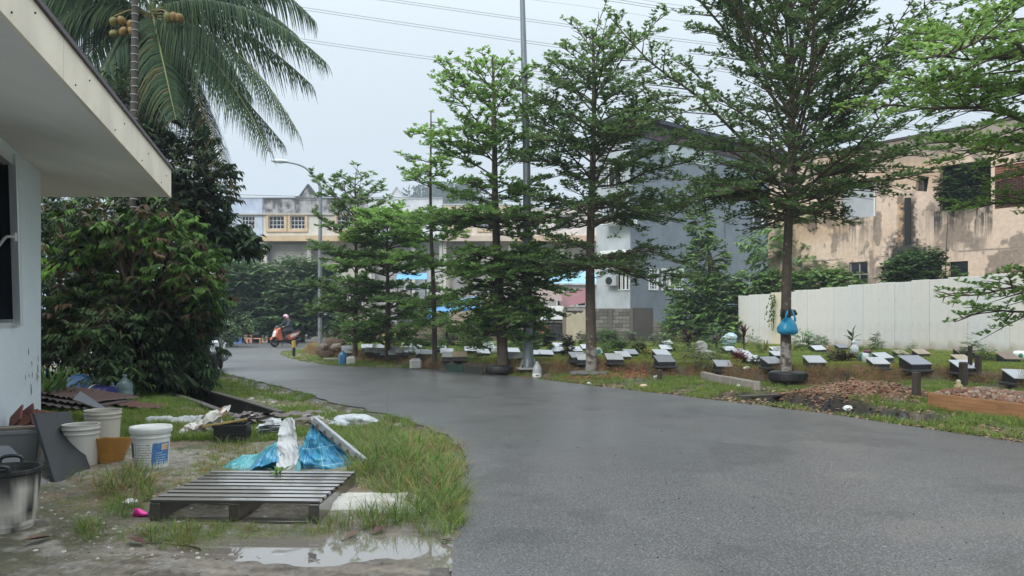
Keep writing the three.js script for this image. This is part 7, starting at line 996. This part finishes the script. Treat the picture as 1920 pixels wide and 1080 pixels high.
  // roofing felt, blue lid, shovel, dark panels by the house corner
  { const o = thing('roofing_sheets', 'pile of dark brown corrugated roofing sheets by the house corner', 'sheets', G(140, 772)); const r = rng(3); for (let k = 0; k < 3; k++) { const m = part('sheet', sheet(36, 4, (u, v) => V((u - .5) * (2.1 - k * .25), .05 + k * .05 + .10 * (1 - u) + .018 * Math.sin(u * 80) + .05 * fbm(u * 4, v * 3, k), (v - .5) * .8)), std([.045 + k * .012, .032, .027], .6, { map: T.grime }), o); m.rotation.y = -.22 - .1 * k; m.position.set(-.25 + k * .12, 0, .05 - .14 * k); } const f = part('sheet', sheet(30, 4, (u, v) => V((u - .5) * 1.5, .08 + .014 * Math.sin(u * 60) + .14 * (1 - u), (v - .5) * .5)), std([.10, .035, .025], .7, { map: T.grime }), o); f.rotation.y = -.16; f.position.set(.62, -.03, .0); }
  { const o = thing('dry_leaf_heap', 'heap of dead brown leaves on the roofing sheets', 'leaf heap', G(95, 745)), L = new Leaves(), r = rng(4); for (let i = 0; i < 500; i++) { const a = r() * 6.28, q = Math.sqrt(r()) * .55; L.leaf(V(Math.cos(a) * q, .12 + .22 * (1 - q / .55) * r(), Math.sin(a) * q * .5), V(r() - .5, r() * .5 - .1, r() - .5).normalize(), V(r() - .5, 1, r() - .5).normalize(), .11, .05, vary([.10, .06, .04], r, .5), .2, .5); } part('leaves', L.geo(), M.litter, o); }
  { const o = thing('plastic_disc', 'round blue plastic lid propped behind the grey panel', 'lid', G(139, 752).add(V(0, .26, 0))); const g = lathe([[0, .03], [.2, .025], [.26, .0], [.285, -.03], [.28, -.035], [.25, -.01], [0, .015]], 30); g.rotateX(.95); g.rotateZ(.1); part('lid', g, std([.03, .12, .30], .45, { map: rep(T.grime, 1) }), o); }
  { const A = ap(134, 755, 10.6), B = ap(196, 768, 10.9), C = ap(150, 733, 10.9), o = thing('plastic_sheeting', 'grey plastic panel lying slanted over the roofing sheets', 'panel', A), pts = [ap(136, 748, 10.6), ap(188, 767, 10.3), ap(197, 764, 10.7), ap(151, 733, 11.1)]; part('panel', uvBox(new ConvexGeometry([...pts, ...pts.map(p => p.clone().add(V(.0, -.02, -.01)))].map(p => p.clone().sub(A)))), std([.20, .20, .225], .4), o); }
  { const p = G(138, 735), o = thing('hand_tool', 'tool with red painted handle standing behind the blue lid', 'tool', p), m = new MB(true); m.tube([V(0, 0, 0), V(-.02, .42, 0)], .018, 8); m.build('shaft', std([.42, .34, .20], .7), o); const h = new MB(true); h.tube([V(-.02, .40, 0), V(-.035, .62, 0)], .026, 10); h.build('grip', std([.44, .08, .035], .45), o); const bl = new MB(); bl.box(0, .02, .02, .16, .2, .02, .2); bl.build('blade', M.darkMetal, o); }
  gallon2(); function gallon2() {
    const cl = phys([.42, .55, .58], .12, { transmission: .55, thickness: 0 }); const mk = (p, label, s) => { const o = thing('water_gallon', label, 'water bottle', p); part('bottle', lathe([[0, 0], [.125, 0], [.135, .02], [.135, .07], [.128, .09], [.135, .11], [.135, .17], [.128, .19], [.135, .21], [.135, .28], [.12, .31], [.12, .325], [.05, .39], [.03, .41], [.03, .45], [0, .45]].map(([a, b]) => [a * s, b * s]), 26), cl, o); part('cap', new THREE.CylinderGeometry(.034 * s, .034 * s, .03 * s, 12), std([.3, .42, .5], .5), o).position.y = .45 * s; };
    mk(G(185, 742), 'translucent water gallon standing behind the blue bucket', 1.15); mk(G(234, 753), 'translucent water gallon right of the blue bucket', 1.02); mk(G(211, 754), 'small dark green water bottle between the bucket and the right gallon', .72);
  }
  { const o = thing('broom', 'broom with a bamboo stick leaning against the shrubs', 'broom', G(242, 735)), m = new MB(true); m.tube([V(0, .12, 0), V(-.12, .6, -.04), V(-.22, 1.05, -.1)], .014, 7); m.build('stick', std([.46, .37, .27], .7), o); const h = new MB(); h.box(.01, .08, 0, .13, .14, .06, 0, 0, -.15, .01); h.build('head', std([.36, .25, .13], .8), o); part('binding', lump(.035, .03, .03, .2, 2, 3, 1), M.white, o).position.set(0, .16, 0); }
  { const o = thing('stool', 'dark topped stool of concrete blocks under the shrubs', 'stool', G(268, 730)); part('top', cbox(.46, .14, .4, .01), std([.05, .055, .065], .6, { map: T.grime }), o).position.y = .36; for (const x of [-.12, .12]) part('block', cbox(.18, .29, .3, .01), std([.26, .27, .26], .9, { map: T.grime }), o).position.set(x, .145, 0); }
  { const o = thing('blue_pipe', 'bent blue plastic pipe standing among the shrubs', 'pipe', G(96, 715)), m = new MB(true); m.tube(curve([V(-.1, 0, 0), V(-.05, .45, 0), V(.12, .75, 0), V(.13, 1.5, 0)], 20), .04, 10); m.build('pipe', std([.02, .09, .34], .4), o); }
  { const o = thing('leaning_stick', 'bare bamboo stick leaning in the shrubs left of the broom', 'stick', G(214, 725)), m = new MB(true); m.tube([V(.12, .0, 0), V(-.05, .5, -.1), V(-.12, .72, -.1)], .013, 6); m.build('stick', std([.30, .25, .17], .8), o); }
  { const o = thing('orange_brush', 'red and white handled brush lying by the right gallon', 'brush', G(226, 733).add(V(0, .25, .1))), m = new MB(); m.box(0, 0, 0, .26, .035, .04, 0, 0, 0, .008); m.build('handle', std([.34, .05, .03], .5), o); part('white_band', cbox(.06, .037, .042, .004), M.white, o).position.x = -.05; const s = new MB(); s.bar(V(0, -.25, -.03), V(0, -.02, -.03), .03); s.build('stake', M.twig, o); }
  // crate with yellow batten, dirty cloth
  { const p = G(436, 832), o = thing('black_crate', 'open black plastic crate at the end of the drain', 'crate', p, .12), m = std([.012, .012, .014], .45), h = .22, w = .36, d = .28; const g = new MB(); g.box(0, .01, 0, w, .02, d); for (const s of [-1, 1]) { g.box(s * (w / 2 - .008), h / 2, 0, .016, h, d); g.box(0, h / 2, s * (d / 2 - .008), w - .034, h, .016); } g.build('crate', m, o); for (const s of [-1, 1]) { const q = new MB(); q.box(0, h - .015, s * (d / 2 + .006), w + .03, .03, .012); q.box(0, h * .5, s * (d / 2 + .004), w, .02, .008); q.build('rim', m, o); }
    const y = thing('yellow_batten', 'yellow wooden batten lying across the black crate', 'batten', V(p.x, p.y + .23, p.z + .12)); const n = new MB(); n.bar(V(-.30, -.03, .02), V(.20, .055, -.02), .035, .022, .003); n.build('batten', std([.45, .33, .10], .6, { map: T.wood }), y); }
  { const p = G(385, 822), o = thing('dirty_cloth', 'crumpled dirty white cloth with brown stains beside the crate', 'cloth', p), st = (x, y, z) => { const n = fbm(x * 9 + 4, y * 9 + z * 9, 12, 3); return mixc([.62, .58, .52], [.20, .11, .06], sstep(.52, .66, n)); }; const tint = g => { const n = g.index ? g.toNonIndexed() : g, P = n.attributes.position, C = []; for (let i = 0; i < P.count; i++) C.push(...st(P.getX(i), P.getY(i), P.getZ(i))); n.setAttribute('color', new THREE.Float32BufferAttribute(C, 3)); n.computeVertexNormals(); return n; }; const cm = std(0xffffff, .8, { vertexColors: true });
    part('fold', tint(lump(.14, .10, .12, .5, 2.2, 5, 3)), cm, o).position.set(-.10, .07, .02); part('fold', tint(lump(.12, .17, .10, .45, 2.4, 8, 3)), cm, o).position.set(.09, .14, -.02); part('fold', tint(sheet(18, 14, (u, v) => V((u - .5) * .42 + .05, .10 + .20 * u + .12 * fbm(u * 4, v * 4, 3) - v * .10, (v - .5) * .3))), cm, o); part('fold', tint(lump(.08, .06, .09, .4, 3, 15, 2)), cm, o).position.set(-.22, .05, .04); }
  { const p = G(330, 798), o = thing('plastic_wrap', 'crumpled grey white plastic wrap lying behind the paint bucket', 'plastic sheet', p); part('wrap', sheet(44, 24, (u, v) => V((u - .5) * .75, .02 + .15 * ridge(u * 4, v * 2.5, 5) * Math.sin(v * 3.1), (v - .5) * .35 + .05 * Math.sin(u * 6))), phys([.60, .60, .58], .3, { transmission: .3, thickness: 0 }), o); }
  // tarp, white sheet, board
  const plaid = labelTex((x, w, h) => { x.fillStyle = '#4a9cc4'; x.fillRect(0, 0, w, h); const r = rng(2); for (let i = 0; i < 26; i++) { x.globalAlpha = .35; x.fillStyle = ['#5fb3c9', '#276fa8', '#7fc4cf', '#2a8f9f'][i % 4]; x.fillRect(r() * w, 0, 8 + r() * 22, h); x.fillRect(0, r() * h, w, 5 + r() * 16); } x.globalAlpha = .8; x.fillStyle = '#d6e4e2'; for (const q of [.18, .52, .86]) { x.fillRect(w * q, 0, 5, h); x.fillRect(0, h * q, w, 4); } x.globalAlpha = 1; }, 512, 512);
  const tarpM = phys(0xffffff, .35, { map: plaid, transmission: .15, thickness: 0 }), tealM = phys([.10, .42, .47], .32, { map: rep(T.grime, 1.5), transmission: .12, thickness: 0 });
  { const o = thing('blue_tarpaulin', 'crumpled blue and teal tarpaulin draped on the rubbish behind the pallet', 'tarpaulin', gp(600, 884).setY(-.01)), k = pxm(7.4);
    const tri = (A, B, C, n, amp, seed) => sheet(n, n, (u, v) => { const p = A.clone().lerp(B, u).lerp(C, v); const w = ridge(u * 3 + v + 3, v * 2.4 + 2, seed, 4) - .5; return p.add(V(w * amp * .35, w * amp * .45, amp * (Math.sin(u * 7 + v * 3 + seed) * .25 + w * 1.7) * (1 - v * .6))); });
    const L = (px, py, z) => V((px - 600) * k, (884 - py) * k, z);
    part('upright_fold', tri(L(545, 888, .10), L(672, 880, -.02), L(578, 790, -.22), 48, .13, 4), tarpM, o); part('upright_fold', tri(L(668, 880, -.03), L(560, 862, -.42), L(580, 790, -.23), 20, .05, 8), tarpM, o);
    part('spread_fold', sheet(70, 40, (u, v) => { const e = Math.min(1, 5 * u, 5 * v + .2, 5 * (1 - v) + .1); return V(mix(-.99, -.22, u) + .05 * Math.sin(v * 8) + .04 * ridge(u * 4, v * 4, 3), .0 + (.17 * ridge(u * 3.2 + v * .8, v * 2.4, 6) + .16 * Math.exp(-((u - .72) ** 2) / .05 - (v - .45) ** 2 / .12)) * e, mix(-.42, .12, v) + .06 * Math.sin(u * 9)); }), tealM, o);
    part('spread_fold', sheet(44, 32, (u, v) => V(mix(-.66, -.2, u), .03 + .20 * Math.sin(u * 2.2) * Math.sin(v * 2.6 + .3) + .13 * (ridge(u * 3, v * 3, 14) - .4), mix(-.3, .2, v))), tarpM, o);
    const w = thing('white_sheet', 'white crumpled paper sack hanging over the blue tarpaulin', 'sheet', V(o.position.x, o.position.y, o.position.z + .10)); const lf_ = [[0, 541], [.12, 538], [.25, 531], [.4, 527], [.55, 524], [.7, 522], [.85, 521], [.95, 524], [1, 531]], rt_ = [[0, 562], [.15, 566], [.35, 570], [.48, 568], [.55, 561], [.7, 556], [.85, 552], [.95, 547], [1, 541]], lerpT = (A, t) => { for (let i = 1; i < A.length; i++) if (t <= A[i][0]) return mix(A[i - 1][1], A[i][1], (t - A[i - 1][0]) / (A[i][0] - A[i - 1][0])); return A[A.length - 1][1]; }; part('sheet', sheet(26, 44, (u, v) => { const px = mix(lerpT(lf_, v), lerpT(rt_, v), u) + 2 * (fbm(v * 14, u * 3, 8) - .5); return V((px - 600) * k, (884 - mix(886, 784, v)) * k, .20 - .42 * v + .14 * (ridge(u * 1.6, v * 3, 3, 4) - .5)); }), phys([.60, .59, .57], .6, { transmission: .15, thickness: 0 }), w);
    const bd = thing('edge_board', 'white stained edging board sloping down the right side of the tarpaulin', 'board', V(o.position.x, o.position.y, o.position.z)); const m = new MB(); m.bar(L(580, 789, -.16), L(684, 862, .03), .05, .07, .006); m.build('board', std([.42, .44, .46], .6, { map: rep(T.wood, 1.2) }), bd); for (let i = 0; i < 6; i++) { const t = .1 + i * .15, c = L(580, 789, -.16).lerp(L(684, 862, .03), t); const n = new MB(); n.bar(c.clone().add(V(-.02, -.012, .028)), c.clone().add(V(.025, -.05, .028)), .004, .04); n.build('stain', std([.14, .11, .09], .9), bd); } }
  { const p = G(512, 820), o = thing('paper_stack', 'stack of wet white papers behind the white sack', 'papers', p, .1), r = rng(8); for (let i = 0; i < 6; i++) { const q = part('page', sheet(8, 6, (u, v) => V((u - .5) * .34, .02 + i * .026 + .03 * fbm(u * 3, v * 3, i) + .02 * u, (v - .5) * .26)), std(vary([.52, .52, .52], r, .25), .5), o); q.rotation.y = (r() - .5) * .5; } part('crumpled_page', lump(.10, .07, .08, .6, 2.5, 6, 3), std([.5, .5, .49], .6), o).position.set(.0, .16, 0); }
  { const o = thing('debris_sheets', 'tangle of dark torn roofing scraps behind the papers', 'debris', G(520, 792)), r = rng(12); for (let i = 0; i < 12; i++) { const q = part('scrap', sheet(8, 4, (u, v) => V((u - .5) * (.3 + .35 * hash(i, 1)), .03 + .10 * fbm(u * 4, v * 3, i), (v - .5) * .18)), std(i % 3 ? vary([.10, .075, .065], r, .5) : vary([.38, .36, .33], r, .3), .5), o); q.position.set((r() - .5) * 1.0, .02 + r() * .08, (r() - .5) * .5); q.rotation.y = r() * 3; } }
  { const o = thing('plastic_sack', 'pale crumpled plastic sack at the road edge behind the tall grass', 'plastic sack', G(662, 788)); part('sack', lump(.30, .13, .2, .45, 2.2, 7, 3), phys([.50, .52, .53], .35, { transmission: .15, thickness: 0 }), o).position.y = .06; part('fold', sheet(10, 8, (u, v) => V((u - .2) * .45, .03 + .10 * fbm(u * 5, v * 4, 2), (v - .5) * .2)), phys([.46, .47, .48], .35), o); }
  { const o = thing('flat_sack', 'flattened whitish cement sack in the grass right of the pallet', 'sack', G(690, 950)); part('sack', sheet(46, 24, (u, v) => { const e = Math.min(1, 7 * u, 7 * (1 - u), 5 * v, 5 * (1 - v)); return V((u - .5) * .78 + .03 * Math.sin(v * 9), -.01 + e * (.07 + .05 * (fbm(u * 7, v * 6, 5, 5) - .4)), (v - .5) * .46 + .03 * Math.sin(u * 11)); }), std([.50, .47, .42], .75, { map: rep(T.grime, 2.2, 2), bumpMap: T.grimeBump, bumpScale: .006 }), o); }
  { const p = G(266, 972).add(V(0, .035, 0)), o = thing('crushed_can', 'crushed magenta drink can in the weeds left of the pallet', 'can', p); const g = new THREE.CylinderGeometry(.033, .033, .11, 18, 6), P = g.attributes.position; for (let i = 0; i < P.count; i++) { const y = P.getY(i); P.setX(i, P.getX(i) * (.75 + .3 * Math.sin(y * 40))); P.setZ(i, P.getZ(i) * (.8 + .2 * Math.cos(y * 60))); } g.rotateZ(1.45); g.computeVertexNormals(); part('can', g, std([.55, .02, .22], .3, { metalness: .3 }), o); const e = new THREE.CylinderGeometry(.028, .030, .006, 18); e.rotateZ(1.45); part('lid', e, M.chrome, o).position.set(.057, .006, 0); }
  { const o = thing('crumpled_wrapper', 'small white crumpled wrapper in the weeds above the can', 'litter', G(246, 952)); part('wrapper', lump(.05, .035, .04, .6, 3, 5, 2), std([.55, .53, .5], .5), o).position.y = .03; part('flap', sheet(5, 4, (u, v) => V(u * .1 - .06, .02 + .04 * fbm(u * 4, v * 4, 5), (v - .5) * .06)), std([.52, .5, .48], .5), o); }
  const leafD = (px, py, s, c, label) => { const o = thing('dead_leaf', label, 'leaf', G(px, py).add(V(0, .02, 0)), hash(px, py) * 6), L = new Leaves(); L.leaf(V(-s / 2, .012, 0), V(1, .05, 0).normalize(), UP, s, s * .45, c, -.1, .5); part('blade', L.geo(), M.litter, o); const m = new MB(true); m.tube([V(-s / 2, .012, 0), V(-s * .75, .02, .01)], .003, 4); m.build('stalk', M.twig, o); };
  leafD(660, 1006, .17, [.10, .05, .03], 'brown curled leaf at the back edge of the wide puddle'); leafD(712, 999, .16, [.09, .035, .025], 'reddish brown leaf at the puddle edge, right of another'); leafD(838, 1017, .14, [.06, .03, .02], 'dark leaf beneath the grass clump at the road corner'); leafD(585, 1046, .12, [.05, .035, .03], 'dark bent leaf on the wet concrete in front'); leafD(255, 1020, .17, [.09, .035, .025], 'reddish leaf at the edge of the weeds, lower left'); leafD(70, 1020, .22, [.12, .07, .045], 'long brown leaf on the muddy concrete, far lower left');
  // drain walls
  { const o = thing('concrete_drain', 'open concrete drain with black wet sides running to the tree', 'drain', [0, 0, 0]), m = std([.05, .047, .04], .5, { map: rep(T.streak, .6) }), lp = std([.10, .09, .075], .85, { map: T.grime }); for (let i = 0; i < drainLine.length - 1; i++) { const [a, b] = [drainLine[i], drainLine[i + 1]], d = V(b[0] - a[0], 0, b[1] - a[1]), n = V(d.z, 0, -d.x).normalize(); for (const s of [-1, 1]) { const q = new MB(), off = n.clone().multiplyScalar(s * .36); q.bar(V(a[0], -.2, a[1]).add(off), V(b[0], -.2, b[1]).add(off), .08, .44, .01); q.build('side_wall', m, o); const l = new MB(); l.bar(V(a[0], .035, a[1]).add(off), V(b[0], .035, b[1]).add(off), .11, .035, .006); l.build('lip', lp, o); } } }
}
// ------------------------------------------------------------------ grass, litter, stones
{
  const tuft = (n, h, spread, w, seed, bend = .5) => { const L = new Leaves(), r = rng(seed); for (let i = 0; i < n; i++) { const a = r() * 6.28, l = h * (.55 + .6 * r()), q = spread * Math.sqrt(r()), a2 = a + (r() - .5) * 1.2, ln = bend * (.25 + .9 * r()), k = []; for (let j = 0; j <= 3; j++) { const t = j / 3; k.push(V(Math.cos(a) * q + Math.cos(a2) * l * ln * t * t, l * (t - .28 * ln * t * t), Math.sin(a) * q + Math.sin(a2) * l * ln * t * t)); } const c = .75 + .5 * r(), y = r(); L.strip(k, [w, w * .85, w * .6, w * .1], V(-Math.sin(a2), 0, Math.cos(a2)), [c * (1 + .35 * y), c, c * (1 - .2 * y)]); } return L.geo(); };
  const put = (name, label, cat, geo, list, mat) => { const im = new THREE.InstancedMesh(geo, mat, list.length), m = new THREE.Matrix4(), q = new THREE.Quaternion(); list.forEach(([p, turn, s, c, tilt], i) => { q.setFromEuler(new THREE.Euler(tilt ? tilt[0] : 0, turn, tilt ? tilt[1] : 0)); m.compose(p, q, V(...(Array.isArray(s) ? s : [s, s, s]))); im.setMatrixAt(i, m); im.setColorAt(i, new THREE.Color().setRGB(...c)); }); im.name = name; shadows(im); scene.add(im); tag(im, label, cat, null, 'stuff'); };
  const G1 = [.10, .20, .035], G2 = [.18, .29, .06], DRY = [.26, .22, .10];
  const pick = (r, n) => vary(n > .78 ? mixc(G2, DRY, .4 + .5 * r()) : mixc(G1, G2, r()), r, .25);
  { // lawn on the grave plot and verge
    const r = rng(51), A = [], B = [], D = [];
    for (let i = 0; i < 150000; i++) {
      const d = 9 + 30 * Math.pow(r(), 1.15), px = -60 + r() * 2100, x = (px - 960) / F * d, z = -d; if (x < -12) continue;
      const p = sdPlat(x, z), rd = sdRoad(x, z); if (rd < .04) continue; const n = fbm(x * 1.4, z * 1.4, 61, 4), h = ground(x, z);
      if (p > .15) { const dm = Math.hypot((x - moundAt.x) / 1.5, (z - moundAt.z) / 1.0); if (dm < .9 && r() > .06) continue; if (r() > sstep(.40, .58, n) * .9 + .08) continue; if (ditchD(x, z) < .42) continue; A.push([V(x, h - .005, z), r() * 6.28, .5 + r() * .8, pick(r, n + .1 * (r() - .5))]); }
      else if (p > -.16) { const c = r() < .6 ? [.26, .18, .09] : [.18, .18, .06]; D.push([V(x, h - .01, z), r() * 6.28, .7 + r() * .7, vary(c, r, .35), [.5 + r() * .7, (r() - .5) * .5]]); }
      else { B.push([V(x, h - .005, z), r() * 6.28, .55 + r() * .7, vary(mixc([.13, .25, .04], [.22, .30, .065], n), r, .25)]); }
    }
    put('verge_grass', 'patchy short grass on the verge right of the road', 'grass', tuft(12, .09, .07, .006, 3, .7), A, M.grass); put('plot_grass', 'short green grass covering the raised grave plot', 'grass', tuft(13, .09, .10, .008, 4, .7), B, M.grass); put('bank_grass', 'dry hanging grass on the cut bank of the grave plot', 'grass', tuft(14, .14, .07, .008, 5, 1.1), D, M.grass);
  }
  { // yard grass: patches [centre px, radii px, tufts, height]
    const r = rng(52), low = [], tall = [];
    const patch = (cx, cy, rx, ry, n, h, list, dry = 0) => { for (let i = 0; i < n; i++) { const a = r() * 6.283, q = Math.sqrt(r()), p = gp(cx + Math.cos(a) * q * rx, cy + Math.sin(a) * q * ry); if (sdRoad(p.x, p.z) < -.02) continue; p.y = ground(p.x, p.z) - .01; list.push([p, r() * 6.28, h * (.35 + .95 * r() ** 1.5) * (1 - .3 * q * q), vary(r() < dry ? DRY : mixc(G1, G2, r()), r, .3)]); } };
    patch(745, 850, 105, 55, 225, 1.0, tall, .25); patch(790, 920, 90, 58, 242, .95, tall, .2); patch(690, 800, 60, 22, 77, .8, tall, .35); patch(700, 880, 60, 40, 95, .9, tall, .2); patch(845, 890, 34, 70, 112, .8, tall, .25); patch(700, 978, 90, 16, 86, .62, tall, .2); patch(815, 985, 45, 22, 38, .75, tall, .3); patch(855, 965, 24, 20, 40, .55, tall, .5);
    patch(240, 925, 60, 24, 70, .85, tall, .3); patch(265, 890, 40, 18, 18, .9, tall, .4); patch(170, 998, 26, 18, 36, .55, tall, .1); patch(330, 1006, 80, 16, 90, .45, tall, .15); patch(420, 992, 120, 10, 50, .3, tall, .2); patch(230, 960, 40, 16, 60, .45, tall, .1); patch(590, 992, 70, 10, 50, .4, tall, .2); patch(470, 850, 60, 24, 60, .5, tall, .4); patch(420, 830, 30, 30, 40, .55, tall, .2); patch(140, 905, 28, 14, 40, .3, tall, .2); patch(640, 765, 60, 10, 50, .5, tall, .3); patch(520, 810, 60, 14, 50, .45, tall, .4); patch(400, 757, 30, 10, 26, .7, tall, .3); patch(370, 775, 30, 16, 34, .6, tall, .2);
    patch(250, 748, 110, 16, 900, 1, low, .1); patch(200, 778, 80, 12, 500, .9, low, .1); patch(330, 800, 90, 22, 1100, 1.1, low, .15); patch(250, 800, 60, 22, 600, 1, low, .1); patch(480, 735, 90, 22, 900, .8, low, .35); patch(560, 765, 90, 18, 700, .7, low, .45); patch(430, 870, 70, 40, 700, .8, low, .5); patch(300, 905, 140, 26, 900, .6, low, .4); patch(160, 940, 60, 30, 260, .5, low, .2); patch(400, 1005, 220, 26, 900, .7, low, .3); patch(760, 860, 120, 90, 1600, 1.3, low, .4); patch(450, 705, 60, 8, 400, .8, low, .3);
    put('tall_grass', 'long unmown grass clumps round the pallet and road corner', 'grass', tuft(13, .27, .11, .0085, 6, 1.25), tall, M.grass); put('yard_grass', 'thin low grass and weeds on the yard soil', 'grass', tuft(11, .075, .06, .005, 7, .9), low, M.grass);
    const st = thing('grass_stalk', 'single tall dry grass stalk standing at the road edge', 'grass stalk', onG(gp(726, 800).x, gp(726, 800).z)), m = new MB(true); m.tube([V(0, 0, 0), V(.01, .3, 0), V(.0, .56, 0)], t => .004 * (1 - t * .7), 5); m.build('stalk', std([.25, .21, .11], .8), st);
  }
  { // leaf litter, clods, rubble, grit
    const r = rng(53), lf = new Leaves(); lf.leaf(V(-.5, 0, 0), V(1, 0, 0), UP, 1, .5, [1, 1, 1], -.15, .5); const leaves = [], clods = [], rub = [], grit = [];
    for (let i = 0; i < 22000; i++) { const px = 1050 + r() * 900, py = 706 + r() * 140, p = gp(px, py), rd = sdRoad(p.x, p.z); if (rd < (r() < .02 ? -1.5 : .0) || sdPlat(p.x, p.z) < .1) continue; const m = Math.exp(-((p.x - moundAt.x) ** 2 / 4 + (p.z - moundAt.z) ** 2 / 2.2)); if (r() > .10 + .8 * m + .6 * sstep(1.0, .15, rd)) continue; p.y = ground(p.x, p.z) + .012; leaves.push([p, r() * 6.28, .05 + r() * .06, vary(mixc([.15, .085, .05], [.30, .21, .13], r()), r, .4), [(r() - .5) * .9, (r() - .5) * .9]]); }
    for (let i = 0; i < 5200; i++) { const a = r() * 6.28, q = Math.sqrt(-Math.log(1 - r() * .96)), p = V(moundAt.x + Math.cos(a) * q * .95, 0, moundAt.z + Math.sin(a) * q * .62); p.y = ground(p.x, p.z); if (sdRoad(p.x, p.z) < .2) continue; const s = .012 + .032 * r() ** 3; clods.push([p, r() * 6, [s, s * .7, s * 1.2], vary(mixc([.19, .08, .045], [.20, .14, .095], r()), r, .35)]); }
    for (let i = 0; i < 700; i++) { const a = r() * 6.28, q = Math.sqrt(r()), p = V(mound2.x + Math.cos(a) * q * 1.1, 0, mound2.z + Math.sin(a) * q * .5); p.y = ground(p.x, p.z); const s = .02 + .04 * r() ** 2; clods.push([p, r() * 6, [s, s * .7, s * 1.2], vary([.22, .085, .045], r, .3)]); }
    for (let i = 0; i < 2600; i++) { const px = 400 + r() * 330, py = 706 + r() * 85, p = gp(px, py), rd = sdRoad(p.x, p.z); if (rd < .1 || rd > 2.4 || drainD(p.x, p.z) < .5 || fbm(p.x * 3.1, p.z * 3.1, 82, 4) < .46) continue; p.y = ground(p.x, p.z); const s = .01 + .035 * r() ** 3; rub.push([p, r() * 6, [s, s * .5, s * 1.3], vary([.42, .40, .36], r, .3)]); }
    for (let i = 0; i < 1500; i++) { const px = 60 + r() * 640, py = 830 + r() * 220, p = gp(px, py); p.y = ground(p.x, p.z); const s = .004 + .013 * r() ** 3; rub.push([p, r() * 6, [s, s * .6, s * 1.3], vary(r() < .5 ? [.34, .31, .27] : [.12, .09, .07], r, .4)]); }
    for (let i = 0; i < 260; i++) { const px = 840 + r() * 1080, py = 700 + r() * 380, p = gp(px, py); if (sdRoad(p.x, p.z) > -.1) continue; p.y = .003; const s = .003 + .006 * r() ** 3; grit.push([p, r() * 6, [s, s * .6, s * 1.3], vary(r() < .3 ? [.22, .21, .19] : [.05, .04, .035], r, .4)]); }
    const rock = new THREE.IcosahedronGeometry(1, 0);
    put('leaf_litter', 'dead brown leaves along the right road edge and soil mound', 'leaf litter', lf.geo(), leaves, M.litter); put('soil_clods', 'red earth clods on the soil mounds', 'soil', rock, clods, std(0xffffff, .9)); put('rubble', 'pale broken rubble and grit on the yard and left verge', 'rubble', rock, rub, std(0xffffff, .75)); put('road_grit', 'small stones scattered on the asphalt', 'grit', rock, grit, std(0xffffff, .7));
  }
}
renderer.render(scene, camera);
